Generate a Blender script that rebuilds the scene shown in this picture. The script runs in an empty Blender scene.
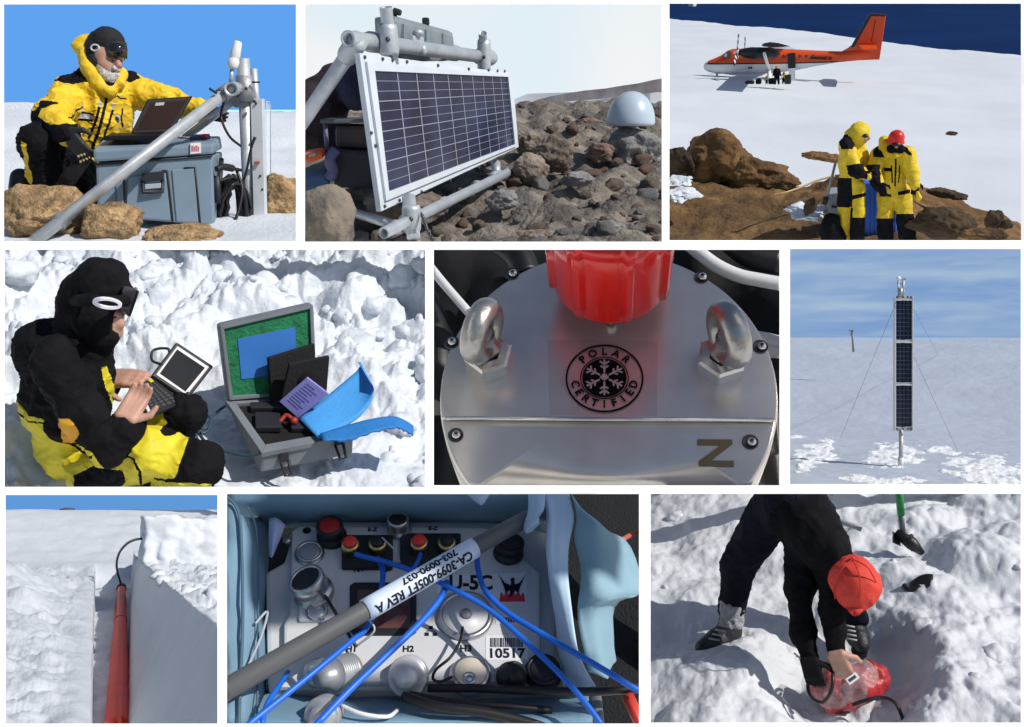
import bpy, bmesh, math, random
import numpy as np
from mathutils import Vector, Matrix, Euler, noise

# ------------------------------------------------------------------ camera and trays
F, CX, CY = 900.0, 512.0, 363.5
PITCH = math.radians(22)
EYE = Vector((0, 0, 0))
RIGHT = Vector((1, 0, 0))
FWD = Vector((0, math.cos(PITCH), -math.sin(PITCH)))
UP = Vector((0, math.sin(PITCH), math.cos(PITCH)))
SUN_AZ, SUN_EL = math.radians(54), math.radians(37)      # to the right of / above the viewing axis
SUN_DIR = (RIGHT * math.sin(SUN_AZ) * math.cos(SUN_EL) + UP * math.sin(SUN_EL) - FWD * math.cos(SUN_AZ) * math.cos(SUN_EL)).normalized()

SC = bpy.context.scene
COL = SC.collection
T = None            # the diorama being built


def dirw(px, py):
    return RIGHT * ((px - CX) / F) + UP * ((CY - py) / F) + FWD


class Tray:
    """One diorama: its own ground frame (x right, y into the scene, z up, metres) set at its place on the display stand."""
    def __init__(self, rect, phi, h, scale, zoom):
        self.rect = rect
        x0, y0, x1, y1 = rect
        c = dirw((x0 + x1) / 2, (y0 + y1) / 2).normalized()
        r = (RIGHT - c * c.dot(RIGHT)).normalized()
        u = r.cross(c)
        p = math.radians(phi)
        ya = c * math.cos(p) + u * math.sin(p)
        za = u * math.cos(p) - c * math.sin(p)
        if abs(phi) < 12:                        # level horizon: the tray is turned, not rolled
            cy, cz = c.dot(UP), c.dot(FWD)
            tau = math.atan2(cy, cz) + math.asin(math.sin(p) / math.hypot(cy, cz))
            za = UP * math.cos(tau) - FWD * math.sin(tau)
            ya = (c - za * c.dot(za)).normalized(); r = ya.cross(za)
        self.R = Matrix((r, ya, za)).transposed()
        self.Ri = self.R.transposed()
        self.h, self.s = h, scale
        self.M = Matrix.Translation(EYE) @ self.R.to_4x4() @ Matrix.Scale(scale, 4) @ Matrix.Translation((0, 0, -h))
        self.ox, self.oy, self.sc = zoom
        self.feff = math.sqrt(F * F + ((x0 + x1) / 2 - CX) ** 2 + ((y0 + y1) / 2 - CY) ** 2)
        self.objs = []

    def ray(self, px, py):
        return self.Ri @ dirw(px, py)

    def at(self, px, py, y):
        d = self.ray(px, py)
        return Vector((0, 0, self.h)) + d * (y / d.y)

    def far(self, px, py, D):
        """point on the sight line at distance D along the viewing axis"""
        return Vector((0, 0, self.h)) + self.ray(px, py) * D

    def depth(self, p):
        return ((Vector(p) - Vector((0, 0, self.h))).dot(self.Ri @ FWD))

    def ground(self, px, py, z=0.0):
        d = self.ray(px, py)
        return Vector((0, 0, self.h)) + d * ((z - self.h) / d.z)

    def p(self, zx, zy, y):
        return self.at(zx / self.sc + self.ox, zy / self.sc + self.oy, y)

    def g(self, zx, zy, z=0.0):
        return self.ground(zx / self.sc + self.ox, zy / self.sc + self.oy, z)

    def plane(self, zx, zy, q, n):
        d = self.ray(zx / self.sc + self.ox, zy / self.sc + self.oy)
        o = Vector((0, 0, self.h))
        return o + d * ((Vector(q) - o).dot(n) / d.dot(n))

    def quad(self, pts, y0, y1, y2, off=0.0):
        """flat quad through four points of the study image; the first three lie at the given distances; off moves it towards the eye"""
        a, b, c = (self.p(*pts[0], y0), self.p(*pts[1], y1), self.p(*pts[2], y2))
        n = (b - a).cross(c - a).normalized()
        if n.y > 0: n = -n
        return [self.plane(x, z, a + n * off, n) for x, z in pts], n

    def mz(self, p):
        return self.depth(p) / F / self.sc

    def m(self, y):
        return y / self.feff / self.sc

    def zoomed(self, P):
        """n x 3 local points -> n x 2 positions in the study image"""
        P = np.asarray(P, float) - np.array((0, 0, self.h))
        W = P @ np.array(self.R).T
        X = W @ np.array(RIGHT); Y = W @ np.array(UP); Z = W @ np.array(FWD)
        px = X / Z * F + CX; py = CY - Y / Z * F
        return np.stack([(px - self.ox) * self.sc, (py - self.oy) * self.sc], -1)


def use(t):
    global T
    T = t


# ------------------------------------------------------------------ materials
MATS = {}


def mat(name, col, rough=0.6, metal=0.0, var=0.0, vscale=8.0, bump=0.0, bscale=30.0, spec=0.5, coat=0.0, alpha=1.0, trans=0.0, sheen=0.0, detail=4.0, col2=None, ior=1.45, sss=0.0, bdist=0.02, blot=0.0, blots=1.2):
    if name in MATS:
        return MATS[name]
    m = bpy.data.materials.new(name); m.use_nodes = True
    nt = m.node_tree; N = nt.nodes; L = nt.links
    b = N['Principled BSDF']
    c4 = (*col, 1)
    b.inputs['Base Color'].default_value = c4
    b.inputs['Roughness'].default_value = rough
    b.inputs['Metallic'].default_value = metal
    b.inputs['Specular IOR Level'].default_value = spec
    b.inputs['Coat Weight'].default_value = coat
    b.inputs['Alpha'].default_value = alpha
    b.inputs['Transmission Weight'].default_value = trans
    b.inputs['Sheen Weight'].default_value = sheen
    b.inputs['IOR'].default_value = ior
    if sss:
        b.inputs['Subsurface Weight'].default_value = sss
        b.inputs['Subsurface Radius'].default_value = (0.6, 0.8, 1.0)
        b.inputs['Subsurface Scale'].default_value = 0.05
    tc = N.new('ShaderNodeTexCoord')
    if var or col2:
        n = N.new('ShaderNodeTexNoise'); n.inputs['Scale'].default_value = vscale; n.inputs['Detail'].default_value = detail
        L.new(tc.outputs['Object'], n.inputs['Vector'])
        r = N.new('ShaderNodeValToRGB')
        r.color_ramp.elements[0].position = 0.32; r.color_ramp.elements[1].position = 0.68
        if col2:
            r.color_ramp.elements[0].color = c4; r.color_ramp.elements[1].color = (*col2, 1)
        else:
            r.color_ramp.elements[0].color = (*[max(0, x * (1 - var)) for x in col], 1)
            r.color_ramp.elements[1].color = (*[min(1, x * (1 + var)) for x in col], 1)
        L.new(n.outputs['Fac'], r.inputs['Fac']); L.new(r.outputs['Color'], b.inputs['Base Color'])
    if blot:                                     # broad mineral patches and dark seams of the stone or cloth itself
        src = b.inputs['Base Color'].links[0].from_socket if b.inputs['Base Color'].links else None
        n3 = N.new('ShaderNodeTexNoise'); n3.inputs['Scale'].default_value = blots; n3.inputs['Detail'].default_value = 5; n3.inputs['Distortion'].default_value = 0.6
        L.new(tc.outputs['Object'], n3.inputs['Vector'])
        r3 = N.new('ShaderNodeMapRange'); r3.inputs['From Min'].default_value = 0.36; r3.inputs['From Max'].default_value = 0.62
        r3.inputs['To Min'].default_value = 1 - blot; r3.inputs['To Max'].default_value = 1 + 0.25 * blot
        L.new(n3.outputs['Fac'], r3.inputs['Value'])
        m3 = N.new('ShaderNodeMix'); m3.data_type = 'RGBA'; m3.blend_type = 'MULTIPLY'; m3.inputs['Factor'].default_value = 1
        if src: L.new(src, m3.inputs['A'])
        else: m3.inputs['A'].default_value = c4
        L.new(r3.outputs['Result'], m3.inputs['B']); L.new(m3.outputs['Result'], b.inputs['Base Color'])
    if bump:
        n2 = N.new('ShaderNodeTexNoise'); n2.inputs['Scale'].default_value = bscale; n2.inputs['Detail'].default_value = 6
        L.new(tc.outputs['Object'], n2.inputs['Vector'])
        bp = N.new('ShaderNodeBump'); bp.inputs['Strength'].default_value = bump; bp.inputs['Distance'].default_value = bdist * (T.s if T else 1)
        L.new(n2.outputs['Fac'], bp.inputs['Height']); L.new(bp.outputs['Normal'], b.inputs['Normal'])
    MATS[name] = m
    return m


def sky_mat(name, lo, strength, tint, zmul=4.0, clouds=None, sun_el=35, off=0.0):
    """Emitting sky backdrop driven by the Sky Texture; optional streaks of cloud."""
    m = bpy.data.materials.new(name); m.use_nodes = True
    nt = m.node_tree; N = nt.nodes; L = nt.links
    N.remove(N['Principled BSDF'])
    e = N.new('ShaderNodeEmission'); e.inputs['Strength'].default_value = strength
    tc = N.new('ShaderNodeTexCoord')
    if lo is not None:
        sk = N.new('ShaderNodeTexSky'); sk.sky_type = 'NISHITA'; sk.sun_disc = False
        sk.sun_elevation = math.radians(sun_el); sk.sun_rotation = math.radians(lo)
        mp = N.new('ShaderNodeMapping'); mp.inputs['Scale'].default_value = (1, 1, zmul)
        mp.inputs['Location'].default_value = (0, 0, off)
        L.new(tc.outputs['Object'], mp.inputs['Vector']); L.new(mp.outputs['Vector'], sk.inputs['Vector'])
        mx = N.new('ShaderNodeMix'); mx.data_type = 'RGBA'; mx.blend_type = 'MULTIPLY'; mx.inputs['Factor'].default_value = 1
        L.new(sk.outputs['Color'], mx.inputs['A']); mx.inputs['B'].default_value = (*tint, 1)
        out = mx.outputs['Result']
    else:
        rgb = N.new('ShaderNodeRGB'); rgb.outputs[0].default_value = (*tint, 1); out = rgb.outputs[0]
    if clouds:
        for (sc, rot, a, b_, amount, ccol, det) in clouds:
            mp2 = N.new('ShaderNodeMapping'); mp2.inputs['Scale'].default_value = sc; mp2.inputs['Rotation'].default_value = rot
            L.new(tc.outputs['Object'], mp2.inputs['Vector'])
            n = N.new('ShaderNodeTexNoise'); n.inputs['Scale'].default_value = 1; n.inputs['Detail'].default_value = det; n.inputs['Distortion'].default_value = 0.4
            L.new(mp2.outputs['Vector'], n.inputs['Vector'])
            r = N.new('ShaderNodeMapRange'); r.inputs['From Min'].default_value = a; r.inputs['From Max'].default_value = b_
            r.inputs['To Max'].default_value = amount
            L.new(n.outputs['Fac'], r.inputs['Value'])
            mx2 = N.new('ShaderNodeMix'); mx2.data_type = 'RGBA'
            L.new(r.outputs['Result'], mx2.inputs['Factor']); L.new(out, mx2.inputs['A']); mx2.inputs['B'].default_value = (*ccol, 1)
            out = mx2.outputs['Result']
    L.new(out, e.inputs['Color'])
    L.new(e.outputs['Emission'], N['Material Output'].inputs['Surface'])
    return m


# ------------------------------------------------------------------ object helpers
BASE = {}


def tags(o, label=None, cat=None, group=None, kind=None):
    if label: o['label'] = label
    if cat: o['category'] = cat
    if group: o['group'] = group
    if kind: o['kind'] = kind
    return o


def thing(name, base, label, cat, group=None):
    o = bpy.data.objects.new(name, None); COL.objects.link(o)
    base = Vector(base)
    o.matrix_world = T.M @ Matrix.Translation(base)
    o.empty_display_size = 0.05
    BASE[o.name] = base
    T.objs.append(o)
    return tags(o, label, cat, group)


class B:
    """collects shapes and links them as ONE mesh object"""
    def __init__(self):
        self.bm = bmesh.new()

    def raw(self, verts, faces, m=0, smooth=False):
        vs = [self.bm.verts.new(v) for v in verts]
        for f in faces:
            try:
                fc = self.bm.faces.new([vs[i] for i in f]); fc.material_index = m; fc.smooth = smooth
            except ValueError:
                pass
        return vs

    def merge(self, bm2, m=0, smooth=None):
        mp = {}
        for v in bm2.verts:
            mp[v] = self.bm.verts.new(v.co)
        for f in bm2.faces:
            try:
                n = self.bm.faces.new([mp[v] for v in f.verts]); n.material_index = m
                n.smooth = f.smooth if smooth is None else smooth
            except ValueError:
                pass
        bm2.free()

    def hexa(self, front, back, bevel=0.0, m=0, seg=2):
        """front/back: 4 corners each, TL TR BR BL seen from the front"""
        b = bmesh.new()
        v = [b.verts.new(Vector(p)) for p in list(front) + list(back)]
        for f in ((0, 3, 2, 1), (4, 5, 6, 7), (0, 1, 5, 4), (3, 7, 6, 2), (0, 4, 7, 3), (1, 2, 6, 5)):
            b.faces.new([v[i] for i in f])
        bmesh.ops.recalc_face_normals(b, faces=b.faces)
        if bevel:
            bmesh.ops.bevel(b, geom=list(b.edges), offset=bevel, segments=seg, profile=0.6, affect='EDGES', clamp_overlap=True)
        self.merge(b, m)
        return self

    def box(self, c, size, rot=None, bevel=0.0, m=0):
        c = Vector(c); R = rot if rot is not None else Matrix.Identity(3)
        sx, sy, sz = [q / 2 for q in size]
        P = lambda x, y, z: c + R @ Vector((x, y, z))
        return self.hexa([P(-sx, -sy, sz), P(sx, -sy, sz), P(sx, -sy, -sz), P(-sx, -sy, -sz)],
                         [P(-sx, sy, sz), P(sx, sy, sz), P(sx, sy, -sz), P(-sx, sy, -sz)], bevel, m)

    def tube(self, pts, r, seg=10, m=0, cap=True, close=False):
        pts = [Vector(p) for p in pts]; n = len(pts)
        rr = r if isinstance(r, (list, tuple)) else [r] * n
        rings = []; prev = None
        for i, p in enumerate(pts):
            if close: tg = pts[(i + 1) % n] - pts[i - 1]
            else: tg = pts[min(i + 1, n - 1)] - pts[max(i - 1, 0)]
            tg = tg.normalized() if tg.length > 1e-9 else Vector((0, 0, 1))
            if prev is None:
                a = Vector((0, 0, 1)) if abs(tg.z) < 0.9 else Vector((1, 0, 0))
                n1 = tg.cross(a).normalized()
            else:
                n1 = (prev - tg * prev.dot(tg)); n1 = n1.normalized() if n1.length > 1e-6 else tg.orthogonal().normalized()
            prev = n1; n2 = tg.cross(n1)
            rings.append([self.bm.verts.new(p + (n1 * math.cos(2 * math.pi * k / seg) + n2 * math.sin(2 * math.pi * k / seg)) * rr[i]) for k in range(seg)])
        for i in range(n if close else n - 1):
            a, b = rings[i], rings[(i + 1) % n]
            for k in range(seg):
                f = self.bm.faces.new((a[k], a[(k + 1) % seg], b[(k + 1) % seg], b[k])); f.smooth = True; f.material_index = m
        if cap and not close:
            for ring, rev in ((rings[0], True), (rings[-1], False)):
                f = self.bm.faces.new(list(reversed(ring)) if rev else ring); f.material_index = m
        return self

    def pipe(self, a, b, r, wall=0.25, seg=20, m=0):
        """hollow pipe, open at both ends"""
        a, b = Vector(a), Vector(b); ax = b - a; L_ = ax.length
        self.lathe([(r, 0), (r, L_), (r * (1 - wall), L_), (r * (1 - wall), L_ - 4 * r), (0, L_ - 4 * r)], a, ax, seg, m)
        self.lathe([(0, 4 * r), (r * (1 - wall), 4 * r), (r * (1 - wall), 0), (r, 0)], a, ax, seg, m)
        return self

    def lathe(self, prof, o, axis=(0, 0, 1), seg=24, m=0, smooth=True, start=0.0, ridges=None, squash=None):
        o = Vector(o); ax = Vector(axis).normalized()
        a = ax.orthogonal().normalized() if abs(ax.z) < 0.99 else Vector((1, 0, 0)); b = ax.cross(a)
        rings = []
        for (r, z) in prof:
            if r < 1e-7:
                rings.append([self.bm.verts.new(o + ax * z)])
            else:
                ring = []
                for k in range(seg):
                    t = start + 2 * math.pi * k / seg; q = r * (ridges(k, z) if ridges else 1)
                    ring.append(self.bm.verts.new(o + ax * z + (a * math.cos(t) + b * math.sin(t)) * q))
                rings.append(ring)
        for i in range(len(rings) - 1):
            A, C = rings[i], rings[i + 1]
            for k in range(seg):
                k2 = (k + 1) % seg
                if len(A) == 1 and len(C) == 1: continue
                if len(A) == 1: vs = (A[0], C[k2], C[k])
                elif len(C) == 1: vs = (A[k], A[k2], C[0])
                else: vs = (A[k], A[k2], C[k2], C[k])
                try:
                    f = self.bm.faces.new(vs); f.smooth = smooth; f.material_index = m
                except ValueError: pass
        return self

    def ell(self, c, rad, rot=None, m=0, sub=3):
        b = bmesh.new(); bmesh.ops.create_icosphere(b, subdivisions=sub, radius=1)
        R = rot if rot is not None else Matrix.Identity(3); c = Vector(c)
        if not isinstance(rad, (list, tuple)): rad = (rad,) * 3
        for v in b.verts: v.co = c + R @ Vector((v.co.x * rad[0], v.co.y * rad[1], v.co.z * rad[2]))
        for f in b.faces: f.smooth = True
        self.merge(b, m); return self

    def prism(self, poly, vec, m=0, bevel=0.0):
        poly = [Vector(p) for p in poly]; vec = Vector(vec)
        b = bmesh.new()
        A = [b.verts.new(p) for p in poly]; C = [b.verts.new(p + vec) for p in poly]; n = len(poly)
        b.faces.new(A); b.faces.new(list(reversed(C)))
        for i in range(n): b.faces.new((A[i], C[i], C[(i + 1) % n], A[(i + 1) % n]))
        bmesh.ops.recalc_face_normals(b, faces=b.faces)
        if bevel: bmesh.ops.bevel(b, geom=list(b.edges), offset=bevel, segments=2, profile=0.6, affect='EDGES', clamp_overlap=True)
        self.merge(b, m); return self

    def sheet(self, rows, thick=None, m=0, smooth=True):
        """grid of points (rows of points); thick: offset vector or normal distance -> closed slab"""
        nr, nc = len(rows), len(rows[0])
        V = [[self.bm.verts.new(Vector(p)) for p in r] for r in rows]
        def q(W, flip):
            for i in range(nr - 1):
                for j in range(nc - 1):
                    vs = [W[i][j], W[i][j + 1], W[i + 1][j + 1], W[i + 1][j]]
                    if flip: vs.reverse()
                    f = self.bm.faces.new(vs); f.smooth = smooth; f.material_index = m
        q(V, False)
        if thick is not None:
            tf = thick if callable(thick) else (lambda p, th=Vector(thick): th)
            W = [[self.bm.verts.new(Vector(p) + tf(Vector(p))) for p in r] for r in rows]
            q(W, True)
            ring = [(0, j) for j in range(nc)] + [(i, nc - 1) for i in range(1, nr)] + [(nr - 1, j) for j in range(nc - 2, -1, -1)] + [(i, 0) for i in range(nr - 2, 0, -1)]
            for a, b in zip(ring, ring[1:] + ring[:1]):
                f = self.bm.faces.new((V[a[0]][a[1]], W[a[0]][a[1]], W[b[0]][b[1]], V[b[0]][b[1]])); f.material_index = m
        return self

    def rock(self, c, rad, seed=0, m=0, sub=4, rough=0.28, flat=0.0, rot=0.0, facet=0.5):
        b = bmesh.new(); bmesh.ops.create_icosphere(b, subdivisions=sub, radius=1)
        rnd = random.Random(seed); off = Vector((rnd.uniform(-50, 50), rnd.uniform(-50, 50), rnd.uniform(-50, 50)))
        planes = []
        for _ in range(9):
            n = Vector((rnd.gauss(0, 1), rnd.gauss(0, 1), rnd.gauss(0, 1))).normalized(); planes.append((n, rnd.uniform(0.62, 0.9)))
        Rz = Matrix.Rotation(rot, 3, 'Z'); c = Vector(c)
        for v in b.verts:
            p = v.co.copy()
            if facet:
                for n, d in planes:
                    e = p.dot(n) - d
                    if e > 0: p -= n * e * (0.6 + 0.4 * facet)
            k = 1 + rough * noise.fractal(p * 1.4 + off, 1.0, 2.0, 5) + rough * 0.25 * noise.noise(p * 6 + off)
            p *= k
            p = Rz @ Vector((p.x * rad[0], p.y * rad[1], p.z * rad[2]))
            v.co = c + p
        for f in b.faces: f.smooth = True
        self.merge(b, m); return self

    def text(self, body, o, xd, yd, size, m=0, thick=0.0, bold=0.0, align='CENTER', spacing=1.0, width=None):
        """lettering lying in the plane (xd, yd), a thin solid"""
        cu = bpy.data.curves.new('t', 'FONT'); cu.body = body; cu.size = 1; cu.align_x = align; cu.align_y = 'CENTER'
        cu.offset = bold; cu.space_character = spacing; cu.extrude = 0.5; cu.resolution_u = 3
        ob = bpy.data.objects.new('t', cu); COL.objects.link(ob)
        bpy.context.view_layer.update()
        me = bpy.data.meshes.new_from_object(ob.evaluated_get(bpy.context.evaluated_depsgraph_get()))
        bpy.data.objects.remove(ob); bpy.data.curves.remove(cu)
        xd = Vector(xd).normalized(); yd = Vector(yd); yd = (yd - xd * yd.dot(xd)).normalized(); zd = xd.cross(yd)
        o = Vector(o); vs = [v.co for v in me.vertices]
        sx = size
        if width and vs:
            w = max(v.x for v in vs) - min(v.x for v in vs); sx = width / w
        self.raw([o + xd * v.x * sx + yd * v.y * size + zd * (v.z * thick) for v in vs], [list(p.vertices) for p in me.polygons], m)
        bpy.data.meshes.remove(me); return self

    def obj(self, name, mats, parent=None, label=None, cat=None, group=None, kind=None, recalc=True, weld=0.0):
        if weld: bmesh.ops.remove_doubles(self.bm, verts=self.bm.verts, dist=weld)
        if recalc: bmesh.ops.recalc_face_normals(self.bm, faces=self.bm.faces)
        me = bpy.data.meshes.new(name); self.bm.to_mesh(me); self.bm.free()
        return link(me, name, mats, parent, label, cat, group, kind)


def link(me, name, mats, parent=None, label=None, cat=None, group=None, kind=None):
    if not isinstance(mats, (list, tuple)): mats = [mats]
    for m in mats: me.materials.append(m)
    o = bpy.data.objects.new(name, me); COL.objects.link(o)
    if parent is None: o.matrix_world = T.M
    else:
        o.parent = parent
        if parent.name in BASE: o.location = -BASE[parent.name]
    T.objs.append(o)
    return tags(o, label, cat, group, kind)


def copy_thing(root, move, label=None, group=None):
    """a copy of a thing, its parts and their sub-parts, moved by a vector of the diorama's frame"""
    def dup(o, parent):
        c = o.copy(); COL.objects.link(c)
        if parent is not None: c.parent = parent
        T.objs.append(c)
        for ch in list(o.children): dup(ch, c)
        return c
    r = dup(root, None)
    r.matrix_world = T.M @ Matrix.Translation(Vector(move)) @ T.M.inverted() @ root.matrix_world
    return tags(r, label, None, group)


# ------------------------------------------------------------------ soft bodies: blended limbs -> one surface
def smin(a, b, k):
    h = np.clip(0.5 + 0.5 * (b - a) / k, 0, 1)
    return b + (a - b) * h - k * h * (1 - h)


def sdf_prim(P, pr):
    a, b, ra, rb = np.array(pr[0]), np.array(pr[1]), pr[2], pr[3]
    ba = b - a; L2 = max(1e-12, float(ba @ ba))
    v = P - a
    h = np.clip((v @ ba) / L2, 0, 1)
    v = v - h[..., None] * ba
    if len(pr) > 5 and pr[5] is not None:
        n, q = np.array(Vector(pr[5][0]).normalized()), pr[5][1]
        v = v + (v @ n)[..., None] * n * (1 / q - 1)
    return np.sqrt((v * v).sum(-1)) - (ra + (rb - ra) * h)


def body(name, prims, mats, voxel, k=0.03, parent=None, paint=None, wrinkle=0.0, wscale=9.0, **tg):
    """prims: (a, b, ra, rb, material index[, (flatten axis, factor)]) -> one continuous mesh"""
    A = np.array([np.array(p[0]) for p in prims] + [np.array(p[1]) for p in prims])
    Rm = max(max(p[2], p[3]) for p in prims) + 2 * voxel + k
    lo = A.min(0) - Rm; hi = A.max(0) + Rm
    ax = [np.arange(lo[i], hi[i] + voxel, voxel) for i in range(3)]
    S = None
    G = np.stack(np.meshgrid(*ax, indexing='ij'), -1)
    for pr in prims:
        d = sdf_prim(G, pr); S = d if S is None else smin(S, d, k)
    n = S.shape; cnt = np.zeros([q - 1 for q in n]); acc = np.zeros([q - 1 for q in n] + [3])
    sl = lambda o: tuple(slice(o[i], n[i] - 1 + o[i]) for i in range(3))
    cor = [(i, j, l) for i in (0, 1) for j in (0, 1) for l in (0, 1)]
    for o1 in cor:
        for axi in range(3):
            if o1[axi]: continue
            o2 = list(o1); o2[axi] = 1
            s1, s2 = S[sl(o1)], S[sl(o2)]
            cr = (s1 < 0) != (s2 < 0)
            t = np.where(cr, s1 / np.where(cr, s1 - s2, 1), 0)
            for c in range(3): acc[..., c] += np.where(cr, o1[c] + (t if c == axi else 0), 0)
            cnt += cr
    act = cnt > 0; idx = np.full(cnt.shape, -1); idx[act] = np.arange(act.sum())
    V = (np.argwhere(act) + acc[act] / cnt[act][:, None]) * voxel + lo
    faces = []
    for axi in range(3):
        u, w = [(1, 2), (2, 0), (0, 1)][axi]
        d = [0, 0, 0]; d[axi] = 1
        a = S[tuple(slice(0, n[i] - d[i]) for i in range(3))] < 0
        b = S[tuple(slice(d[i], n[i]) for i in range(3))] < 0
        for flip, msk in ((False, a & ~b), (True, ~a & b)):
            q = np.argwhere(msk)
            q = q[(q[:, u] >= 1) & (q[:, w] >= 1) & (q[:, u] < n[u] - 1) & (q[:, w] < n[w] - 1)]
            quad = []
            for du, dw in ((-1, -1), (0, -1), (0, 0), (-1, 0)):
                r = q.copy(); r[:, u] += du; r[:, w] += dw; quad.append(idx[r[:, 0], r[:, 1], r[:, 2]])
            quad = np.stack(quad, 1)
            if flip: quad = quad[:, ::-1]
            faces.append(quad)
    Fc = np.concatenate(faces); Fc = Fc[(Fc >= 0).all(1)]
    def classify(cen):
        D = np.stack([sdf_prim(cen, p) for p in prims], 1); mi = np.array([p[4] for p in prims])[D.argmin(1)]
        return paint(cen, mi) if paint is not None else mi
    me = bpy.data.meshes.new(name); me.from_pydata(V.tolist(), [], Fc.tolist()); me.update()
    me.polygons.foreach_set('material_index', classify(V[Fc].mean(1)).astype(np.int32))
    if len(mats) > 1:                            # finer faces where two cloths meet
        bm = bmesh.new(); bm.from_mesh(me)
        for it in range(2):
            es = set()
            for e in bm.edges:
                lf = e.link_faces
                if len(lf) == 2 and lf[0].material_index != lf[1].material_index:
                    for f in lf: es.update(f.edges)
            if not es: break
            bmesh.ops.subdivide_edges(bm, edges=list(es), cuts=1, use_grid_fill=True)
            big = [f for f in bm.faces if len(f.verts) > 4]
            if big: bmesh.ops.triangulate(bm, faces=big)
            cs = np.array([f.calc_center_median() for f in bm.faces]); mi = classify(cs)
            for f, m_ in zip(bm.faces, mi): f.material_index = int(m_)
        bm.to_mesh(me); bm.free(); me.update()
    me.polygons.foreach_set('use_smooth', np.ones(len(me.polygons), bool))
    if wrinkle:
        nr = [v.normal.copy() for v in me.vertices]
        for v, nn in zip(me.vertices, nr):
            c = v.co * wscale
            a = noise.noise(Vector((c.x, c.y, c.z * 0.55)) + Vector((3, 1, 7)) * 1.3)
            b_ = noise.noise(c * 2.3)
            d_ = noise.noise(Vector((c.x * 1.7 + c.z * 1.2, c.y * 1.7, c.z * 2.6 - c.x * 0.8)) + Vector((9, 4, 2)))
            v.co += nn * wrinkle * (0.8 - 2.0 * abs(a) + 0.3 * b_ + 0.75 * max(0.0, 0.45 - abs(d_) * 2.2))
    return link(me, name, mats, parent, **tg)


def poly_mask(Z, poly):
    x, y = Z[:, 0], Z[:, 1]; ins = np.zeros(len(Z), bool); n = len(poly)
    for i in range(n):
        (x1, y1), (x2, y2) = poly[i], poly[(i + 1) % n]
        c = ((y1 > y) != (y2 > y)) & (x < (x2 - x1) * (y - y1) / ((y2 - y1) if y2 != y1 else 1e-9) + x1)
        ins ^= c
    return ins


def spline(pts, n=8):
    """Catmull-Rom through points"""
    P = [Vector(p) for p in pts]; P = [P[0] * 2 - P[1]] + P + [P[-1] * 2 - P[-2]]; out = []
    for i in range(1, len(P) - 2):
        for k in range(n):
            t = k / n; a, b, c, d = P[i - 1], P[i], P[i + 1], P[i + 2]
            out.append(0.5 * ((2 * b) + (c - a) * t + (2 * a - 5 * b + 4 * c - d) * t * t + (3 * b - a - 3 * c + d) * t ** 3))
    out.append(P[-2]); return out


def fbm(x, y, sc, seed=0.0, octv=5, H=1.0):
    return noise.fractal(Vector((x * sc + seed, y * sc - seed, seed * 0.37)), H, 2.0, octv)


def terrain(name, near, far, hfun, mats, nr=130, nc=170, mfun=None, margin=14, label=None, cat=None, kind='structure', power=1.0, depth=None, smooth=True):
    """ground sheet between two distances, as wide as the diorama"""
    x0, y0, x1, y1 = T.rect; rows = []
    def edge(px):
        q = [T.ray(px, py) for py in (y0, (y0 + y1) / 2, y1)]; return [d.x / d.y for d in q]
    l = min(edge(x0 - margin)); r = max(edge(x1 + margin))
    for i in range(nr + 1):
        t = (i / nr); y = near * (far / near) ** (t ** power) if near > 0.05 else near + (far - near) * t
        row = []
        for j in range(nc + 1):
            yy = max(y, 0.3)
            x = yy * (l + (r - l) * j / nc); row.append((x, y, hfun(x, y)))
        rows.append(row)
    b = B(); b.sheet(rows, smooth=smooth)
    if mfun:
        for f in b.bm.faces: f.material_index = mfun(f.calc_center_median())
    o = b.obj(name, mats, None, label, cat, None, kind, recalc=False)
    return o


def backdrop(name, y, m, label, cat='sky', ztop=None):
    """upright sky board across the back of the diorama"""
    x0, y0, x1, y1 = T.rect
    c = [T.at(x0 - 4, y0 - 4, y), T.at(x1 + 4, y0 - 4, y), T.at(x1 + 4, y1, y), T.at(x0 - 4, y1, y)]
    xl = min(v.x for v in c); xr = max(v.x for v in c); zt = max(v.z for v in c)
    zb = -0.3 * T.h
    n = 24; rows = []
    for zz in (zt * 1.05, zb):
        rows.append([(xl + (xr - xl) * i / n, y + 0.02 * y * (1 - (2 * i / n - 1) ** 2), zz) for i in range(n + 1)])
    return B().sheet(rows, (0, 0.03 * y, 0)).obj(name, m, None, label, cat, None, 'structure')


def rims(profile, pads):
    """white rim of the diorama tray: a band along its four edges that follows its ground and back.
    profile: [(image row, distance)] from the top down"""
    x0, y0, x1, y1 = T.rect; l, t, r, b = pads
    bld = B(); away = lambda p: (p - Vector((0, 0, T.h))) * 0.02
    K = 0.009                                   # the rim is bevelled: its outer edge lies further back
    dn, df = profile[-1][1], profile[0][1]
    bld.sheet([[T.far(x1, y, df), T.far(x1 + r, y, df * (1 + K * r / 9))] for y in (y0, y1, y1 + b)], away, smooth=False)
    if l >= 40: bld.sheet([[T.far(x0 - l, y, dn * 0.8 * (1 - K * l / 9)), T.far(x0, y, dn * 0.8)] for y in (y0 - t, y0, y1, y1 + b)], away, smooth=False)
    for ya, yb, ka, kb, d in ((y0 - t, y0, 1 + K * t / 9, 1, df), (y1, y1 + b, 1.0, 1 - K * b / 9, dn)):
        bld.sheet([[T.far(x0 - (l if l >= 40 else 0), y, d * k), T.far(x1 + r, y, d * k * (1 + K * r / 9))] for y, k in ((ya, ka), (yb, kb))], away, smooth=False)
    return bld


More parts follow.
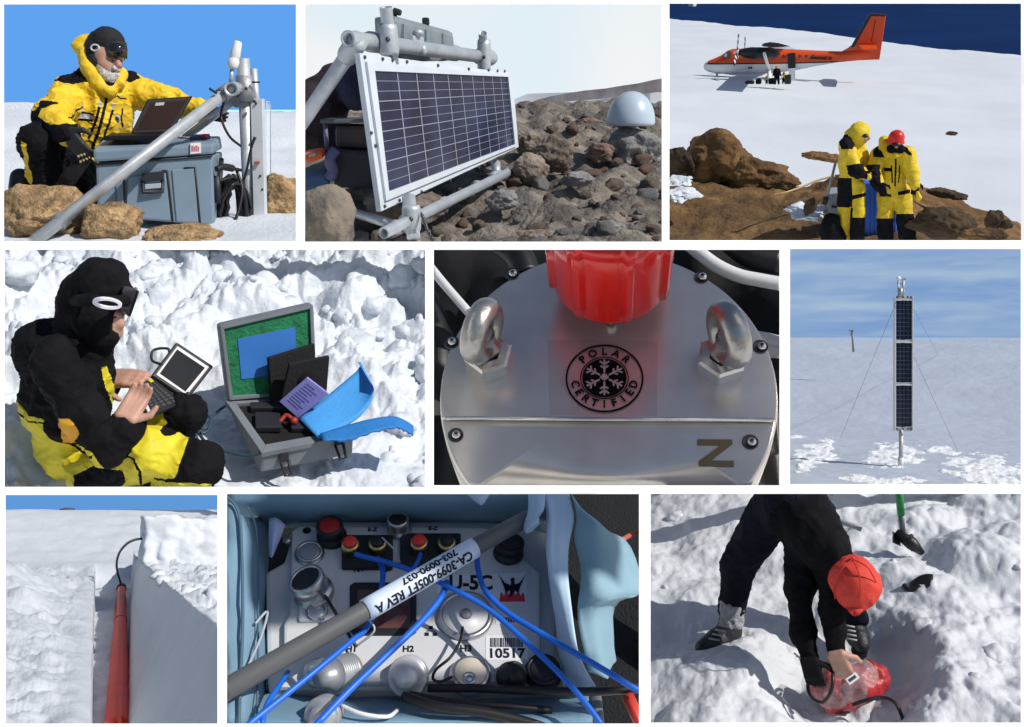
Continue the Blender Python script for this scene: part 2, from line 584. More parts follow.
def clip_tray(t):
    """saw everything of a diorama off flush with the edges of its tray"""
    x0, y0, x1, y1 = t.rect
    d = {k: dirw(*k) for k in ((x0, y0), (x1, y0), (x1, y1), (x0, y1))}
    a, b, c, e = d[(x0, y0)], d[(x1, y0)], d[(x1, y1)], d[(x0, y1)]
    cen = dirw((x0 + x1) / 2, (y0 + y1) / 2)
    planes = []
    for p, q in ((a, b), (b, c), (c, e), (e, a)):
        n = p.cross(q).normalized()
        if n.dot(cen) < 0: n = -n
        planes.append(n)
    for o in t.objs:
        if o.type != 'MESH': continue
        mw = o.matrix_world; me = o.data
        co = np.empty(len(me.vertices) * 3); me.vertices.foreach_get('co', co); co = co.reshape(-1, 3)
        if not len(co): continue
        Mw = np.array(mw); W = co @ Mw[:3, :3].T + Mw[:3, 3] - np.array(EYE)
        cut = [n for n in planes if (W @ np.array(n)).min() < 0]
        if not cut: continue
        if me.users > 1: o.data = me = me.copy()
        bm = bmesh.new(); bm.from_mesh(me); inv = mw.inverted(); loc = inv @ EYE
        closed = all(len(ed.link_faces) == 2 for ed in bm.edges)
        N3 = mw.to_3x3()
        for n in cut:
            nl = (N3.transposed() @ n).normalized()
            res = bmesh.ops.bisect_plane(bm, geom=bm.verts[:] + bm.edges[:] + bm.faces[:], dist=1e-7, plane_co=loc, plane_no=nl, clear_inner=True)
            if closed:
                ce = [g for g in res['geom_cut'] if isinstance(g, bmesh.types.BMEdge) and len(g.link_faces) == 1]
                if ce:
                    try: bmesh.ops.holes_fill(bm, edges=ce, sides=0)
                    except Exception: pass
        bm.to_mesh(me); bm.free(); me.update()

# ------------------------------------------------------------------ render, camera, light
vs = SC.view_settings
SC.display_settings.display_device = 'sRGB'
vs.view_transform = 'Standard'; vs.look = 'None'; vs.exposure = -0.12; vs.gamma = 1.0; vs.use_curve_mapping = False
SC.cycles.use_denoising = True
SC.cycles.max_bounces = 6; SC.cycles.diffuse_bounces = 3; SC.cycles.glossy_bounces = 4; SC.cycles.transmission_bounces = 6; SC.cycles.transparent_max_bounces = 12
SC.cycles.caustics_reflective = False; SC.cycles.caustics_refractive = False

cam = bpy.data.cameras.new('camera'); cam_o = bpy.data.objects.new('camera', cam); COL.objects.link(cam_o)
cam.sensor_fit = 'HORIZONTAL'; cam.sensor_width = 36; cam.lens = 36 * F / 1024; cam.clip_start = 0.05; cam.clip_end = 20000
cam_o.matrix_world = Matrix.Translation(EYE) @ Matrix((RIGHT, UP, -FWD)).transposed().to_4x4()
SC.camera = cam_o

sun = bpy.data.lights.new('sun', 'SUN'); sun_o = bpy.data.objects.new('sun', sun); COL.objects.link(sun_o)
sun.energy = 4.6; sun.angle = math.radians(0.6); sun.color = (1.0, 0.95, 0.88)
sun_o.rotation_euler = (-SUN_DIR).to_track_quat('-Z', 'Y').to_euler()

w = bpy.data.worlds.new('World'); SC.world = w; w.use_nodes = True
wn = w.node_tree.nodes; wl = w.node_tree.links
sky = wn.new('ShaderNodeTexSky'); sky.sky_type = 'NISHITA'; sky.sun_disc = False
sky.sun_elevation = math.asin(SUN_DIR.z); sky.sun_rotation = math.atan2(SUN_DIR.x, SUN_DIR.y)
sky.air_density = 1.0; sky.dust_density = 1.0; sky.ozone_density = 1.0
wl.new(sky.outputs['Color'], wn['Background'].inputs['Color']); wn['Background'].inputs['Strength'].default_value = 0.09

# ------------------------------------------------------------------ the nine trays
T7 = Tray((5.5, 495, 217.5, 723.5), 5.6, 0.85, 1.0, (0, 488, 3.041))
T8 = Tray((227, 494, 639, 723.5), 55, 1.06, 19.0, (222, 488, 2.427))
T9 = Tray((650.5, 493.8, 1020.8, 722.5), 35, 3.73, 5.5, (646, 488, 2.709))
T4 = Tray((4.7, 249.8, 425.2, 486.8), 32, 2.5, 8.0, (0, 246, 2.381))
T5 = Tray((433.8, 249.8, 779.5, 485.3), 60, 0.576, 74.0, (430, 246, 2.885))
T6 = Tray((790, 249, 1020.8, 484.2), 1.75, 2.08, 4.4, (785, 246, 2.979))
T1 = Tray((4, 4.4, 296, 241.2), 1.07, 0.63, 11.0, (0, 0, 2.957))
T2 = Tray((305, 4.3, 661.8, 241.6), 1.6, 0.58, 41.0, (300, 0, 2.798))
T3 = Tray((669.4, 3.6, 1021, 240.2), 9.3, 9.95, 41.0, (664, 0, 2.844))

mat('white rim', (0.93, 0.93, 0.93), 0.9, spec=0.1)

# the gallery floor the stand is set on
b = B()
use(T7)
b.raw([(-9000, -2000, -700), (9000, -2000, -700), (9000, 14000, -700), (-9000, 14000, -700)], [(0, 1, 2, 3)])
fl = b.obj('floor', mat('floor', (0.8, 0.8, 0.79), 0.8), None, 'plain white floor far below the display trays', 'floor', None, 'structure')
fl.matrix_world = Matrix.Identity(4); T7.objs.remove(fl)

RIMS = []


def finish_rim(profile, pads, label):
    bld = rims(profile, pads)
    o = bld.obj('display_tray', MATS['white rim'], None, label, 'display tray')
    T.objs.remove(o); o['kind'] = 'structure'
    RIMS.append(o)

def sstep(a, b, x):
    t = max(0.0, min(1.0, (x - a) / (b - a))); return t * t * (3 - 2 * t)


def px_paint(rules, mfront=None):
    """garment patches: (polygon in the study image, material index, only where the base material is in this set or None)"""
    def f(cen, mi):
        Z = T.zoomed(cen)
        for poly, m, only in rules:
            k = poly_mask(Z, poly)
            if only is not None: k &= np.isin(mi, list(only))
            mi = np.where(k, m, mi)
        return mi
    return f


def thick_line(pts, w):
    """polygon round a polyline"""
    L = []; R_ = []
    for i, p in enumerate(pts):
        a = pts[max(i - 1, 0)]; b = pts[min(i + 1, len(pts) - 1)]
        d = Vector((b[0] - a[0], b[1] - a[1])).normalized(); n = (-d.y * w / 2, d.x * w / 2)
        L.append((p[0] + n[0], p[1] + n[1])); R_.append((p[0] - n[0], p[1] - n[1]))
    return L + R_[::-1]


def limb(spec, y_scale=1.0):
    """[(zx, zy, depth, zr, material)] chain -> primitives"""
    out = []
    for a, b in zip(spec, spec[1:]):
        pa, pb = T.p(a[0], a[1], a[2]), T.p(b[0], b[1], b[2])
        out.append((pa, pb, a[3] * T.mz(pa), b[3] * T.mz(pb), a[4]) + ((a[5],) if len(a) > 5 else ()))
    return out


def hand(prefix, palm, wrist_dir, finger_dir, side_dir, size, mats, parent, curl=0.5, name='glove', spread=0.16, thumb=1):
    """a glove or hand: palm, four unequal bent fingers and a thumb, one surface"""
    palm = Vector(palm); f = Vector(finger_dir).normalized(); s = Vector(side_dir); s = (s - f * s.dot(f)).normalized(); n = f.cross(s)
    u = size
    pr = []
    wr = palm - Vector(wrist_dir).normalized() * 0.55 * u * -1 if False else palm - f * 0.42 * u
    for q in (-0.30, -0.1, 0.1, 0.30):
        pr.append((wr + s * q * 0.55 * u, palm + s * q * u * 0.62 + f * 0.1 * u, 0.125 * u, 0.105 * u, 0))
    lens = (0.36, 0.44, 0.47, 0.42)
    for i, q in enumerate((-0.33, -0.11, 0.11, 0.31)):
        l = lens[i] * u; b = palm + s * q * 0.62 * u + f * 0.1 * u
        d1 = (f + s * q * spread - n * 0.35 * curl).normalized(); d2 = (f + s * q * spread - n * 1.2 * curl).normalized(); d3 = (f * 0.8 - n * 2.2 * curl).normalized()
        p1 = b + d1 * l * 0.5; p2 = p1 + d2 * l * 0.32; p3 = p2 + d3 * l * 0.25
        pr += [(b, p1, 0.085 * u, 0.075 * u, 0), (p1, p2, 0.075 * u, 0.068 * u, 0), (p2, p3, 0.068 * u, 0.055 * u, 0)]
    tb = wr + s * thumb * 0.28 * u + f * 0.1 * u
    t1 = tb + (s * thumb * 0.75 + f * 0.6 - n * 0.25).normalized() * 0.27 * u; t2 = t1 + (s * thumb * 0.25 + f - n * 0.5).normalized() * 0.24 * u
    pr += [(tb, t1, 0.1 * u, 0.085 * u, 0), (t1, t2, 0.085 * u, 0.065 * u, 0)]
    return body(name, pr, mats, u * 0.045, 0.03 * u, parent)


# ================================================================== man behind the grey case
use(T1)
snow_m = mat('snow', (0.62, 0.66, 0.71), 0.55, bump=0.3, bscale=40, spec=0.25, var=0.03, vscale=3, bdist=0.03)
terrain('snow', 4.0, 10.5, lambda x, y: 0.575 * sstep(6.6, 10.4, y) + 0.03 * fbm(x, y, 1.2, 1.0) + 0.05 * fbm(x, y * 3, 0.35, 6), snow_m, 90, 100, label='bright snowfield rising behind the kneeling man', cat='snow')
backdrop('sky', 11.5, sky_mat('clear sky', 200, 0.40, (0.42, 0.86, 1.16), 30, off=-16.2, sun_el=30), 'clear blue sky behind the kneeling man')
finish_rim([(4, 12), (104, 11), (110, 9.5), (160, 7), (241, 4.0)], (40, 40, 9, 8.4), 'white rim of the tray with the kneeling man')
# far snow ridge and brown hill on the skyline
b = B()
pts = [T.p(zx, zy, 10.6) for zx, zy in ((-20, 330), (-20, 303), (60, 302), (110, 306), (260, 318), (420, 330), (560, 336), (700, 333), (760, 338), (900, 345), (900, 420), (-20, 420))]
b.prism(pts, (0, 0.5, 0)).obj('snow_ridge', snow_m, None, 'low pale snow ridge along the skyline behind the kneeling man', 'snow ridge', None, 'structure')
rng = random.Random(3)
b = B()
for i, (zx, zy, rx, rz) in enumerate(((790, 372, 34, 15), (835, 366, 46, 15), (880, 366, 40, 14), (850, 372, 60, 10), (905, 370, 30, 16))):
    b.rock(T.p(zx, zy, 10.3), (rx * T.m(10.3), 0.12, rz * T.m(10.3)), 40 + i, sub=3)
b.obj('hill', mat('hill brown', (0.24, 0.16, 0.10), 0.9, var=0.3, vscale=9), None, 'long low brown hill on the skyline beside the mast', 'hill', None, 'structure')

granite = mat('granite', (0.30, 0.185, 0.085), 0.9, col2=(0.50, 0.34, 0.18), vscale=42, bump=0.9, bscale=55, detail=6, bdist=0.025, blot=0.5, blots=9)
for i, (zx, zy, y, rx, rz, sd, lab) in enumerate((
        (128, 640, 5.0, 140, 92, 3, 'large flat tan boulder beside the kneeling man'),
        (325, 664, 4.85, 100, 66, 8, 'rounded tan boulder in front of the grey case under the slanting pipe'),
        (545, 700, 4.75, 108, 42, 12, 'low tan boulder in front of the latch side of the grey case'),
        (840, 602, 5.9, 92, 92, 17, 'tan boulder standing behind the white plate of the mast'),
        (835, 708, 4.8, 66, 28, 21, 'small tan rock at the foot of the mast'))):
    mm = T.m(y)
    B().rock(T.p(zx, zy, y), (rx * mm, 0.17 if rx > 80 else 0.1, rz * mm), sd, sub=5, rough=0.22).obj('boulder', granite, None, lab, 'boulder', 'tan boulders round the grey case')

# the case
cg = mat('case grey', (0.19, 0.265, 0.335), 0.5, var=0.06, vscale=6, bump=0.12, bscale=120, bdist=0.004)
cdark = mat('case dark', (0.02, 0.022, 0.026), 0.5)
P = T.p
case = thing('equipment_case', P(450, 680, 5.3), 'big blue-grey hard case with ribbed front and laptop on its lid', 'case')
b = B()
b.hexa([P(283, 484, 5.2), P(628, 461, 5.15), P(634, 668, 5.15), P(290, 640, 5.2)], [P(300, 470, 5.7), P(657, 448, 5.65), P(660, 640, 5.65), P(300, 600, 5.7)], 0.012)
front, fn = T.quad([(283, 484), (628, 461), (634, 668), (290, 640)], 5.2, 5.15, 5.15)
def on_front(pts, off): return [T.plane(x, z, front[0] + fn * off, fn) for x, z in pts]
for q in (((340, 518), (362, 516), (368, 640), (348, 636)), ((378, 523), (490, 512), (505, 652), (372, 642)), ((508, 502), (574, 498), (587, 658), (522, 655))):
    f = on_front(q, 0.008); b.hexa(f, [v - fn * 0.03 for v in f], 0.004)
b.obj('case_body', cg, case)
b = B()
for pts in (((335, 516), (366, 513), (372, 640)), ((480, 505), (495, 504), (511, 656)), ((545, 497), (576, 494), (592, 660)), ((284, 486), (450, 474), (628, 461))):
    b.tube(on_front(pts, 0.006), 0.0055, 6)
b.obj('seam', cdark, case)
b = B()
b.hexa([P(275, 442, 5.19), P(632, 425, 5.14), P(630, 456, 5.14), P(277, 480, 5.19)], [P(312, 404, 5.72), P(652, 402, 5.66), P(658, 440, 5.66), P(300, 460, 5.72)], 0.014)
b.obj('case_lid', cg, case)
lt = B().hexa([P(420, 512, 5.15), P(485, 505, 5.15), P(485, 532, 5.15), P(420, 537, 5.15)], [P(420, 512, 5.19), P(485, 505, 5.19), P(485, 532, 5.19), P(420, 537, 5.19)], 0.004).obj('latch', cdark, case)
b = B().tube([P(422, 535, 5.17), P(424, 570, 5.15), P(480, 566, 5.15), P(481, 530, 5.17)], 0.011, 8)
b.obj('latch_handle', cdark, lt)
B().hexa([P(428, 545, 5.15), P(476, 541, 5.15), P(476, 556, 5.15), P(428, 560, 5.15)], [P(428, 545, 5.18), P(476, 541, 5.18), P(476, 556, 5.18), P(428, 560, 5.18)], 0.003).obj('latch_plate', mat('latch grey', (0.36, 0.42, 0.47), 0.4), lt)
f = [P(563, 424, 5.143), P(594, 422, 5.14), P(594, 452, 5.138), P(563, 455, 5.14)]
lb = B().hexa([v - Vector((0, 0.004, 0)) for v in f], [v + Vector((0, 0.02, 0)) for v in f]).obj('label', mat('white paper', (0.78, 0.76, 0.76), 0.7), case)
b = B()
for k in range(4):
    f = [P(567 + 6 * k, 430 + 3 * (k % 2), 5.134), P(571 + 6 * k, 430 + 3 * (k % 2), 5.134), P(571 + 6 * k, 447, 5.133), P(567 + 6 * k, 448, 5.133)]
    b.hexa(f, [v + Vector((0, 0.003, 0)) for v in f])
b.obj('lettering', mat('red print', (0.45, 0.16, 0.2), 0.6), lb)
b = B()
b.tube([P(655, 470, 5.4), P(648, 560, 5.3), P(650, 640, 5.3)], 0.014, 8).tube([P(640, 520, 5.2), P(645, 600, 5.2)], 0.02, 8)
b.obj('side_rail', cdark, case)

# laptop on the case
black = mat('black plastic', (0.010, 0.010, 0.012), 0.5, spec=0.15)
lap = thing('laptop', P(400, 410, 5.4), 'open black laptop on the lid of the blue-grey case', 'laptop')
b = B()
b.hexa([P(306, 402, 5.3), P(470, 397, 5.3), P(470, 413, 5.3), P(306, 416, 5.3)], [P(335, 394, 5.65), P(510, 386, 5.6), P(510, 396, 5.6), P(335, 403, 5.65)], 0.006)
b.obj('keyboard', black, lap)
f, n_ = T.quad([(437, 292), (571, 283), (508, 390), (386, 395)], 5.55, 5.6, 5.5)
sc_ = B().hexa(f, [v - n_ * 0.02 for v in f], 0.006).obj('screen', black, lap)
def on_lap(pts, off): return [T.plane(x, z, f[0] + n_ * off, n_) for x, z in pts]
q = on_lap([(447, 304), (554, 296), (502, 380), (402, 384)], 0.002)
B().hexa(q, [v - n_ * 0.01 for v in q]).obj('display_glass', mat('dark display', (0.02, 0.008, 0.008), 0.4, spec=0.05), sc_)
q = on_lap([(461, 304), (487, 302), (484, 311), (458, 313)], 0.005)
B().hexa(q, [v - n_ * 0.004 for v in q]).obj('sticker', mat('grey sticker', (0.3, 0.3, 0.31), 0.5), sc_)
# small red and blue parts box on the lid corner
b = B().hexa([P(560, 404, 5.45), P(622, 400, 5.45), P(622, 412, 5.45), P(560, 416, 5.45)], [P(565, 398, 5.55), P(620, 395, 5.55), P(620, 404, 5.55), P(565, 408, 5.55)], 0.005)
pb = b.obj('parts_box', mat('box navy', (0.03, 0.06, 0.16), 0.4), None, 'tiny navy box with red cap on the lid of the case', 'box')
B().ell(P(605, 402, 5.44), (0.022, 0.015, 0.012)).obj('cap', mat('signal red', (0.5, 0.03, 0.02), 0.4), pb)

# mast and slanting pipes
alu = mat('aluminium', (0.50, 0.53, 0.56), 0.5, 0.45, var=0.12, vscale=14, bump=0.08, bscale=60)
alw = mat('pale plate', (0.60, 0.63, 0.66), 0.5, 0.1, var=0.06)
mast = thing('instrument_mast', P(735, 706, 5.4), 'grey metal pipe mast with slanting brace pipe beside the case', 'mast')
mm = T.m(5.35)
b = B(); b.pipe(P(742, 730, 5.45), P(719, 172, 5.4), 19 * mm); b.obj('upright', alu, mast)
b = B(); b.pipe(P(757, 292, 5.55), P(750, 203, 5.55), 11 * mm); b.obj('short_pipe', alu, mast)
b = B(); b.tube([P(96, 718, 4.75), P(672, 270, 5.28)], 16 * mm, 20); b.obj('brace_pipe', alu, mast)
b = B(); b.pipe(P(683, 263, 5.2), P(700, 262, 5.36), 20 * mm, 0.3); b.obj('pipe_end', alu, mast)
b = B(); b.tube([P(700, 292, 5.5), P(545, 408, 5.72)], 12 * mm, 14); b.obj('brace_pipe', alu, mast)
cl = mat('clamp grey', (0.36, 0.37, 0.39), 0.5, 0.6, bump=0.2, bscale=50)
b = B(); b.lathe([(0, -38 * mm), (27 * mm, -38 * mm), (27 * mm, 38 * mm), (0, 38 * mm)], P(725, 262, 5.4), (0.03, 0, 1), 20); c1 = b.obj('clamp', cl, mast)
b = B(); b.tube([P(745, 243, 5.34), P(768, 243, 5.34)], 3 * mm, 8).tube([P(620, 262, 5.2), P(640, 275, 5.22)], 4 * mm, 8).tube([P(700, 285, 5.3), P(712, 270, 5.3)], 5 * mm, 8).ell(P(728, 262, 5.325), 5 * mm, sub=2).ell(P(752, 300, 5.33), 5 * mm, sub=2)
b.obj('bolt', cdark, c1)
for (zx, zy, dp, dx, dy) in ((655, 283, 5.27, 0.78, -0.62), (690, 300, 5.48, 0.7, -0.6), (168, 662, 4.82, 0.78, -0.62)):
    b = B(); a = P(zx, zy, dp); e = P(zx + 30 * dx, zy + 30 * dy, dp + 0.03); b.tube([a, e], 22 * mm, 18); b.obj('clamp', cl, mast)
f = [P(740, 292, 5.38), P(775, 292, 5.36), P(784, 660, 5.36), P(750, 662, 5.38)]
pl = B().hexa(f, [v + Vector((0.02, 0.05, 0)) for v in f], 0.003).obj('mounting_plate', alw, mast)
b = B()
for zx, zy in ((757, 306), (752, 408), (770, 520), (778, 640), (776, 560)): b.ell(P(zx, zy, 5.365), 4 * mm, sub=2)
b.obj('bolt', cdark, pl)
f = [P(751, 478, 5.35), P(768, 477, 5.35), P(768, 484, 5.35), P(751, 485, 5.35)]
B().hexa(f, [v + Vector((0, 0.015, 0)) for v in f]).obj('red_tab', mat('tab red', (0.35, 0.05, 0.03), 0.5), pl)
glass = mat('clear sheet', (0.75, 0.85, 0.95), 0.08, alpha=0.25, spec=0.6)
f = [P(786, 300, 5.45), P(800, 312, 5.5), P(800, 515, 5.5), P(786, 520, 5.45)]
cs = B().hexa(f, [v + Vector((0.004, 0.06, 0)) for v in f]).obj('clear_sheet', glass, mast)
b = B().tube([P(786, 300, 5.45), P(796, 302, 5.48), P(800, 314, 5.5), P(800, 515, 5.5)], 1.7 * mm, 6); b.obj('sheet_edge', alw, cs)
an = mat('antenna white', (0.80, 0.80, 0.81), 0.4)
ant = thing('antenna', P(685, 240, 5.3), 'white conical antenna on short stalk at the top of the pipe mast', 'antenna')
ax = P(704, 122, 5.3) - P(686, 200, 5.3)
m5 = T.m(5.3)
b = B(); b.lathe([(0, 0), (12 * m5, 0), (16 * m5, 8 * m5), (17 * m5, 24 * m5), (14 * m5, 30 * m5), (14 * m5, 34 * m5), (16 * m5, 38 * m5), (11.5 * m5, 78 * m5), (9 * m5, 82 * m5), (0, 82 * m5)], P(686, 203, 5.3), ax, 24); b.obj('antenna_cap', an, ant)
b = B(); b.tube([P(686, 204, 5.3), P(682, 246, 5.3)], 6 * m5, 12); b.obj('stalk', alu, ant)

# cables
rub = mat('black rubber', (0.012, 0.012, 0.013), 0.45)
b = B(); b.tube(spline([P(668, 280, 5.3), P(655, 330, 5.3), P(657, 360, 5.28), P(680, 405, 5.28), P(712, 432, 5.38)]), 4 * m5, 8)
b.obj('cable', rub, None, 'thin black cable looping from the antenna down to the mast', 'cable')
co = thing('cable_coil', P(690, 700, 5.45), 'thick coil of black cable hanging between case and mast', 'cable')
b = B(); rg = random.Random(5)
for k in range(11):
    cx, cy = 688 + rg.uniform(-10, 10), 625 + rg.uniform(-12, 12); rx, ry = 30 + rg.uniform(-8, 12), 88 + rg.uniform(-14, 12); dd = 5.28 + k * 0.02
    b.tube([P(cx + rx * math.cos(t * math.tau / 24) + 4 * math.sin(3 * t), cy + ry * math.sin(t * math.tau / 24), dd) for t in range(24)], 7 * m5, 8, close=True)
b.obj('loops', rub, co)
b = B()
b.tube(spline([P(640, 500, 5.16), P(665, 494, 5.2), P(712, 503, 5.3)]), [9 * m5] * 8 + [11 * m5] * 5 + [5 * m5] * 4, 8)
b.tube(spline([P(650, 535, 5.2), P(690, 525, 5.25), P(715, 540, 5.3), P(730, 500, 5.3), P(742, 440, 5.3), P(755, 405, 5.3)]), 4 * m5, 8)
b.tube(spline([P(655, 600, 5.2), P(690, 545, 5.2), P(725, 560, 5.3), P(745, 620, 5.3)]), 5 * m5, 8)
b.tube(spline([P(700, 505, 5.3), P(716, 560, 5.25), P(700, 640, 5.2), P(668, 712, 5.15)]), 5 * m5, 8)
b.obj('loose_ends', rub, co)

# ---- the man
yel = mat('jacket yellow', (0.74, 0.49, 0.012), 0.62, var=0.10, vscale=10, bump=0.35, bscale=22, bdist=0.02, sheen=0.1)
blk = mat('cloth black', (0.007, 0.007, 0.009), 0.85, var=0.25, vscale=12, bump=0.45, bscale=25, spec=0.15)
skin = mat('skin', (0.48, 0.27, 0.20), 0.5, var=0.12, vscale=18, sss=0.1)
beard_m = mat('grey hair', (0.52, 0.49, 0.46), 0.8, var=0.25, vscale=50, bump=0.6, bscale=90)
man = None
YT = 5.95
pr = []
pr += limb([(225, 560, 5.98, 66, 1), (240, 450, 5.97, 74, 0), (290, 340, 5.95, 92, 0), (300, 285, 5.95, 88, 0)])
pr += limb([(225, 275, 5.95, 50, 0), (375, 270, 5.97, 52, 0)])
pr += limb([(315, 262, 5.93, 50, 0), (318, 225, 5.9, 40, 0)])
pr += limb([(215, 278, 5.92, 50, 0), (150, 350, 5.62, 43, 0), (205, 402, 5.42, 30, 1)])
pr += limb([(392, 272, 5.95, 46, 0), (500, 300, 5.85, 36, 0), (600, 330, 5.75, 27, 0)])
pr += limb([(225, 500, 5.95, 66, 1), (118, 425, 5.55, 52, 1), (135, 515, 5.6, 44, 1), (165, 560, 5.75, 40, 1)])
pr += limb([(240, 520, 5.95, 60, 1), (200, 540, 5.7, 52, 1), (110, 555, 5.85, 40, 1)])
rules = [
    ([(167, 243), (232, 190), (266, 222), (270, 244), (215, 250)], 1, {0}), ([(352, 200), (395, 215), (416, 236), (385, 246), (354, 240)], 1, {0}),
    ([(134, 294), (157, 296), (171, 312), (125, 322), (118, 346), (152, 370), (225, 370), (240, 420), (90, 420), (90, 340)], 1, {0}),
    (thick_line([(318, 255), (314, 300), (292, 384), (270, 440)], 9), 1, {0}), (thick_line([(334, 325), (318, 370), (296, 430)], 7), 1, {0}), (thick_line([(294, 316), (286, 350), (262, 410)], 8), 1, {0}),
    ([(238, 328), (279, 336), (279, 342), (236, 334)], 1, {0}), ([(232, 348), (275, 354), (274, 361), (230, 355)], 1, {0}), ([(236, 334), (279, 342), (275, 354), (232, 348)], 2, {0}),
    (thick_line([(200, 352), (222, 330), (245, 315)], 5), 1, {0}), (thick_line([(244, 308), (240, 350)], 4), 2, {0}),
    (thick_line([(297, 297), (293, 318)], 8), 2, {0}), (thick_line([(335, 305), (331, 325)], 7), 2, {0}),
    (thick_line([(360, 320), (358, 345), (362, 375)], 5), 1, {0}),
    (thick_line([(342, 282), (350, 290), (372, 292)], 4), 1, {0}),
    ([(66, 418), (80, 425), (100, 560), (88, 556)], 0, {1}),
]
man = body('person', pr, [yel, blk, mat('grey trim', (0.42, 0.42, 0.44), 0.6), skin], 0.0062, 0.025, None, px_paint(rules), 0.016, 11.0, label='kneeling man in yellow and black jacket with goggles on his black cap', cat='person')
# round badge on the chest
c = P(346, 350, 5.80); b = B(); b.lathe([(0, 0), (10 * T.m(5.8), 0), (10 * T.m(5.8), 0.012), (0, 0.014)], c, (-0.1, -1, 0), 18); bd = b.obj('badge', mat('badge grey', (0.40, 0.42, 0.48), 0.5), man)
b = B(); b.lathe([(0, 0), (6 * T.m(5.8), 0), (0, 0.004)], c + Vector((0, -0.013, 0)), (-0.1, -1, 0), 12); b.obj('badge_emblem', mat('navy', (0.02, 0.04, 0.12), 0.5), bd)
# head
h6 = T.m(5.9)
hp = limb([(318, 140, 5.92, 50, 0), (318, 172, 5.88, 42, 0), (326, 205, 5.83, 27, 0)])
hp += limb([(345, 178, 5.80, 9, 0), (352, 192, 5.775, 7.5, 0), (349, 196, 5.775, 7, 0)])
hp += limb([(310, 190, 5.83, 20, 0), (344, 196, 5.81, 14, 0)]) + limb([(325, 222, 5.82, 16, 0), (335, 222, 5.81, 12, 0)])
head = body('head', hp, [skin], 0.006, 0.014, man)
bp_ = limb([(300, 200, 5.83, 14, 0), (312, 222, 5.81, 18, 0), (326, 232, 5.79, 17, 0), (341, 222, 5.785, 11, 0)]) + limb([(328, 205, 5.79, 7, 0), (340, 202, 5.775, 6, 0), (351, 206, 5.78, 5, 0)])
body('beard', bp_, [beard_m], 0.005, 0.012, head, None, 0.004, 60)
b = B(); b.tube([P(333, 213, 5.772), P(348, 212, 5.77)], 2.2 * h6, 8); b.obj('mouth', mat('lips', (0.30, 0.10, 0.08), 0.5), head)
for zx, zy, dd in ((334, 181, 5.795), (356, 181, 5.80)):
    e = B().ell(P(zx, zy, dd), (4.5 * h6, 4 * h6, 3 * h6), sub=2).obj('eye', mat('eye dark', (0.03, 0.02, 0.02), 0.2), head)
cp = limb([(316, 138, 5.93, 56, 0), (320, 128, 5.90, 47, 0)]) + limb([(288, 150, 5.90, 33, 0), (286, 185, 5.87, 25, 0), (292, 205, 5.87, 18, 0)])
capo = body('cap', cp, [mat('knit black', (0.012, 0.012, 0.016), 0.85, bump=0.4, bscale=80)], 0.007, 0.02, head, None, 0.003, 30)
gog = mat('goggle frame', (0.03, 0.03, 0.035), 0.4)
lens = mat('goggle lens', (0.012, 0.012, 0.016), 0.08, spec=0.8)
lp = [[P(300, 124, 5.84), P(325, 121, 5.79), P(352, 122, 5.77), P(374, 126, 5.80)], [P(301, 145, 5.83), P(326, 146, 5.77), P(354, 146, 5.75), P(377, 146, 5.79)], [P(305, 168, 5.84), P(326, 170, 5.78), P(352, 166, 5.76), P(376, 174, 5.80)]]
g = B().sheet(lp, (0, 0.05, 0)).obj('goggles', gog, head)
lp2 = [[P(309, 129, 5.825), P(328, 127, 5.78), P(352, 127, 5.76), P(369, 131, 5.79)], [P(310, 146, 5.815), P(328, 147, 5.76), P(353, 147, 5.74), P(371, 147, 5.78)], [P(313, 162, 5.825), P(328, 164, 5.77), P(352, 161, 5.75), P(370, 168, 5.79)]]
B().sheet(lp2, (0, 0.03, 0)).obj('lens', lens, g)
b = B(); b.tube([P(302, 140, 5.85), P(285, 140, 5.87), P(268, 142, 5.93)], 9 * h6, 8); b.obj('strap', gog, g)
b = B(); b.tube([P(281 + 12 * math.cos(t * math.tau / 20), 141 + 9 * math.sin(t * math.tau / 20), 5.825 - 0.0008 * 12 * math.cos(t * math.tau / 20)) for t in range(20)], 2.4 * h6, 6, close=True); b.obj('strap_emblem', mat('pale print', (0.6, 0.65, 0.7), 0.5), g)
# hood thrown back and collar
hd = limb([(232, 135, 6.0, 15, 0), (250, 120, 5.98, 14, 0), (262, 112, 5.98, 10, 0)]) + limb([(232, 138, 5.98, 15, 0), (256, 160, 5.92, 17, 0), (262, 200, 5.86, 20, 0), (288, 248, 5.80, 22, 0), (322, 268, 5.78, 17, 0), (350, 246, 5.8, 15, 0), (362, 215, 5.86, 14, 0)]) + limb([(244, 130, 6.0, 16, 0), (262, 190, 5.98, 24, 0), (280, 240, 5.95, 26, 0)])
body('hood', hd, [yel], 0.008, 0.02, man, None, 0.008, 12)
cu = limb([(285, 215, 5.86, 14, 0), (300, 245, 5.8, 15, 0), (324, 252, 5.78, 13, 0), (346, 236, 5.8, 10, 0)])
body('neck_gaiter', cu, [blk], 0.007, 0.015, man)
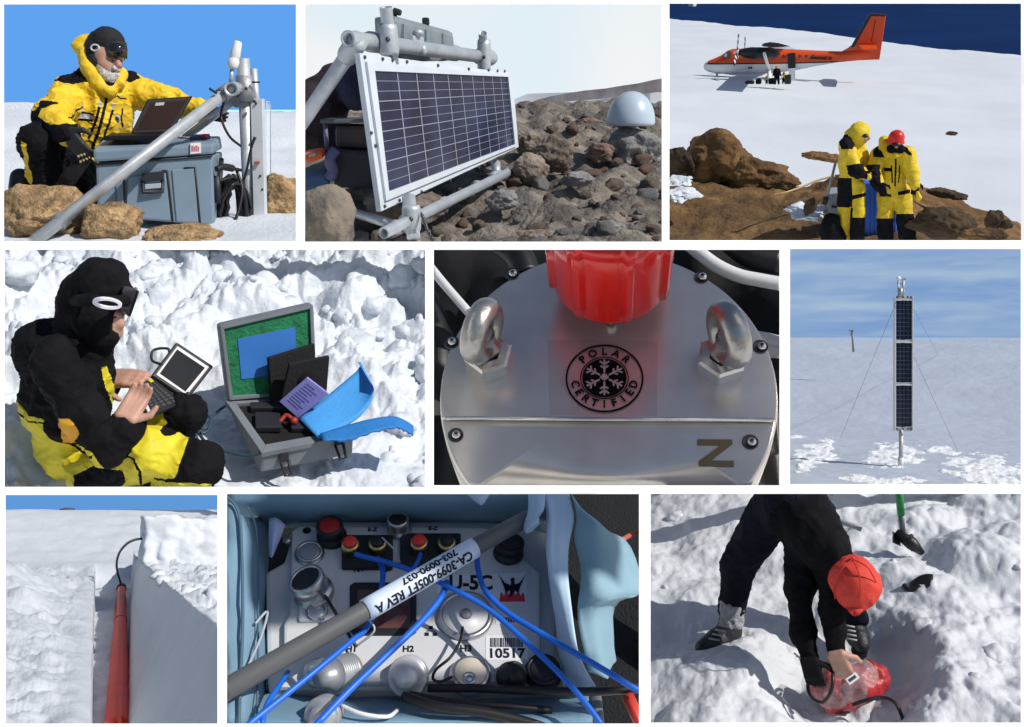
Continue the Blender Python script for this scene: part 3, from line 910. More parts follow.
# gloves: one on the knee, one reaching to the pipe
gl = mat('glove black', (0.02, 0.02, 0.022), 0.55, bump=0.3, bscale=60)
g1 = hand('', P(228, 428, 5.36), (1, 0, 0), P(262, 468, 5.33) - P(212, 405, 5.4), P(250, 420, 5.3) - P(215, 440, 5.36), 0.17, [gl], man, 0.35)
b = B()
for k in range(4):
    b.box(P(232 + 9 * k, 462 - 3 * k, 5.325), (0.011, 0.01, 0.012), bevel=0.003); b.box(P(238 + 9 * k, 478 - 4 * k, 5.325), (0.010, 0.01, 0.012), bevel=0.003)
b.obj('finger_patch', mat('pad tan', (0.45, 0.36, 0.2), 0.6), g1)
B().ell(P(210, 388, 5.39), (0.022, 0.012, 0.014), sub=2).obj('cuff_tab', mat('tab red', (0.35, 0.05, 0.03), 0.5), g1)
hand('', P(632, 335, 5.66), (1, 0, 0), P(668, 345, 5.6) - P(612, 330, 5.7), Vector((0.1, -0.3, 1)), 0.15, [gl], man, 0.5)
# boot of the folded leg
bt = limb([(62, 528, 5.7, 30, 0), (58, 560, 5.68, 30, 0)]) + limb([(50, 575, 5.62, 22, 0), (35, 580, 5.55, 16, 0)])
boot = body('boot', bt, [mat('boot black', (0.015, 0.015, 0.017), 0.4)], 0.01, 0.02, man)

# ================================================================== solar panel on stony ground
use(T2)
P = T.p


def z2(y): return 0.53 * sstep(4.8, 9.2, y)


def h2(x, y):
    v = noise.voronoi(Vector((x * 5.0, y * 5.0, 1.3)))[0]
    v2 = noise.voronoi(Vector((x * 13.0, y * 13.0, 4.0)))[0]
    return z2(y) - 0.13 * (1 - sstep(0.0, 0.35, x)) * (1 - sstep(4.4, 5.4, y)) + 0.05 * fbm(x, y, 1.7, 2.0) + 0.10 * (0.45 - v[0]) + 0.030 * (0.4 - v2[0])


grav = mat('gravel', (0.075, 0.07, 0.068), 0.95, col2=(0.29, 0.25, 0.205), vscale=6, bump=1.0, bscale=30, detail=8, bdist=0.03, blot=0.35, blots=1.6)
terrain('gravel', 3.0, 9.3, h2, grav, 230, 230, label='dark stony ground running back to the ice', cat='gravel')
backdrop('sky', 10.5, sky_mat('glaring sky', None, 1.0, (0.96, 0.985, 1.0), clouds=[((0.35, 0.01, 0.5), (0, 0, 0), 0.36, 0.66, 0.7, (0.62, 0.86, 1.0), 1)]), 'glaring white sky above the stony ground')
finish_rim([(4, 12), (100, 10), (105, 9), (160, 6), (241, 3.3)], (9, 40, 7.6, 8.1), 'white rim of the tray with the solar panel on stones')
b = B()
b.prism([P(zx, zy, 9.7) for zx, zy in ((560, 300), (590, 284), (600, 278), (640, 262), (760, 258), (1040, 250), (1040, 320), (560, 320))], (0, 0.2, 0))
b.obj('ice', snow_m, None, 'white strip of ice beyond the stones', 'ice', None, 'structure')
b = B()
b.prism([P(zx, zy, 9.5) for zx, zy in ((640, 292), (660, 281), (700, 270), (760, 259), (800, 253), (860, 247), (900, 240), (950, 233), (1000, 222), (1050, 214), (1050, 256), (1000, 258), (940, 264), (880, 272), (830, 278), (780, 281), (720, 287), (680, 292))], (0, 0.15, 0))
b.obj('hill', mat('hill slate', (0.20, 0.19, 0.20), 0.9, var=0.25, vscale=8), None, 'long low dark hill on the skyline behind the dome', 'hill', None, 'structure')

# loose stones: a few shapes, many stones
stone_m = [mat('stone brown', (0.11, 0.088, 0.076), 0.9, col2=(0.28, 0.225, 0.18), vscale=14, bump=0.8, bscale=40, bdist=0.02, blot=0.35, blots=3),
           mat('stone grey', (0.13, 0.13, 0.135), 0.9, col2=(0.29, 0.28, 0.27), vscale=14, bump=0.8, bscale=40, bdist=0.02),
           mat('stone red', (0.11, 0.07, 0.058), 0.9, col2=(0.23, 0.155, 0.12), vscale=14, bump=0.8, bscale=40, bdist=0.02)]
rg = random.Random(11)
shapes = []
for i in range(9):
    bb = B(); bb.rock((0, 0, 0), (1, 0.8, 0.66), 60 + i, sub=3, rough=0.22, facet=1.0); bmesh.ops.recalc_face_normals(bb.bm, faces=bb.bm.faces)
    me = bpy.data.meshes.new('stone'); bb.bm.to_mesh(me); bb.bm.free(); me.materials.append(stone_m[i % 3]); shapes.append(me)
placed = []; n = 0
while n < 290:
    zy = 300 + 380 * rg.random() ** 0.8; zx = rg.uniform(-10, 1030)
    if zx < 600 and zy < 480 - 0.1 * zx: continue
    d = T.ray(zx / T.sc + T.ox, zy / T.sc + T.oy)
    y = 3.3
    while y < 9.1 and T.h + d.z / d.y * y > z2(y): y += 0.03
    q = T.p(zx, zy, y); r = (rg.choice((8, 10, 12, 14, 18, 22, 28, 34)) * rg.uniform(0.8, 1.25)) * T.m(y) * (0.7 + 0.5 * (zy - 280) / 400)
    if any((q - o).length < (r + s) * 0.62 for o, s in placed): continue
    placed.append((q, r))
    o = bpy.data.objects.new('stone', shapes[rg.randrange(9)]); COL.objects.link(o); T.objs.append(o)
    o.matrix_world = T.M @ Matrix.Translation(Vector((q.x, q.y, h2(q.x, q.y) + 0.25 * r))) @ Euler((rg.uniform(-.3, .3), rg.uniform(-.3, .3), rg.uniform(0, 6.28))).to_matrix().to_4x4() @ Matrix.Diagonal((r, r, r, 1))
    tags(o, 'rough loose stone lying among the many on the dark ground', 'stone', 'loose stones on the dark ground'); n += 1


def big(zx, zy, y, rx, rz, sd, m_, lab, rough=0.25, dy=None):
    mm = T.m(y)
    return B().rock(P(zx, zy, y), (rx * mm, (dy or rx * 0.8) * mm, rz * mm), sd, sub=5, rough=rough).obj('boulder', m_, None, lab, 'boulder', 'boulders on the dark ground')


lich = mat('stone lichen', (0.13, 0.115, 0.10), 0.9, col2=(0.24, 0.20, 0.15), vscale=9, bump=0.7, bscale=30, bdist=0.02)
big(88, 612, 4.25, 95, 98, 5, lich, 'big smooth boulder at the foot of the dark bags left of the panel', 0.15)
big(300, 575, 4.75, 125, 50, 9, stone_m[0], 'brown boulder under the lower edge of the solar panel', 0.2)
big(645, 472, 5.6, 56, 46, 14, stone_m[0], 'rounded brown boulder just right of the lower pipe end')
big(708, 432, 5.9, 60, 52, 15, stone_m[0], 'pointed brown boulder between the panel and the dome')
big(938, 412, 6.3, 84, 62, 16, stone_m[1], 'large grey boulder carrying the dome')
big(838, 428, 6.2, 44, 30, 18, stone_m[2], 'reddish boulder left of the boulder carrying the dome')
big(805, 340, 7.6, 42, 12, 19, stone_m[2], 'flat dark slab behind the reddish boulder left of the dome')
big(560, 560, 4.9, 52, 30, 20, stone_m[1], 'grey boulder below the right end of the lower pipe')
big(640, 400, 6.4, 38, 34, 23, stone_m[0], 'brown boulder touching the right edge of the solar panel')
big(780, 500, 5.3, 50, 22, 24, stone_m[1], 'flat grey boulder on the open ground in front of the dome')
big(870, 640, 4.1, 46, 24, 25, stone_m[1], 'pale grey boulder at the near edge right of the panel')
big(660, 660, 3.9, 52, 24, 27, stone_m[0], 'brown boulder at the near edge below the chain')

# the panel
wf = mat('frame white', (0.58, 0.63, 0.69), 0.45, 0.0, var=0.04)
pan = thing('solar_panel', P(300, 600, 4.3), 'tilted dark solar panel in a white bolted frame', 'solar panel')
outer, n_ = T.quad([(167, 148), (595, 205), (612, 412), (228, 592)], 4.3, 5.9, 5.9)
def on(pts, off=0.0): return [T.plane(x, z, outer[0] + n_ * off, n_) for x, z in pts]
def slab(b, pts, off, th, bev=0.0, m=0):
    f = on(pts, off); b.hexa(f, [v - n_ * th for v in f], bev, m)
b = B(); slab(b, [(167, 148), (595, 205), (612, 412), (228, 592)], 0, 0.03, 0.004); b.obj('backing_plate', wf, pan)
ring_o = [(188, 172), (588, 210), (608, 408), (242, 562)]; ring_i = [(210, 198), (583, 215), (602, 404), (250, 536)]
b = B()
for i in range(4):
    j = (i + 1) % 4
    slab(b, [ring_o[i], ring_o[j], ring_i[j], ring_i[i]], 0.014, 0.012, 0.0)
b.obj('frame', wf, pan)
def hmap(src):
    (x0, y0), (x1, y1), (x2, y2), (x3, y3) = src
    dx1, dx2, dx3 = x1 - x2, x3 - x2, x0 - x1 + x2 - x3; dy1, dy2, dy3 = y1 - y2, y3 - y2, y0 - y1 + y2 - y3
    D = dx1 * dy2 - dx2 * dy1; g = (dx3 * dy2 - dx2 * dy3) / D; h = (dx1 * dy3 - dx3 * dy1) / D
    def f(u, v):
        w_ = g * u + h * v + 1
        return (((x1 - x0 + g * x1) * u + (x3 - x0 + h * x3) * v + x0) / w_, ((y1 - y0 + g * y1) * u + (y3 - y0 + h * y3) * v + y0) / w_)
    return f
cells = mat('solar cell', (0.018, 0.022, 0.06), 0.18, spec=0.6, var=0.35, vscale=5)
b = B(); slab(b, ring_i, 0.004, 0.004); cs = b.obj('cell_sheet', cells, pan)
H = hmap(ring_i)
line_m = mat('cell line', (0.30, 0.32, 0.40), 0.4)
b = B()
def strip(u0, v0, u1, v1): slab(b, [H(u0, v0), H(u1, v0), H(u1, v1), H(u0, v1)], 0.0055, 0.0012)
for k in range(1, 10): strip(k / 10 - .002, 0, k / 10 + .002, 1)
b.obj('cell_grid', line_m, cs)
b = B()
for k in range(1, 4): strip(0, k / 4 - .0035, 1, k / 4 + .0035)
for k in range(4):
    for q in (0.33, 0.67): strip(0, (k + q) / 4 - .002, 1, (k + q) / 4 + .002)
b.obj('busbars', line_m, cs)
b = B()
for x, y in ((181, 160), (231, 165), (259, 168), (299, 173), (386, 183), (472, 193), (527, 196), (552, 198), (572, 199), (199, 372), (211, 408), (206, 320), (237, 577), (278, 560), (299, 552), (340, 537), (420, 505), (500, 470), (560, 444)):
    c = on([(x, y)], 0.002)[0]; b.lathe([(0, 0.007), (0.007, 0.006), (0.009, 0), (0, 0)], c, n_, 10)
b.obj('bolt', mat('dark steel', (0.07, 0.07, 0.075), 0.4, 0.6), pan)

# pipe frame
galv = mat('galvanised pipe', (0.50, 0.54, 0.58), 0.45, 0.5, var=0.12, vscale=9, bump=0.1, bscale=50)
pf = thing('pipe_frame', P(312, 660, 4.3), 'galvanised pipe frame with clamps carrying the solar panel and grey case', 'pipe frame')
b = B(); b.pipe(P(133, 108, 4.36), P(538, 163, 5.95), 22 * T.m(4.36), 0.3); b.obj('crossbar', galv, pf)
b = B(); b.pipe(P(240, 20, 4.55), P(262, 200, 4.62), 17.5 * T.m(4.55)); b.obj('upright', galv, pf)
b = B(); b.pipe(P(511, 93, 5.7), P(518, 240, 5.95), 11.5 * T.m(5.75)); b.obj('upright', galv, pf)
b = B(); b.tube([P(158, 118, 4.42), P(-30, 395, 5.0)], 21 * T.m(4.6), 20); st = b.obj('slanting_strut', galv, pf)
b = B(); b.box(P(112, 190, 4.53), (0.05, 0.02, 0.012), Matrix.Rotation(0.2, 3, 'Y'), 0.004); b.obj('orange_tape', mat('tape orange', (0.6, 0.22, 0.03), 0.6), st)
b = B(); b.pipe(P(234, 652, 4.08), P(586, 481, 5.6), 17 * T.m(4.1), 0.3); b.obj('foot_pipe', galv, pf)
b = B(); b.tube([P(304, 552, 4.45), P(318, 664, 4.3)], 20 * T.m(4.3), 20); b.obj('foot_post', galv, pf)
b = B(); b.tube([P(548, 455, 5.7), P(551, 498, 5.62)], 13 * T.m(5.6), 16); b.obj('foot_post', galv, pf)
b = B(); b.tube([P(100, 580, 4.75), P(300, 640, 4.38)], 14 * T.m(4.5), 16); b.obj('cross_pipe', galv, pf)
clg = mat('clamp zinc', (0.45, 0.49, 0.52), 0.5, 0.4, bump=0.15, bscale=40)
def clamp(c, ax, r, l):
    ax = Vector(ax).normalized(); b = B(); b.lathe([(0, -l), (r, -l), (r * 1.08, -l * .7), (r * 1.08, l * .7), (r, l), (0, l)], Vector(c), ax, 20)
    o = b.obj('clamp', clg, pf); b = B(); s_ = ax.orthogonal().normalized(); b.ell(Vector(c) + Vector((0, -r * 1.05, 0)), r * 0.28, sub=2); b.obj('bolt', MATS['dark steel'], o)
tp = P(538, 163, 5.95) - P(133, 108, 4.36); lp_ = P(586, 481, 5.6) - P(234, 652, 4.08); m4 = T.m(4.5)
clamp(P(205, 118, 4.62), tp, 26 * m4, 0.05); clamp(P(248, 112, 4.58), (0.05, 0, -1), 25 * m4, 0.07); clamp(P(430, 148, 5.5), tp, 20 * T.m(5.5), 0.04)
clamp(P(517, 160, 5.85), tp, 21 * T.m(5.8), 0.09); clamp(P(515, 160, 5.75), (0, 0, 1), 17 * T.m(5.8), 0.1); clamp(P(147, 135, 4.45), P(-30, 395, 5.0) - P(158, 118, 4.42), 27 * m4, 0.07)
clamp(P(305, 618, 4.38), lp_, 22 * m4, 0.05); clamp(P(312, 610, 4.33), (0, 0, 1), 24 * m4, 0.06); clamp(P(268, 635, 4.22), lp_, 19 * T.m(4.2), 0.012); clamp(P(495, 522, 5.2), lp_, 16 * T.m(5.2), 0.012); clamp(P(402, 570, 4.8), lp_, 17 * T.m(4.8), 0.04); clamp(P(548, 494, 5.5), lp_, 15 * T.m(5.5), 0.06)
b = B()
f = [P(315, 98, 4.95), P(345, 103, 5.05), P(348, 140, 5.05), P(318, 138, 4.95)]; b.hexa(f, [v + Vector((0, 0.06, 0)) for v in f], 0.006).ell(P(330, 92, 5.0), (0.03, 0.03, 0.02)).ell(P(345, 140, 5.0), (0.02, 0.03, 0.03))
b.obj('bracket', clg, pf)
# chain hanging from the lower pipe
b = B(); cp = spline([P(340, 598, 4.3), P(350, 625, 4.25), P(362, 655, 4.2), P(382, 690, 4.1)], 7)
for k in range(len(cp) - 1):
    a, c = cp[k], cp[k + 1]; d = (c - a).normalized(); s_ = d.cross(Vector((0, 1, 0) if k % 2 else (1, 0.3, 0))).normalized(); l = (c - a).length * 0.75
    b.tube([(a + c) / 2 + d * l * math.cos(t * math.tau / 10) + s_ * l * 0.5 * math.sin(t * math.tau / 10) for t in range(10)], 0.006, 6, close=True)
b.obj('chain', mat('chain steel', (0.12, 0.12, 0.13), 0.4, 0.7), None, 'dark steel chain hanging from the lower pipe to the stones', 'chain')

# grey instrument case strapped behind the top pipe
gc = mat('case green grey', (0.19, 0.23, 0.25), 0.6, var=0.1, bump=0.2, bscale=60)
ic = thing('instrument_case', P(330, 160, 5.2), 'grey-green plastic instrument case with black latches behind the top pipe', 'case')
b = B(); b.hexa([P(262, 42, 4.9), P(428, 88, 5.7), P(438, 170, 5.7), P(266, 178, 4.9)], [P(206, 45, 5.35), P(372, 84, 6.2), P(380, 160, 6.2), P(212, 150, 5.35)], 0.03); bd = b.obj('case_body', gc, ic)
b = B()
for x in (292, 355, 402):
    f, nn = T.quad([(262, 42), (428, 88), (438, 170), (266, 178)], 4.9, 5.7, 5.7, 0.012)
    q = [T.plane(xx, zz, f[0], nn) for xx, zz in ((x, 58 + (x - 262) * .25), (x + 9, 60 + (x - 262) * .25), (x + 9, 170), (x, 170))]
    b.hexa(q, [v - nn * 0.03 for v in q], 0.003)
b.obj('rib', gc, bd)
b = B(); b.box(P(272, 33, 5.0), (0.045, 0.05, 0.03), Matrix.Rotation(0.3, 3, 'Y'), 0.01).tube([P(264, 46, 5.0), P(266, 34, 5.0), P(276, 31, 5.0)], 0.014, 8); b.obj('latch', cdark, ic)
b = B(); b.box(P(352, 60, 5.4), (0.04, 0.05, 0.04), None, 0.01); b.obj('latch', cdark, ic)

# dark bags and boxes on the left behind the panel
nav = mat('bag navy', (0.03, 0.032, 0.07), 0.8, var=0.3, bump=0.5, bscale=14, bdist=0.05)
dbr = mat('bag dark', (0.028, 0.018, 0.022), 0.85, var=0.3, bump=0.5, bscale=14, bdist=0.05)
body('duffel_bag', limb([(60, 300, 5.6, 60, 0), (150, 225, 5.5, 44, 0), (165, 265, 5.4, 38, 0)]) + limb([(40, 330, 5.5, 60, 0), (90, 380, 5.5, 55, 0)]) + limb([(110, 240, 5.55, 50, 1), (40, 310, 5.45, 56, 1), (30, 390, 5.4, 50, 1)]),
     [nav, dbr], 0.02, 0.06, None, None, 0.03, 4, label='soft dark navy bag heaped behind the left edge of the solar panel', cat='bag')
db = mat('box black', (0.022, 0.024, 0.032), 0.6, var=0.2, bump=0.2, bscale=40)
bx = thing('field_box', P(140, 520, 4.9), 'black box with a flat grey top behind the big smooth boulder', 'box')
b = B(); f = [P(82, 415, 4.8), P(210, 425, 4.8), P(225, 530, 4.8), P(95, 525, 4.8)]; b.hexa(f, [v + Vector((0, 0.35, 0)) for v in f], 0.02); b.obj('box_body', db, bx)
b = B(); f = [P(98, 350, 4.85), P(195, 350, 4.85), P(195, 418, 4.85), P(98, 412, 4.85)]; b.hexa(f, [v + Vector((0, 0.3, 0)) for v in f], 0.025); b.obj('equipment_body', mat('box brown', (0.06, 0.05, 0.05), 0.6), bx)
b = B(); f = [P(55, 334, 4.8), P(195, 332, 4.8), P(195, 344, 4.8), P(58, 346, 4.8)]; b.hexa(f, [v + Vector((0, 0.35, 0)) for v in f], 0.006); b.obj('flat_lid', mat('plate grey', (0.10, 0.11, 0.12), 0.5), bx)
b = B(); b.tube([P(70, 345, 4.82), P(76, 420, 4.8)], 0.012, 8).tube(spline([P(100, 420, 4.78), P(84, 445, 4.76), P(92, 480, 4.75), P(80, 500, 4.75)]), [0.03] * 25, 8); b.obj('strap', mat('strap lilac', (0.12, 0.12, 0.22), 0.6), bx)
ra = thing('handheld_radio', P(40, 455, 4.75), 'small orange handheld device lying beside the black box', 'radio')
b = B(); f = [P(8, 432, 4.7), P(60, 424, 4.72), P(66, 446, 4.72), P(14, 458, 4.7)]; b.hexa(f, [v + Vector((0, 0.1, 0.02)) for v in f], 0.018); b.obj('radio_body', mat('radio orange', (0.75, 0.12, 0.02), 0.4), ra)
b = B(); f = [P(22, 430, 4.69), P(44, 427, 4.69), P(46, 436, 4.69), P(24, 440, 4.69)]; b.hexa(f, [v + Vector((0, 0.02, 0)) for v in f], 0.004); b.obj('display', mat('radio grey', (0.3, 0.32, 0.34), 0.3), ra)
b = B(); f = [P(-10, 500, 4.7), P(75, 488, 4.75), P(85, 520, 4.72), P(0, 540, 4.65)]; b.hexa(f, [v + Vector((0, 0.15, 0.03)) for v in f], 0.02); b.obj('tarp', mat('tarp blue', (0.08, 0.16, 0.25), 0.6, bump=0.4, bscale=12), None, 'folded blue-grey tarp under the orange device', 'tarp')

# the dome
dm = mat('dome shell', (0.42, 0.51, 0.60), 0.32, spec=0.6, var=0.05, vscale=3)
dome = thing('dome_antenna', P(928, 372, 6.3), 'smooth blue-grey dome antenna on a short stem above the grey boulder', 'antenna')
m6 = T.m(6.3); cc = P(925, 342, 6.3)
prof = [(0, 84 * m6)] + [(68 * m6 * math.sin(a), 84 * m6 * math.cos(a)) for a in [k * math.pi / 2 / 12 for k in range(1, 13)]] + [(67 * m6, -5 * m6), (60 * m6, -9 * m6), (0, -9 * m6)]
b = B(); b.lathe(prof, cc, (0.02, 0, 1), 48); b.obj('dome_shell', dm, dome)
b = B(); b.tube([P(928, 344, 6.3), P(930, 375, 6.3)], 13 * m6, 14).lathe([(0, 0), (22 * m6, 0), (22 * m6, 6 * m6), (0, 6 * m6)], P(930, 372, 6.3), (0, 0, 1), 16); b.obj('stem', mat('stem grey', (0.3, 0.32, 0.34), 0.5), dome)

# ================================================================== aeroplane on the snow, two people on the rocks
use(T3)
P = T.p
gL, gR = T.g(15, 45), T.g(1015, 138)
ed = (gR - gL).normalized(); en = Vector((-ed.y, ed.x, 0));
if en.y < 0: en = -en


def h3(x, y):
    d = (Vector((x, y, 0)) - gL).dot(en) + 1.5 * noise.noise(Vector((x * .05, y * .05, 0)))
    base = 0.35 * fbm(x, y * 0.5, 0.035, 5) + 0.25 * fbm(x * 0.4, y, 0.12, 9, 3) - 0.9 * max(0, d + 4) ** 1.0 * 0.22 * (d > -4)
    return max(base, -14)


snow3 = mat('wind packed snow', (0.60, 0.64, 0.69), 0.6, bump=0.12, bscale=2.0, spec=0.2, var=0.04, vscale=0.15, bdist=0.15)
terrain('snow', 15, 230, h3, snow3, 190, 120, label='broad snow slope under the red aeroplane', cat='snow')
b = B(); b.raw([(-160, 70, -3), (240, 70, -3), (240, 400, -3), (-160, 400, -3)], [(0, 1, 2, 3)])
b.obj('sea', mat('sea', (0.003, 0.020, 0.085), 0.8, spec=0.04, var=0.15, vscale=0.05, bump=0.3, bscale=0.6, bdist=0.1), None, 'dark blue sea beyond the snow edge', 'sea', None, 'structure', recalc=False)
bb = B(); bb.rock(T.ground(692, 6.2, -3), (1.0, 1.0, 1.2), 4, sub=3, rough=0.3).obj('ice_floe', snow3, None, 'tiny white ice floe out on the dark sea', 'ice floe')
finish_rim([(3.6, 320), (15, 180), (48, 112), (83, 79), (160, 48), (190, 34), (200, 19), (241, 13)], (9, 40, 40, 8.8), 'white rim of the tray with the red aeroplane')

# rocky knoll in front
earth = mat('brown ground', (0.115, 0.058, 0.02), 0.95, col2=(0.235, 0.135, 0.05), vscale=2.6, bump=1.0, bscale=9, detail=9, bdist=0.07, blot=0.45, blots=0.8)
ridge = [(-40, 520), (15, 525), (200, 520), (400, 524), (470, 505), (560, 500), (690, 518), (740, 540), (790, 548), (850, 566), (880, 590), (950, 600), (1000, 632), (1060, 650)]
def ridge_at(x):
    for (a, ya), (c, yc) in zip(ridge, ridge[1:]):
        if x <= c: return ya + (yc - ya) * max(0, (x - a) / (c - a))
    return ridge[-1][1]
rows = []
for i in range(60):
    t = i / 59 * 1.5; row = []
    for j in range(110):
        zx = -40 + 1120 * j / 109
        if t <= 1:
            q = P(zx, 735 + (ridge_at(zx) - 735) * t, 14.2 + 4.6 * t)
        else:
            q = P(zx, ridge_at(zx), 18.8); q.y += (t - 1) * 10; q.z -= ((t - 1) * 2) ** 1.3 * 6
        q.z += (0.13 * fbm(q.x, q.y, 0.9, 3) + 0.05 * fbm(q.x, q.y, 4.0, 8)) * (0.6 + 0.6 * t)
        row.append(q)
    rows.append(row)
B().sheet(rows).obj('hillside', earth, None, 'brown stony knoll in front of the snow slope', 'hillside', None, 'structure')
brock = mat('brown rock', (0.10, 0.05, 0.018), 0.95, col2=(0.25, 0.14, 0.052), vscale=1.8, bump=1.0, bscale=6, detail=9, bdist=0.10, blot=0.55, blots=0.9)
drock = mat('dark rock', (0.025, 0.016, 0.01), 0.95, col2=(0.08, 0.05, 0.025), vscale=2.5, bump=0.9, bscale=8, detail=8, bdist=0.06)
def rk(parts, m_, lab, name='boulder', cat='boulder', grp='boulders on the knoll'):
    b = B()
    for (zx, zy, y, rx, rz, sd, rot) in parts: b.rock(P(zx, zy, y), (rx * T.m(y), rx * T.m(y) * 0.7, rz * T.m(y)), sd, sub=5, rough=0.24)
    return b.obj(name, m_, None, lab, cat, grp)
rk([(150, 462, 19.4, 118, 86, 31, 0), (262, 498, 19.2, 120, 62, 33, 0), (330, 520, 18.8, 60, 28, 35, 0)], brock, 'huge brown boulder rising at the left above the snow')
rk([(42, 470, 18.9, 52, 56, 37, 0)], drock, 'dark rock standing in for the shaded side of the huge brown boulder')  # dark colour imitates the shade on the boulder's left side
rk([(792, 640, 14.9, 84, 52, 41, 0)], drock, 'dark shaded rock beside the legs of the person in the red helmet')  # the shadow on this rock is put into its dark colour
rk([(938, 622, 14.6, 26, 30, 43, 0), (975, 640, 14.5, 20, 14, 46, 0)], drock, 'small pointed dark rock at the right end of the knoll')
rk([(905, 668, 13.6, 60, 26, 45, 0)], brock, 'low brown rock under the small pointed dark rock')
rk([(432, 442, 24.5, 40, 12, 47, 0), (466, 450, 24.3, 40, 14, 48, 0)], brock, 'flat brown rock showing through the snow behind the person in the yellow hood')
rk([(818, 380, 36, 15, 6, 51, 0)], drock, 'lone dark stone lying out on the snow slope')
rk([(790, 548, 17.5, 45, 14, 52, 0), (840, 560, 17.4, 30, 10, 53, 0)], drock, 'dark low rocks along the snow line right of the two people', 'rock_ledge', 'rock ledge', None)
rk([(415, 590, 14.8, 18, 28, 58, 0)], drock, 'small upright dark rock left of the grey crate')
for zx, zy, y, rx, rz, lab in ((48, 513, 17.6, 32, 9, 'small upper snow patch by the huge brown boulder'), (58, 550, 16.6, 44, 12, 'lower snow patch on the left of the knoll'), (410, 604, 15.3, 46, 15, 'bluish snow patch beside the dark bag')):
    b = B(); b.rock(P(zx, zy, y), (rx * T.m(y) * 1.1, 0.45, rz * T.m(y) * .9), int(zx), sub=5, rough=0.5, facet=0.3)
    for v in b.bm.verts: v.co += Vector((noise.noise(v.co * 3) * .12, 0, noise.noise(v.co * 5) * 0.03))
    b.obj('snow_patch', snow3, None, lab, 'snow', None)

# ---------------- the aeroplane
YP = 80.0
org = mat('aircraft red', (0.66, 0.075, 0.012), 0.35, spec=0.5, var=0.05, vscale=0.6)
awh = mat('aircraft white', (0.72, 0.73, 0.75), 0.4)
abk = mat('aircraft black', (0.012, 0.013, 0.016), 0.35)
agl = mat('aircraft glass', (0.01, 0.012, 0.016), 0.08, spec=0.8)
plane = thing('aeroplane', P(240, 235, YP), 'red and white propeller aeroplane on skis standing on the snow', 'aeroplane')
st = [(113, 186, 190), (118, 178, 198), (130, 171, 204), (150, 163, 208), (165, 156, 209), (180, 144, 210), (195, 139, 210), (240, 137, 210), (320, 138, 208), (380, 141, 200), (440, 144, 188), (500, 146, 177), (560, 140, 172), (606, 140, 170)]
wid = [0.1, 0.45, 0.65, 0.8, 0.85, 0.88, 0.9, 0.9, 0.9, 0.85, 0.65, 0.42, 0.25, 0.1]
def stripe(zx): return 178 - (zx - 130) * 0.012
b = B(); prev = None
def lerp_st(zx):
    for (s0, w0), (s1, w1) in zip(zip(st, wid), zip(st[1:], wid[1:])):
        if zx <= s1[0] + 1e-6:
            t = (zx - s0[0]) / (s1[0] - s0[0]); return s0[1] + (s1[1] - s0[1]) * t, s0[2] + (s1[2] - s0[2]) * t, w0 + (w1 - w0) * t
zxs = [113, 115, 118, 122, 126, 130] + list(range(134, 606, 6)) + [606]
for zx in zxs:
    zt, zb, w_ = lerp_st(zx); a, c = P(zx, zt, YP), P(zx, zb, YP); zm, zr = (a.z + c.z) / 2, max(1e-3, (a.z - c.z) / 2)
    def zn(zy): return max(-0.96, min(0.96, (P(zx, zy, YP).z - zm) / zr))
    s1, s2 = zn(stripe(zx) - 1), zn(stripe(zx) + 3)
    if s1 - s2 < 0.01: s2 = s1 - 0.01
    lv = [0.995] + [s1 + (0.995 - s1) * q for q in (0.93, 0.8, 0.6, 0.3)] + [s1, s2] + [s2 + (-0.995 - s2) * q for q in (0.3, 0.6, 0.8, 0.93, 1)]
    hw = [w_ * max(0.0, 1 - abs(z) ** 2.6) ** (1 / 2.2) for z in lv]
    ring = [b.bm.verts.new((a.x, YP - q, zm + zr * z)) for z, q in zip(lv, hw)] + [b.bm.verts.new((a.x, YP + q, zm + zr * z)) for z, q in reversed(list(zip(lv, hw)))]
    N = len(ring); L2 = len(lv)
    if prev:
        for k in range(N):
            f = b.bm.faces.new((prev[k], prev[(k + 1) % N], ring[(k + 1) % N], ring[k])); f.smooth = True
            kk = k if k < L2 else N - 2 - k
            f.material_index = 1 if zx < 129 or kk >= 6 else (2 if kk == 5 else 0)
    else: b.bm.faces.new(ring)
    prev = ring
b.bm.faces.new(prev)
fus = b.obj('fuselage', [org, awh, abk], plane)
for q in ([(167, 166), (172, 152), (184, 145), (190, 147), (190, 162), (172, 168)],):
    d = -0.93; f = [P(x, y, YP + d) for x, y in q]; B().prism(f, (0, 0.3, 0)).obj('cockpit_window', agl, fus)
b = B()
f = [P(x, y, YP - .94) for x, y in ((172, 155), (178, 150), (179, 160), (173, 163))]; b.prism(f, (0, .1, 0)); b.obj('window_frame', awh, fus)
for zx in (296, 320, 340, 386, 404, 424):
    B().prism([P(zx + 4 * math.cos(t * math.tau / 10), 160 + 5 * math.sin(t * math.tau / 10), YP - .92) for t in range(10)], (0, 0.12, 0)).obj('window', agl, fus)
dr = B().prism([P(x, y, YP - .93) for x, y in ((352, 152), (373, 150), (374, 193), (353, 195))], (0, 0.2, 0)).obj('door', abk, fus)  # black slab stands in for the shade inside the open doorway
b = B(); f = [P(x, y, YP - 1.3) for x, y in ((354, 196), (373, 194), (374, 234), (356, 235))]; b.prism(f, (0, 0.08, 0)); b.obj('stair', awh, dr)
b = B(); b.text('KENN BOREK AIR', P(448, 165, YP - .80), (1, -.12, 0), (0, 0, 1), 11 * T.m(YP), thick=.3, bold=.03, width=58 * T.m(YP))
b.obj('lettering', mat('dark letter', (0.10, 0.015, 0.01), 0.5), fus)
b = B()
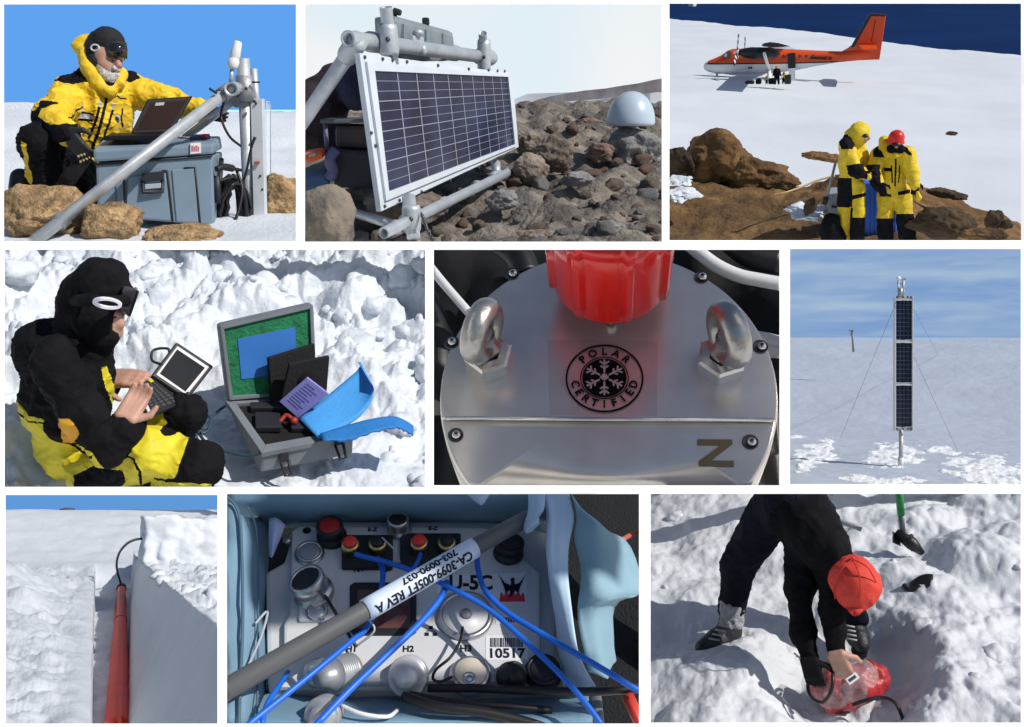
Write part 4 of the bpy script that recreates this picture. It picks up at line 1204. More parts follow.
for x in (240, 246): b.prism([P(x, 190, YP - .92), P(x + 4, 190, YP - .92), P(x + 4, 196, YP - .92), P(x, 196, YP - .92)], (0, 0.1, 0))
b.obj('marking', abk, fus)
# fin with black leading edge, tailplane
fin = [(500, 150), (533, 131), (583, 42), (588, 38), (630, 43), (631, 48), (613, 170), (520, 168)]
b = B(); b.prism([P(x, y, YP - .14) for x, y in fin], (0, 0.28, 0), bevel=0.05); fn_ = b.obj('fin', org, plane)
b = B(); b.prism([P(x, y, YP - .17) for x, y in ((527, 134), (533, 130), (582, 42), (589, 38), (630, 42), (630, 47), (590, 46), (541, 134))], (0, 0.34, 0)); b.obj('leading_edge', abk, fn_)
b = B(); b.tube([P(601, 58, YP - .15), P(590, 118, YP - .15)], 0.03, 6); b.obj('rudder_line', mat('dark letter', (0.1, 0.02, 0.01)), fn_)
b = B()
for s_ in (-1, 1):
    a = [P(548, 130, YP), P(604, 130, YP)]
    b.hexa([a[0] + Vector((0, 0, .1)), a[1] + Vector((0, 0, .08)), a[1] + Vector((0, s_ * 3.1, .05)), a[0] + Vector((0.5, s_ * 3.1, .05))], [a[0] - Vector((0, 0, .1)), a[1] - Vector((0, 0, .05)), a[1] + Vector((0, s_ * 3.1, -.03)), a[0] + Vector((0.5, s_ * 3.1, -.03))], 0.03)
b.obj('tailplane', org, plane)
# high wing running towards and away from us
def wing_sec(y, dx=0.0, dz=0.0):
    prof = [(0, .05), (.08, .55), (.3, .95), (.6, .75), (1, .05), (.6, -.25), (.25, -.35), (.06, -.25)]
    a = P(279, 138, YP); L_ = 1.95
    return [Vector((a.x + dx + u * L_, y, a.z + 0.28 + dz + v * 0.26)) for u, v in prof]
rootz = P(279, 138, YP).z; tipz = P(308, 131, YP - 9.3).z; tipx = P(276, 131, YP - 9.3).x - P(279, 138, YP).x
b = B(); secs = [wing_sec(YP - 9.6, tipx + .1, tipz - rootz - .24), wing_sec(YP - 9.2, tipx, tipz - rootz - .26), wing_sec(YP, 0, 0), wing_sec(YP + 9.5, tipx * .5, P(285, 139, YP + 9.5).z - rootz - .3)]
vv = [[b.bm.verts.new(p) for p in r] for r in secs]
for i in range(3):
    for k in range(8):
        f = b.bm.faces.new((vv[i][k], vv[i][(k + 1) % 8], vv[i + 1][(k + 1) % 8], vv[i + 1][k])); f.material_index = 1 if k in (4, 5, 6) else 0
b.bm.faces.new(vv[0]); b.bm.faces.new(vv[-1])
b.obj('wing', [abk, awh], plane)
b = B(); a = P(302, 195, YP); b.tube([Vector((a.x, YP - .85, a.z)), Vector((a.x - .2, YP - 4.6, P(300, 136, YP).z))], 0.13, 8); b.obj('wing_strut', awh, plane)
b = B(); b.tube([P(150, 200, YP), P(151, 218, YP)], 0.09, 8).hexa([P(136, 217, YP - .3), P(168, 217, YP - .3), P(166, 221, YP - .3), P(134, 221, YP - .3)], [P(136, 217, YP + .3), P(168, 217, YP + .3), P(166, 221, YP + .3), P(134, 221, YP + .3)], 0.03); b.obj('nose_ski', awh, plane)
for yy in (-2.0, 2.0):
    b = B(); b.tube([P(300, 200, YP + yy * .4), P(298, 228, YP + yy)], 0.16, 8).hexa([P(262, 226, YP + yy - .3), P(330, 226, YP + yy - .3), P(328, 233, YP + yy - .3), P(258, 233, YP + yy - .3)], [P(262, 226, YP + yy + .3), P(330, 226, YP + yy + .3), P(328, 233, YP + yy + .3), P(258, 233, YP + yy + .3)], 0.04); b.obj('ski', awh, plane)
for yy in (-2.7, 2.7):
    zc = P(250, 141, YP).z - (0.5 if yy > 0 else 0)
    b = B(); xs = P(222, 140, YP).x; prof = [(0, 0), (.2, .05), (.36, .5), (.45, 1.0), (.46, 2.0), (.3, 3.0), (0, 3.3)]
    b.lathe(prof, (xs, YP + yy, zc), (1, 0, 0), 16); en_ = b.obj('engine', abk, plane)
    b = B(); b.lathe([(0, -.35), (.16, -.15), (.22, 0), (.22, .1), (0, .1)], (xs - .05, YP + yy, zc), (1, 0, 0), 14); b.obj('spinner', awh, en_)
    for k in range(3):
        t = math.radians(95 + 120 * k) + (0.4 if yy > 0 else 0)
        b = B(); d = Vector((0, math.cos(t), math.sin(t))); q = Vector((xs - .1, YP + yy, zc)); sd_ = Vector((.35, -math.sin(t), math.cos(t))).normalized()
        for j in range(5):
            r0, r1 = 0.2 + j * .24, 0.44 + j * .24; w_ = .13
            f = [q + d * r0 - sd_ * w_, q + d * r0 + sd_ * w_, q + d * r1 + sd_ * w_, q + d * r1 - sd_ * w_]
            b.prism(f, (0.05, 0, 0), m=j % 2)
        b.obj('propeller_blade', [abk, awh], en_)

# people and gear unloading beside the door
YG = 74.0
def small_person(zx, zy, h, m_top, m_leg, lab, hood, lean=0.0):
    mm = T.m(YG)
    pr = limb([(zx + lean, zy - h * .48, YG, h * .13, 0), (zx + lean * .4, zy - h * .72, YG, h * .14, 0)]) + limb([(zx + lean * .2, zy - h * .80, YG, h * .07, 2), (zx, zy - h * .9, YG, h * .09, 2)])
    pr += limb([(zx - h * .07, zy - h * .48, YG, h * .08, 1), (zx - h * .1, zy, YG, h * .06, 1)]) + limb([(zx + h * .07, zy - h * .48, YG, h * .08, 1), (zx + h * .1, zy, YG, h * .06, 1)])
    pr += limb([(zx - h * .14, zy - h * .76, YG, h * .06, 0), (zx - h * .2, zy - h * .45, YG - .2, h * .045, 0)]) + limb([(zx + h * .14, zy - h * .76, YG, h * .06, 0), (zx + h * .2, zy - h * .45, YG - .2, h * .045, 0)])
    return body('person', pr, [m_top, m_leg, hood], 0.05, 0.06, None, None, label=lab, cat='person', group='people unloading the aeroplane')
hor = mat('hood orange', (0.7, 0.18, 0.02), 0.7)
small_person(321, 238, 52, blk, blk, 'person in a bright orange hood and dark clothes by the aeroplane door', hor)
small_person(341, 238, 34, yel, blk, 'person in yellow and black bending by the white stair of the aeroplane', blk, 6)
small_person(292, 239, 24, yel, blk, 'crouching person in yellow beside the dark bags under the wing', blk, -4)
for zx, w_, h_, m_, lab in ((243, 26, 9, abk, 'flat dark sledge load on the snow under the wing'), (268, 16, 14, blk, 'dark kit bag on the snow beside the crouching person'), (352, 18, 26, abk, 'tall dark kit bag at the foot of the white stair'), (306, 20, 16, blk, 'dark kit bag in front of the person in the orange hood')):
    b = B(); f = [P(zx - w_ / 2, 240 - h_, YG - .6), P(zx + w_ / 2, 239 - h_, YG - .6), P(zx + w_ / 2, 240, YG - .6), P(zx - w_ / 2, 240, YG - .6)]; b.hexa(f, [v + Vector((0, .5, 0)) for v in f], 0.1); b.obj('kit_bag', m_, None, lab, 'bag', 'bags being unloaded')

# ---------------- two people on the knoll
y3 = mat('suit yellow', (0.66, 0.48, 0.015), 0.65, var=0.10, vscale=5, bump=0.4, bscale=9, bdist=0.03)
Yk = 15.0
pr = limb([(532, 520, Yk, 27, 0), (530, 460, Yk, 29, 0), (530, 415, Yk, 29, 0)]) + limb([(535, 395, Yk, 24, 0), (552, 380, Yk - .05, 24, 0)])
pr += limb([(518, 412, Yk - .15, 20, 0), (538, 482, Yk - .3, 20, 0), (578, 500, Yk - .35, 14, 0)]) + limb([(548, 418, Yk + .2, 20, 0), (572, 470, Yk + .2, 17, 0), (580, 500, Yk + .05, 12, 0)])
pr += limb([(520, 525, Yk, 24, 1), (515, 600, Yk, 19, 0), (512, 700, Yk, 16, 0)]) + limb([(546, 525, Yk - .05, 22, 0), (550, 600, Yk - .1, 18, 0), (546, 700, Yk - .1, 19, 1)])
rules = [([(495, 390), (524, 382), (542, 412), (535, 425), (505, 425)], 1, None), ([(518, 470), (560, 466), (580, 492), (578, 512), (545, 506), (522, 495)], 1, {0}), ([(485, 505), (534, 505), (536, 588), (488, 590)], 1, {0, 1}), ([(485, 588), (530, 590), (530, 720), (485, 720)], 0, {1}),
         ([(535, 618), (585, 618), (585, 720), (525, 720)], 1, {0}), ([(535, 556), (572, 548), (572, 558), (535, 568)], 1, {0}), ([(533, 590), (538, 590), (534, 720), (528, 720)], 1, None)]
pA = body('person', pr, [y3, blk], 0.016, 0.035, None, px_paint(rules), 0.022, 5.0, label='person in yellow and black suit with yellow hood up, turned towards the blue crate', cat='person')
m15 = T.m(Yk)
body('hood', limb([(556, 372, Yk, 25, 0), (553, 385, Yk, 26, 0), (540, 400, Yk, 26, 0)]) + limb([(522, 378, Yk, 8, 0), (540, 372, Yk, 14, 0)]), [y3], 0.018, 0.05, pA, None, 0.015, 6)
hd_ = body('head', limb([(566, 384, Yk - .06, 15, 0), (570, 395, Yk - .08, 11, 0)]) + limb([(582, 390, Yk - .1, 4, 0), (583, 394, Yk - .1, 4, 0)]), [skin], 0.012, 0.02, pA)
B().ell(P(572, 386, Yk - .16), (9 * m15, 0.05, 6 * m15)).obj('goggles', abk, hd_)
hand('', P(584, 503, Yk - .36), (1, 0, 0), (1, 0, -.5), (0, -.3, 1), 0.2, [blk], pA, 0.6)
hand('', P(586, 505, Yk + .02), (1, 0, 0), (1, 0, -.5), (0, -.3, 1), 0.2, [blk], pA, 0.6)
for xx, dd in ((515, 0), (549, -.1)):
    body('boot', limb([(xx, 695, Yk + dd, 19, 0), (xx + 3, 716, Yk + dd, 17, 0)]) + limb([(xx, 718, Yk + dd, 15, 0), (xx + 22, 721, Yk + dd - .08, 12, 0)]), [blk], 0.02, 0.03, pA)

_P0 = P; _tp = T.p
T.p = lambda zx, zy, y: _tp(zx + 7, zy, y); P = T.p          # the second person stands a little further right
_tz = T.zoomed
T.zoomed = lambda A: _tz(A) - np.array((7.0, 0.0))
pr = limb([(648, 545, Yk + .1, 28, 0), (645, 490, Yk + .1, 30, 0), (643, 450, Yk + .1, 30, 0)]) + limb([(606, 440, Yk + .1, 22, 0), (680, 438, Yk + .1, 22, 0)]) + limb([(645, 432, Yk + .1, 24, 0), (648, 410, Yk + .05, 18, 0)])
pr += limb([(604, 442, Yk + .05, 21, 0), (588, 485, Yk - .1, 18, 0), (603, 530, Yk - .3, 14, 1)]) + limb([(684, 440, Yk + .05, 21, 0), (698, 490, Yk, 17, 0), (706, 526, Yk - .1, 12, 0)])
pr += limb([(628, 550, Yk + .1, 25, 0), (622, 620, Yk, 20, 0), (624, 705, Yk, 20, 1)]) + limb([(668, 550, Yk + .1, 25, 0), (678, 620, Yk, 20, 0), (690, 705, Yk, 20, 1)])
rules = [([(588, 430), (600, 415), (628, 428), (618, 448), (590, 448)], 1, {0}), ([(664, 424), (680, 418), (698, 440), (690, 442)], 1, {0}), ([(570, 470), (606, 468), (610, 545), (570, 545)], 1, {0}), ([(590, 621), (655, 621), (655, 720), (590, 720)], 1, {0}), ([(655, 608), (720, 608), (720, 720), (655, 720)], 1, {0}),
         (thick_line([(652, 430), (650, 530)], 5), 1, {0}), (thick_line([(662, 470), (660, 520)], 4), 1, {0}), (thick_line([(640, 470), (643, 520)], 4), 1, {0}), ([(620, 476), (640, 478), (640, 488), (620, 486)], 1, {0}), ([(658, 545), (690, 540), (690, 550), (658, 556)], 1, {0}), ([(612, 548), (640, 552), (640, 560), (612, 556)], 1, {0})]
pB = body('person', pr, [y3, blk], 0.016, 0.035, None, px_paint(rules), 0.022, 5.0, label='person in yellow suit and bright red helmet standing right of the blue crate', cat='person')
hd_ = body('head', limb([(653, 402, Yk - .02, 17, 0), (653, 415, Yk - .04, 14, 0)]) + limb([(654, 414, Yk - .13, 4, 0), (654, 418, Yk - .13, 4, 0)]), [skin], 0.012, 0.02, pB)
B().ell(P(653, 411, Yk - .11), (13 * m15, 0.05, 7 * m15)).obj('goggles', abk, hd_)
b = B(); b.lathe([(0, 26 * m15), (10 * m15, 24.5 * m15), (18 * m15, 18 * m15), (22 * m15, 8 * m15), (22.5 * m15, -4 * m15), (25 * m15, -7 * m15), (0, -7 * m15)], P(653, 396, Yk - .02), (0.03, -0.25, 1), 28); b.obj('helmet', mat('helmet red', (0.62, 0.02, 0.015), 0.3), pB)
body('hood', limb([(620, 400, Yk + .12, 14, 0), (622, 420, Yk + .05, 16, 0), (630, 434, Yk - .02, 11, 0), (650, 441, Yk - .08, 7, 0), (672, 434, Yk - .02, 7, 0)]), [y3], 0.018, 0.04, pB, None, 0.012, 6)
body('neck_gaiter', limb([(640, 424, Yk - .05, 14, 0), (664, 424, Yk - .05, 14, 0)]), [blk], 0.018, 0.04, pB)
hand('', P(614, 540, Yk - .38), (1, 0, 0), (0.4, -.2, -1), (1, 0, 0.3), 0.2, [blk], pB, 0.5)
hand('', P(707, 536, Yk - .12), (1, 0, 0), (0.1, -.1, -1), (1, 0, 0), 0.2, [blk], pB, 0.5)
body('mitten', limb([(714, 548, Yk - .15, 5, 0), (718, 562, Yk - .15, 7, 0), (716, 572, Yk - .15, 4, 0)]), [y3], 0.014, 0.02, pB)
for xx in (624, 691):
    body('boot', limb([(xx, 700, Yk, 20, 0), (xx + 2, 716, Yk, 18, 0)]) + limb([(xx, 718, Yk, 15, 0), (xx + 6, 722, Yk - .2, 13, 0)]), [blk], 0.02, 0.03, pB)

del T.p, T.zoomed; P = T.p
bl = mat('crate blue', (0.012, 0.13, 0.72), 0.45, var=0.06, vscale=2)
cr = thing('blue_crate', P(605, 690, 15.7), 'tall bright blue ribbed crate standing between the two people', 'crate')
b = B(); f = [P(556, 530, 15.6), P(660, 528, 15.6), P(662, 680, 15.6), P(558, 694, 15.6)]; b.hexa(f, [v + Vector((0, .5, 0)) for v in f], 0.02); b.obj('crate_body', bl, cr)
b = B()
for x in (572, 586, 598, 645, 655):
    f = [P(x - 2, 545, 15.59), P(x + 2, 545, 15.59), P(x + 2, 680, 15.59), P(x - 2, 682, 15.59)]; b.hexa(f, [v + Vector((0, .03, 0)) for v in f])
b.obj('rib', mat('rib blue', (0.008, 0.07, 0.4), 0.45), cr)
b = B(); f = [P(554, 522, 15.58), P(662, 520, 15.58), P(662, 532, 15.58), P(554, 534, 15.58)]; b.hexa(f, [v + Vector((0, .54, 0)) for v in f], 0.015); b.obj('lid', bl, cr)
gcr = thing('grey_crate', P(485, 630, 15.4), 'small light grey crate behind the person in the yellow hood', 'crate')
b = B(); f = [P(464, 560, 15.3), P(505, 556, 15.3), P(506, 626, 15.3), P(468, 622, 15.3)]; b.hexa(f, [v + Vector((0, .4, 0)) for v in f], 0.02); b.obj('crate_body', mat('crate grey', (0.28, 0.32, 0.38), 0.6), gcr)
b = B(); f = [P(462, 552, 15.28), P(506, 548, 15.28), P(506, 560, 15.28), P(463, 564, 15.28)]; b.hexa(f, [v + Vector((0, .44, 0)) for v in f], 0.012); b.obj('lid', mat('crate grey', (0.28, 0.32, 0.38)), gcr)
b = B(); b.text('E', P(484, 590, 15.295), (1, 0, 0), (0, 0, 1), 0.001) if False else b.box(P(484, 588, 15.29), (0.08, 0.02, 0.03), bevel=0.005); b.obj('handle', abk, gcr)
body('rucksack', limb([(474, 645, 14.9, 26, 0), (480, 670, 14.9, 30, 0)]) + limb([(462, 660, 14.9, 18, 0), (495, 680, 14.9, 22, 0)]) + limb([(470, 622, 14.9, 14, 0), (486, 622, 14.9, 13, 0)]), [blk], 0.02, 0.05, None, None, 0.02, 5, label='black rucksack on the ground at the feet of the person in the yellow hood', cat='bag')
tp3 = thing('survey_pole', P(462, 575, 15.2), 'thin grey pole leaning beside the grey crate', 'pole')
b = B(); b.tube([P(488, 462, 15.3), P(460, 575, 15.1)], 0.022, 10); b.obj('shaft', mat('pole grey', (0.3, 0.31, 0.32), 0.5), tp3)
b = B(); b.tube([P(462, 560, 15.1), P(456, 580, 15.1)], 0.045, 10); b.obj('foot', abk, tp3)
b = B(); b.tube(spline([P(310, 555, 15.8), P(350, 546, 15.9), P(395, 530, 16.5), P(440, 512, 16.8), P(485, 500, 17)]), 0.018, 6); b.obj('rope', mat('rope tan', (0.45, 0.3, 0.14), 0.8), None, 'thin tan rope lying over the knoll left of the grey crate', 'rope')

# ================================================================== person with a laptop beside an open case in the snow
use(T4)
P = T.p
casec = T.g(700, 500)


def lumps(x, y, sc, seed=0.0):
    d = noise.voronoi(Vector((x * sc + 0.35 * noise.noise(Vector((x * sc, y * sc, 5))), y * sc, seed)))[0]
    return max(0.0, 1 - (d[0] / 0.62) ** 2) * 0.42 + 0.12 * min(1.0, (d[1] - d[0]) * 3)


def billow(x, y, sc, seed, octv=4):
    s_ = 0.0; a = 1.0
    for k in range(octv):
        s_ += a * (1 - 2.4 * abs(noise.noise(Vector((x * sc + seed, y * sc - seed, seed * .7 + k))))) ; a *= 0.52; sc *= 2.1
    return -s_


def snow_chunks(x, y, amp=1.0, seed=0.0):
    w_ = 0.25 * noise.noise(Vector((x * 2.1, y * 2.1, seed)))
    return amp * (0.20 * fbm(x, y, 1.3, seed, 3) + 0.115 * billow(x + w_, y, 2.0, seed, 5) + 0.10 * lumps(x, y + w_, 4.2, seed + 3) + 0.02 * fbm(x, y, 14, seed, 3))


def h4(x, y):
    c = casec
    r = math.hypot((x - c.x) / 1.25 + 0.15, (y - c.y - 0.05) / 0.85) + 0.12 * noise.noise(Vector((x * 2, y * 2, 3)))
    wall = 0.20 * sstep(0.55, 1.1, r) * sstep(c.y - 0.3, c.y + 0.5, y)
    rough_ = 0.25 + 0.85 * sstep(0.5, 1.0, r)
    return wall + snow_chunks(x, y, rough_, 4.0) - 0.06


snow4 = mat('fresh snow', (0.60, 0.64, 0.69), 0.5, bump=0.5, bscale=45, spec=0.3, var=0.03, vscale=3, bdist=0.012)
terrain('snow', 2.3, 7.4, h4, snow4, 330, 330, label='lumpy dug snow round the open case', cat='snow')
finish_rim([(249.8, 5.45), (486.8, 3.35)], (40, 8.2, 8.6, 7.4), 'white rim of the tray with the seated person')

# broken clods of snow thrown round the hole
def clods(n, where, hf, rmin, rmax, seed, lab, m_):
    rg_ = random.Random(seed); b_ = B(); k = 0
    while k < n:
        zx, zy = where(rg_); q = T.g(zx, zy)
        r = rmin * (rmax / rmin) ** (rg_.random() ** 1.8); q.z = hf(q.x, q.y) - r * .12
        b_.rock(q, (r * rg_.uniform(.8, 1.3), r * rg_.uniform(.8, 1.3), r * rg_.uniform(.6, .95)), rg_.randrange(9999), sub=3 if r > .05 else 2, rough=.3, rot=rg_.uniform(0, 6), facet=.5); k += 1
    return b_.obj('snow_clods', m_, None, lab, 'snow', None, 'stuff')
def w4(r):
    while True:
        x, y = r.uniform(-20, 1040), r.uniform(-10, 600)
        if 500 < x < 900 and 250 < y < 520: continue
        if x < 480 and y > 240: continue
        if y > 150 and x < 780 and r.random() < .75: continue
        return x, y
clods(110, w4, h4, .02, .13, 21, 'broken clods of snow thrown up round the open case', snow4)

# ---- person
Y = 3.3
pr = limb([(215, 545, Y + .05, 66, 1), (170, 470, Y + .05, 68, 1), (140, 370, Y + .05, 74, 0), (142, 272, Y + .05, 74, 0)])
pr += limb([(180, 395, Y, 70, 0), (190, 300, Y, 66, 0), (195, 240, Y, 52, 0)]) + limb([(110, 245, Y + .1, 66, 0), (190, 235, Y + .15, 55, 0)])
pr += limb([(200, 250, Y + .05, 50, 0), (220, 190, Y + .02, 46, 0)])
pr += limb([(132, 272, Y - .2, 52, 0), (195, 400, Y - .26, 43, 0), (262, 482, Y - .28, 35, 0), (300, 440, Y - .26, 30, 0), (318, 398, Y - .2, 25, 0)])
pr += limb([(205, 270, Y + .22, 44, 0), (235, 335, Y + .22, 34, 0), (262, 322, Y + .2, 20, 2)])
pr += limb([(225, 535, Y - .1, 60, 1), (360, 492, Y - .2, 57, 1), (472, 522, Y - .25, 47, 0)]) + limb([(470, 520, Y - .25, 56, 0), (420, 580, Y - .25, 48, 0), (250, 600, Y - .15, 46, 0)])
pr += limb([(240, 500, Y + .15, 56, 1), (370, 428, Y + .12, 38, 1), (438, 402, Y + .1, 40, 0)]) + limb([(440, 400, Y + .1, 46, 0), (400, 470, Y + .12, 40, 0), (330, 520, Y + .1, 40, 0)])
rules = [
    ([(236, 288), (248, 285), (262, 330), (284, 395), (280, 412), (266, 405), (250, 350)], 1, {0, 2}),
    ([(105, 462), (146, 470), (200, 470), (250, 520), (215, 545), (160, 525), (125, 500)], 1, {0, 1}),
    ([(145, 404), (165, 410), (188, 448), (182, 462), (152, 466)], 3, {0, 1}),
    ([(180, 545), (235, 520), (290, 535), (300, 565), (240, 600), (185, 600)], 0, {1}), ([(462, 468), (540, 480), (560, 600), (455, 600)], 0, {1}), ([(360, 556), (500, 560), (500, 600), (360, 600)], 1, {0, 1}), ([(366, 548), (500, 552), (500, 560), (366, 557)], 0, None),
    ([(404, 350), (500, 350), (500, 450), (392, 452), (380, 440), (402, 418)], 0, {1}),
    (thick_line([(165, 462), (190, 485), (215, 500), (225, 498)], 6), 0, {1}), (thick_line([(288, 510), (305, 500), (322, 508), (335, 530), (336, 560)], 6), 0, {1}),
]
pants = mat('suit lime', (0.66, 0.56, 0.02), 0.62, var=0.1, vscale=10, bump=0.45, bscale=20, bdist=0.02)
yel4 = mat('patch orange', (0.75, 0.36, 0.01), 0.6)
p4 = body('person', pr, [blk, pants, skin, yel4], 0.009, 0.035, None, px_paint(rules), 0.018, 9.0, label='person in black jacket and yellow trousers sitting in snow and typing on a laptop', cat='person')
hdp = limb([(255, 165, Y, 40, 0), (262, 200, Y - .02, 30, 0)]) + limb([(281, 172, Y - .03, 9, 0), (287, 186, Y - .04, 8, 0), (284, 192, Y - .04, 7, 0)])
h4d = body('head', hdp, [skin], 0.007, 0.015, p4)
B().ell(P(274, 170, Y - .1), (0.006, 0.005, 0.004), sub=2).obj('eye', MATS['eye dark'], h4d)
hp = limb([(235, 95, Y + .03, 60, 0), (215, 125, Y + .05, 62, 0), (225, 165, Y, 52, 0), (235, 205, Y - .02, 40, 0)]) + limb([(232, 72, Y + .04, 38, 0), (262, 72, Y + .04, 34, 0), (285, 110, Y, 30, 0)]) + limb([(190, 150, Y + .05, 48, 0), (185, 200, Y + .05, 52, 0)]) + limb([(245, 215, Y - .02, 30, 0), (262, 212, Y - .04, 16, 0), (240, 232, Y - .02, 20, 0)])
body('hood', hp, [blk], 0.009, 0.03, h4d, None, 0.008, 12)
g = B().hexa([P(292, 92, Y - .10), P(332, 108, Y - .02), P(307, 170, Y - .02), P(285, 158, Y - .10)], [P(285, 88, Y + .12), P(318, 92, Y + .14), P(300, 155, Y + .14), P(276, 150, Y + .12)], 0.02, seg=3).obj('goggles', MATS['goggle frame'], h4d)
B().hexa([P(322, 104, Y - .04), P(333, 108, Y - .03), P(311, 170, Y - .03), P(301, 167, Y - .04)], [P(320, 96, Y + .1), P(328, 98, Y + .1), P(306, 160, Y + .1), P(298, 158, Y + .1)], 0.008).obj('lens', lens, g)
b = B(); b.tube([P(300, 130, Y - .1), P(260, 134, Y - .17), P(215, 128, Y - .17), P(180, 130, Y - .05)], 0.024, 8); b.obj('strap', blk, g)
# oval emblem on the strap: a ring with a thicker left end
b = B(); ring = []
for k in range(36):
    a = k * math.tau / 36; ring.append((255 + 35 * math.cos(a), 138 + 13 * math.sin(a) + 0.12 * 35 * math.cos(a)))
inn = [(257 + 25 * math.cos(k * math.tau / 36), 138 + 7.5 * math.sin(k * math.tau / 36) + 0.12 * 25 * math.cos(k * math.tau / 36)) for k in range(36)]
def yg(zx): return Y - .235 + 0.0006 * abs(zx - 240)
for k in range(36):
    j = (k + 1) % 36; f = [P(*ring[k], yg(ring[k][0])), P(*ring[j], yg(ring[j][0])), P(*inn[j], yg(inn[j][0])), P(*inn[k], yg(inn[k][0]))]
    b.prism(f, (0, 0.012, 0))
b.obj('strap_emblem', mat('emblem white', (0.74, 0.72, 0.80), 0.5), g)
hand('', P(320, 376, Y - .2), (1, 0, 0), P(340, 350, Y - .12) - P(310, 398, Y - .2), Vector((1, -0.4, -0.3)), 0.155, [skin], p4, 0.85, spread=.1)
hand('', P(298, 315, Y + .17), (1, 0, 0), P(340, 318, Y + .12) - P(262, 318, Y + .2), Vector((0.15, 1, 0.2)), 0.175, [skin], p4, 0.25, thumb=-1)

# ---- laptop
rug = mat('rugged black', (0.02, 0.021, 0.023), 0.5)
lt4 = thing('rugged_laptop', P(380, 380, Y + .1), 'rugged black laptop with pale screen bezel held on the lap of the seated person', 'laptop')
base, bn = T.quad([(321, 333), (366, 312), (440, 372), (349, 408)], Y + .02, Y + .16, Y + .12)
def onb(pts, o=0): return [T.plane(x, z, base[0] + bn * o, bn) for x, z in pts]
b = B(); b.hexa(base, [v - bn * 0.03 for v in base], 0.006); kb = b.obj('keyboard_base', rug, lt4)
HK = hmap([(335, 338), (368, 322), (428, 370), (362, 392)])
b = B()
for r in range(5):
    for c in range(11):
        u0, v0 = c / 11 + .012, r / 5 + .03; u1, v1 = (c + 1) / 11 - .012, (r + 1) / 5 - .03
        q = onb([HK(v0, u0), HK(v1, u0), HK(v1, u1), HK(v0, u1)], 0.004); b.hexa(q, [v - bn * 0.006 for v in q])
b.obj('keys', mat('key grey', (0.06, 0.062, 0.066), 0.45), kb)
b = B(); q = onb([(345, 380), (352, 378), (360, 396), (354, 398)], 0.003); b.hexa(q, [v - bn * 0.004 for v in q]); b.obj('touch_strip', mat('pale bezel', (0.62, 0.62, 0.64), 0.45), kb)
b = B(); q = onb([(353, 318), (361, 316), (367, 322), (360, 325)], 0.003); b.hexa(q, [v - bn * 0.004 for v in q]); b.obj('yellow_sticker', mat('sticker yellow', (0.6, 0.5, 0.03), 0.5), kb)
sq, sn = T.quad([(422, 228), (510, 286), (448, 366), (362, 308)], Y + .32, Y + .30, Y + .12)
def ons(pts, o=0): return [T.plane(x, z, sq[0] + sn * o, sn) for x, z in pts]
b = B(); b.hexa(sq, [v - sn * 0.03 for v in sq], 0.010, seg=3); scn = b.obj('screen', rug, lt4)
b = B(); q = ons([(423, 238), (498, 288), (445, 355), (372, 306)], 0.003); b.hexa(q, [v - sn * 0.006 for v in q], 0.002); bz = b.obj('bezel', MATS['pale bezel'], scn)
b = B(); q = ons([(422, 246), (488, 290), (442, 346), (381, 303)], 0.0055); b.hexa(q, [v - sn * 0.003 for v in q]); b.obj('display_glass', mat('display black', (0.012, 0.013, 0.016), 0.25, spec=0.35), bz)
b = B(); b.tube(spline([P(385, 282, Y + .2), P(362, 272, Y + .25), P(366, 248, Y + .3), P(398, 244, Y + .3), P(404, 256, Y + .28)]), 0.006, 8); b.obj('pen_cord', rug, scn)

# ---- open case
cgrey = mat('case slate', (0.16, 0.18, 0.20), 0.6, var=0.08, bump=0.2, bscale=80, bdist=0.004)
oc = thing('open_case', T.g(720, 520), 'open grey hard case with green foam lining the lid, standing in the snow', 'case')
bl_, br_, bk = T.g(620, 540), T.g(840, 497), T.g(562, 428)
yA, yB, yC = bl_.y, br_.y, bk.y
yD = yB + (yC - yA)
rimt = [P(624, 497, yA), P(842, 455, yB), P(755, 360, yD), P(542, 378, yC)]
b = B(); b.hexa([rimt[0], rimt[1], br_, bl_], [rimt[3], rimt[2], T.g(762, 400), T.g(562, 430)], 0.012); body_ = b.obj('case_body', cgrey, oc)
# rim and dark inside (a recessed tray)
up = Vector((0, 0, 1))
def lerp(a, c, t): return a + (c - a) * t
def inr(u, v): return lerp(lerp(rimt[0], rimt[1], u), lerp(rimt[3], rimt[2], u), v)
b = B(); o4 = [inr(-.02, -.03), inr(1.02, -.03), inr(1.02, 1.03), inr(-.02, 1.03)]; i4 = [inr(.07, .1), inr(.94, .1), inr(.94, .93), inr(.07, .93)]
for k in range(4):
    j = (k + 1) % 4; q = [o4[k], o4[j], i4[j], i4[k]]; b.hexa([v + up * .022 for v in q], [v - up * .006 for v in q], 0.004)
b.obj('rim', cgrey, body_)
b = B(); q = [inr(.07, .1), inr(.94, .1), inr(.94, .93), inr(.07, .93)]; b.hexa([v + up * .004 for v in q], [v - up * .01 for v in q]); b.obj('foam_bed', mat('foam black', (0.006, 0.006, 0.007), 0.9, bump=0.5, bscale=90), body_)
b = B()
for (u, v, su, sv, hh) in ((.25, .5, .22, .3, .03), (.6, .35, .26, .2, .025), (.35, .78, .3, .12, .035), (.7, .7, .2, .2, .02)):
    c = inr(u, v) + up * (.005 + hh / 2); b.box(c, (su * .5, sv * .4, hh), bevel=0.006)
b.obj('instrument', mat('kit dark', (0.02, 0.02, 0.024), 0.45), body_)
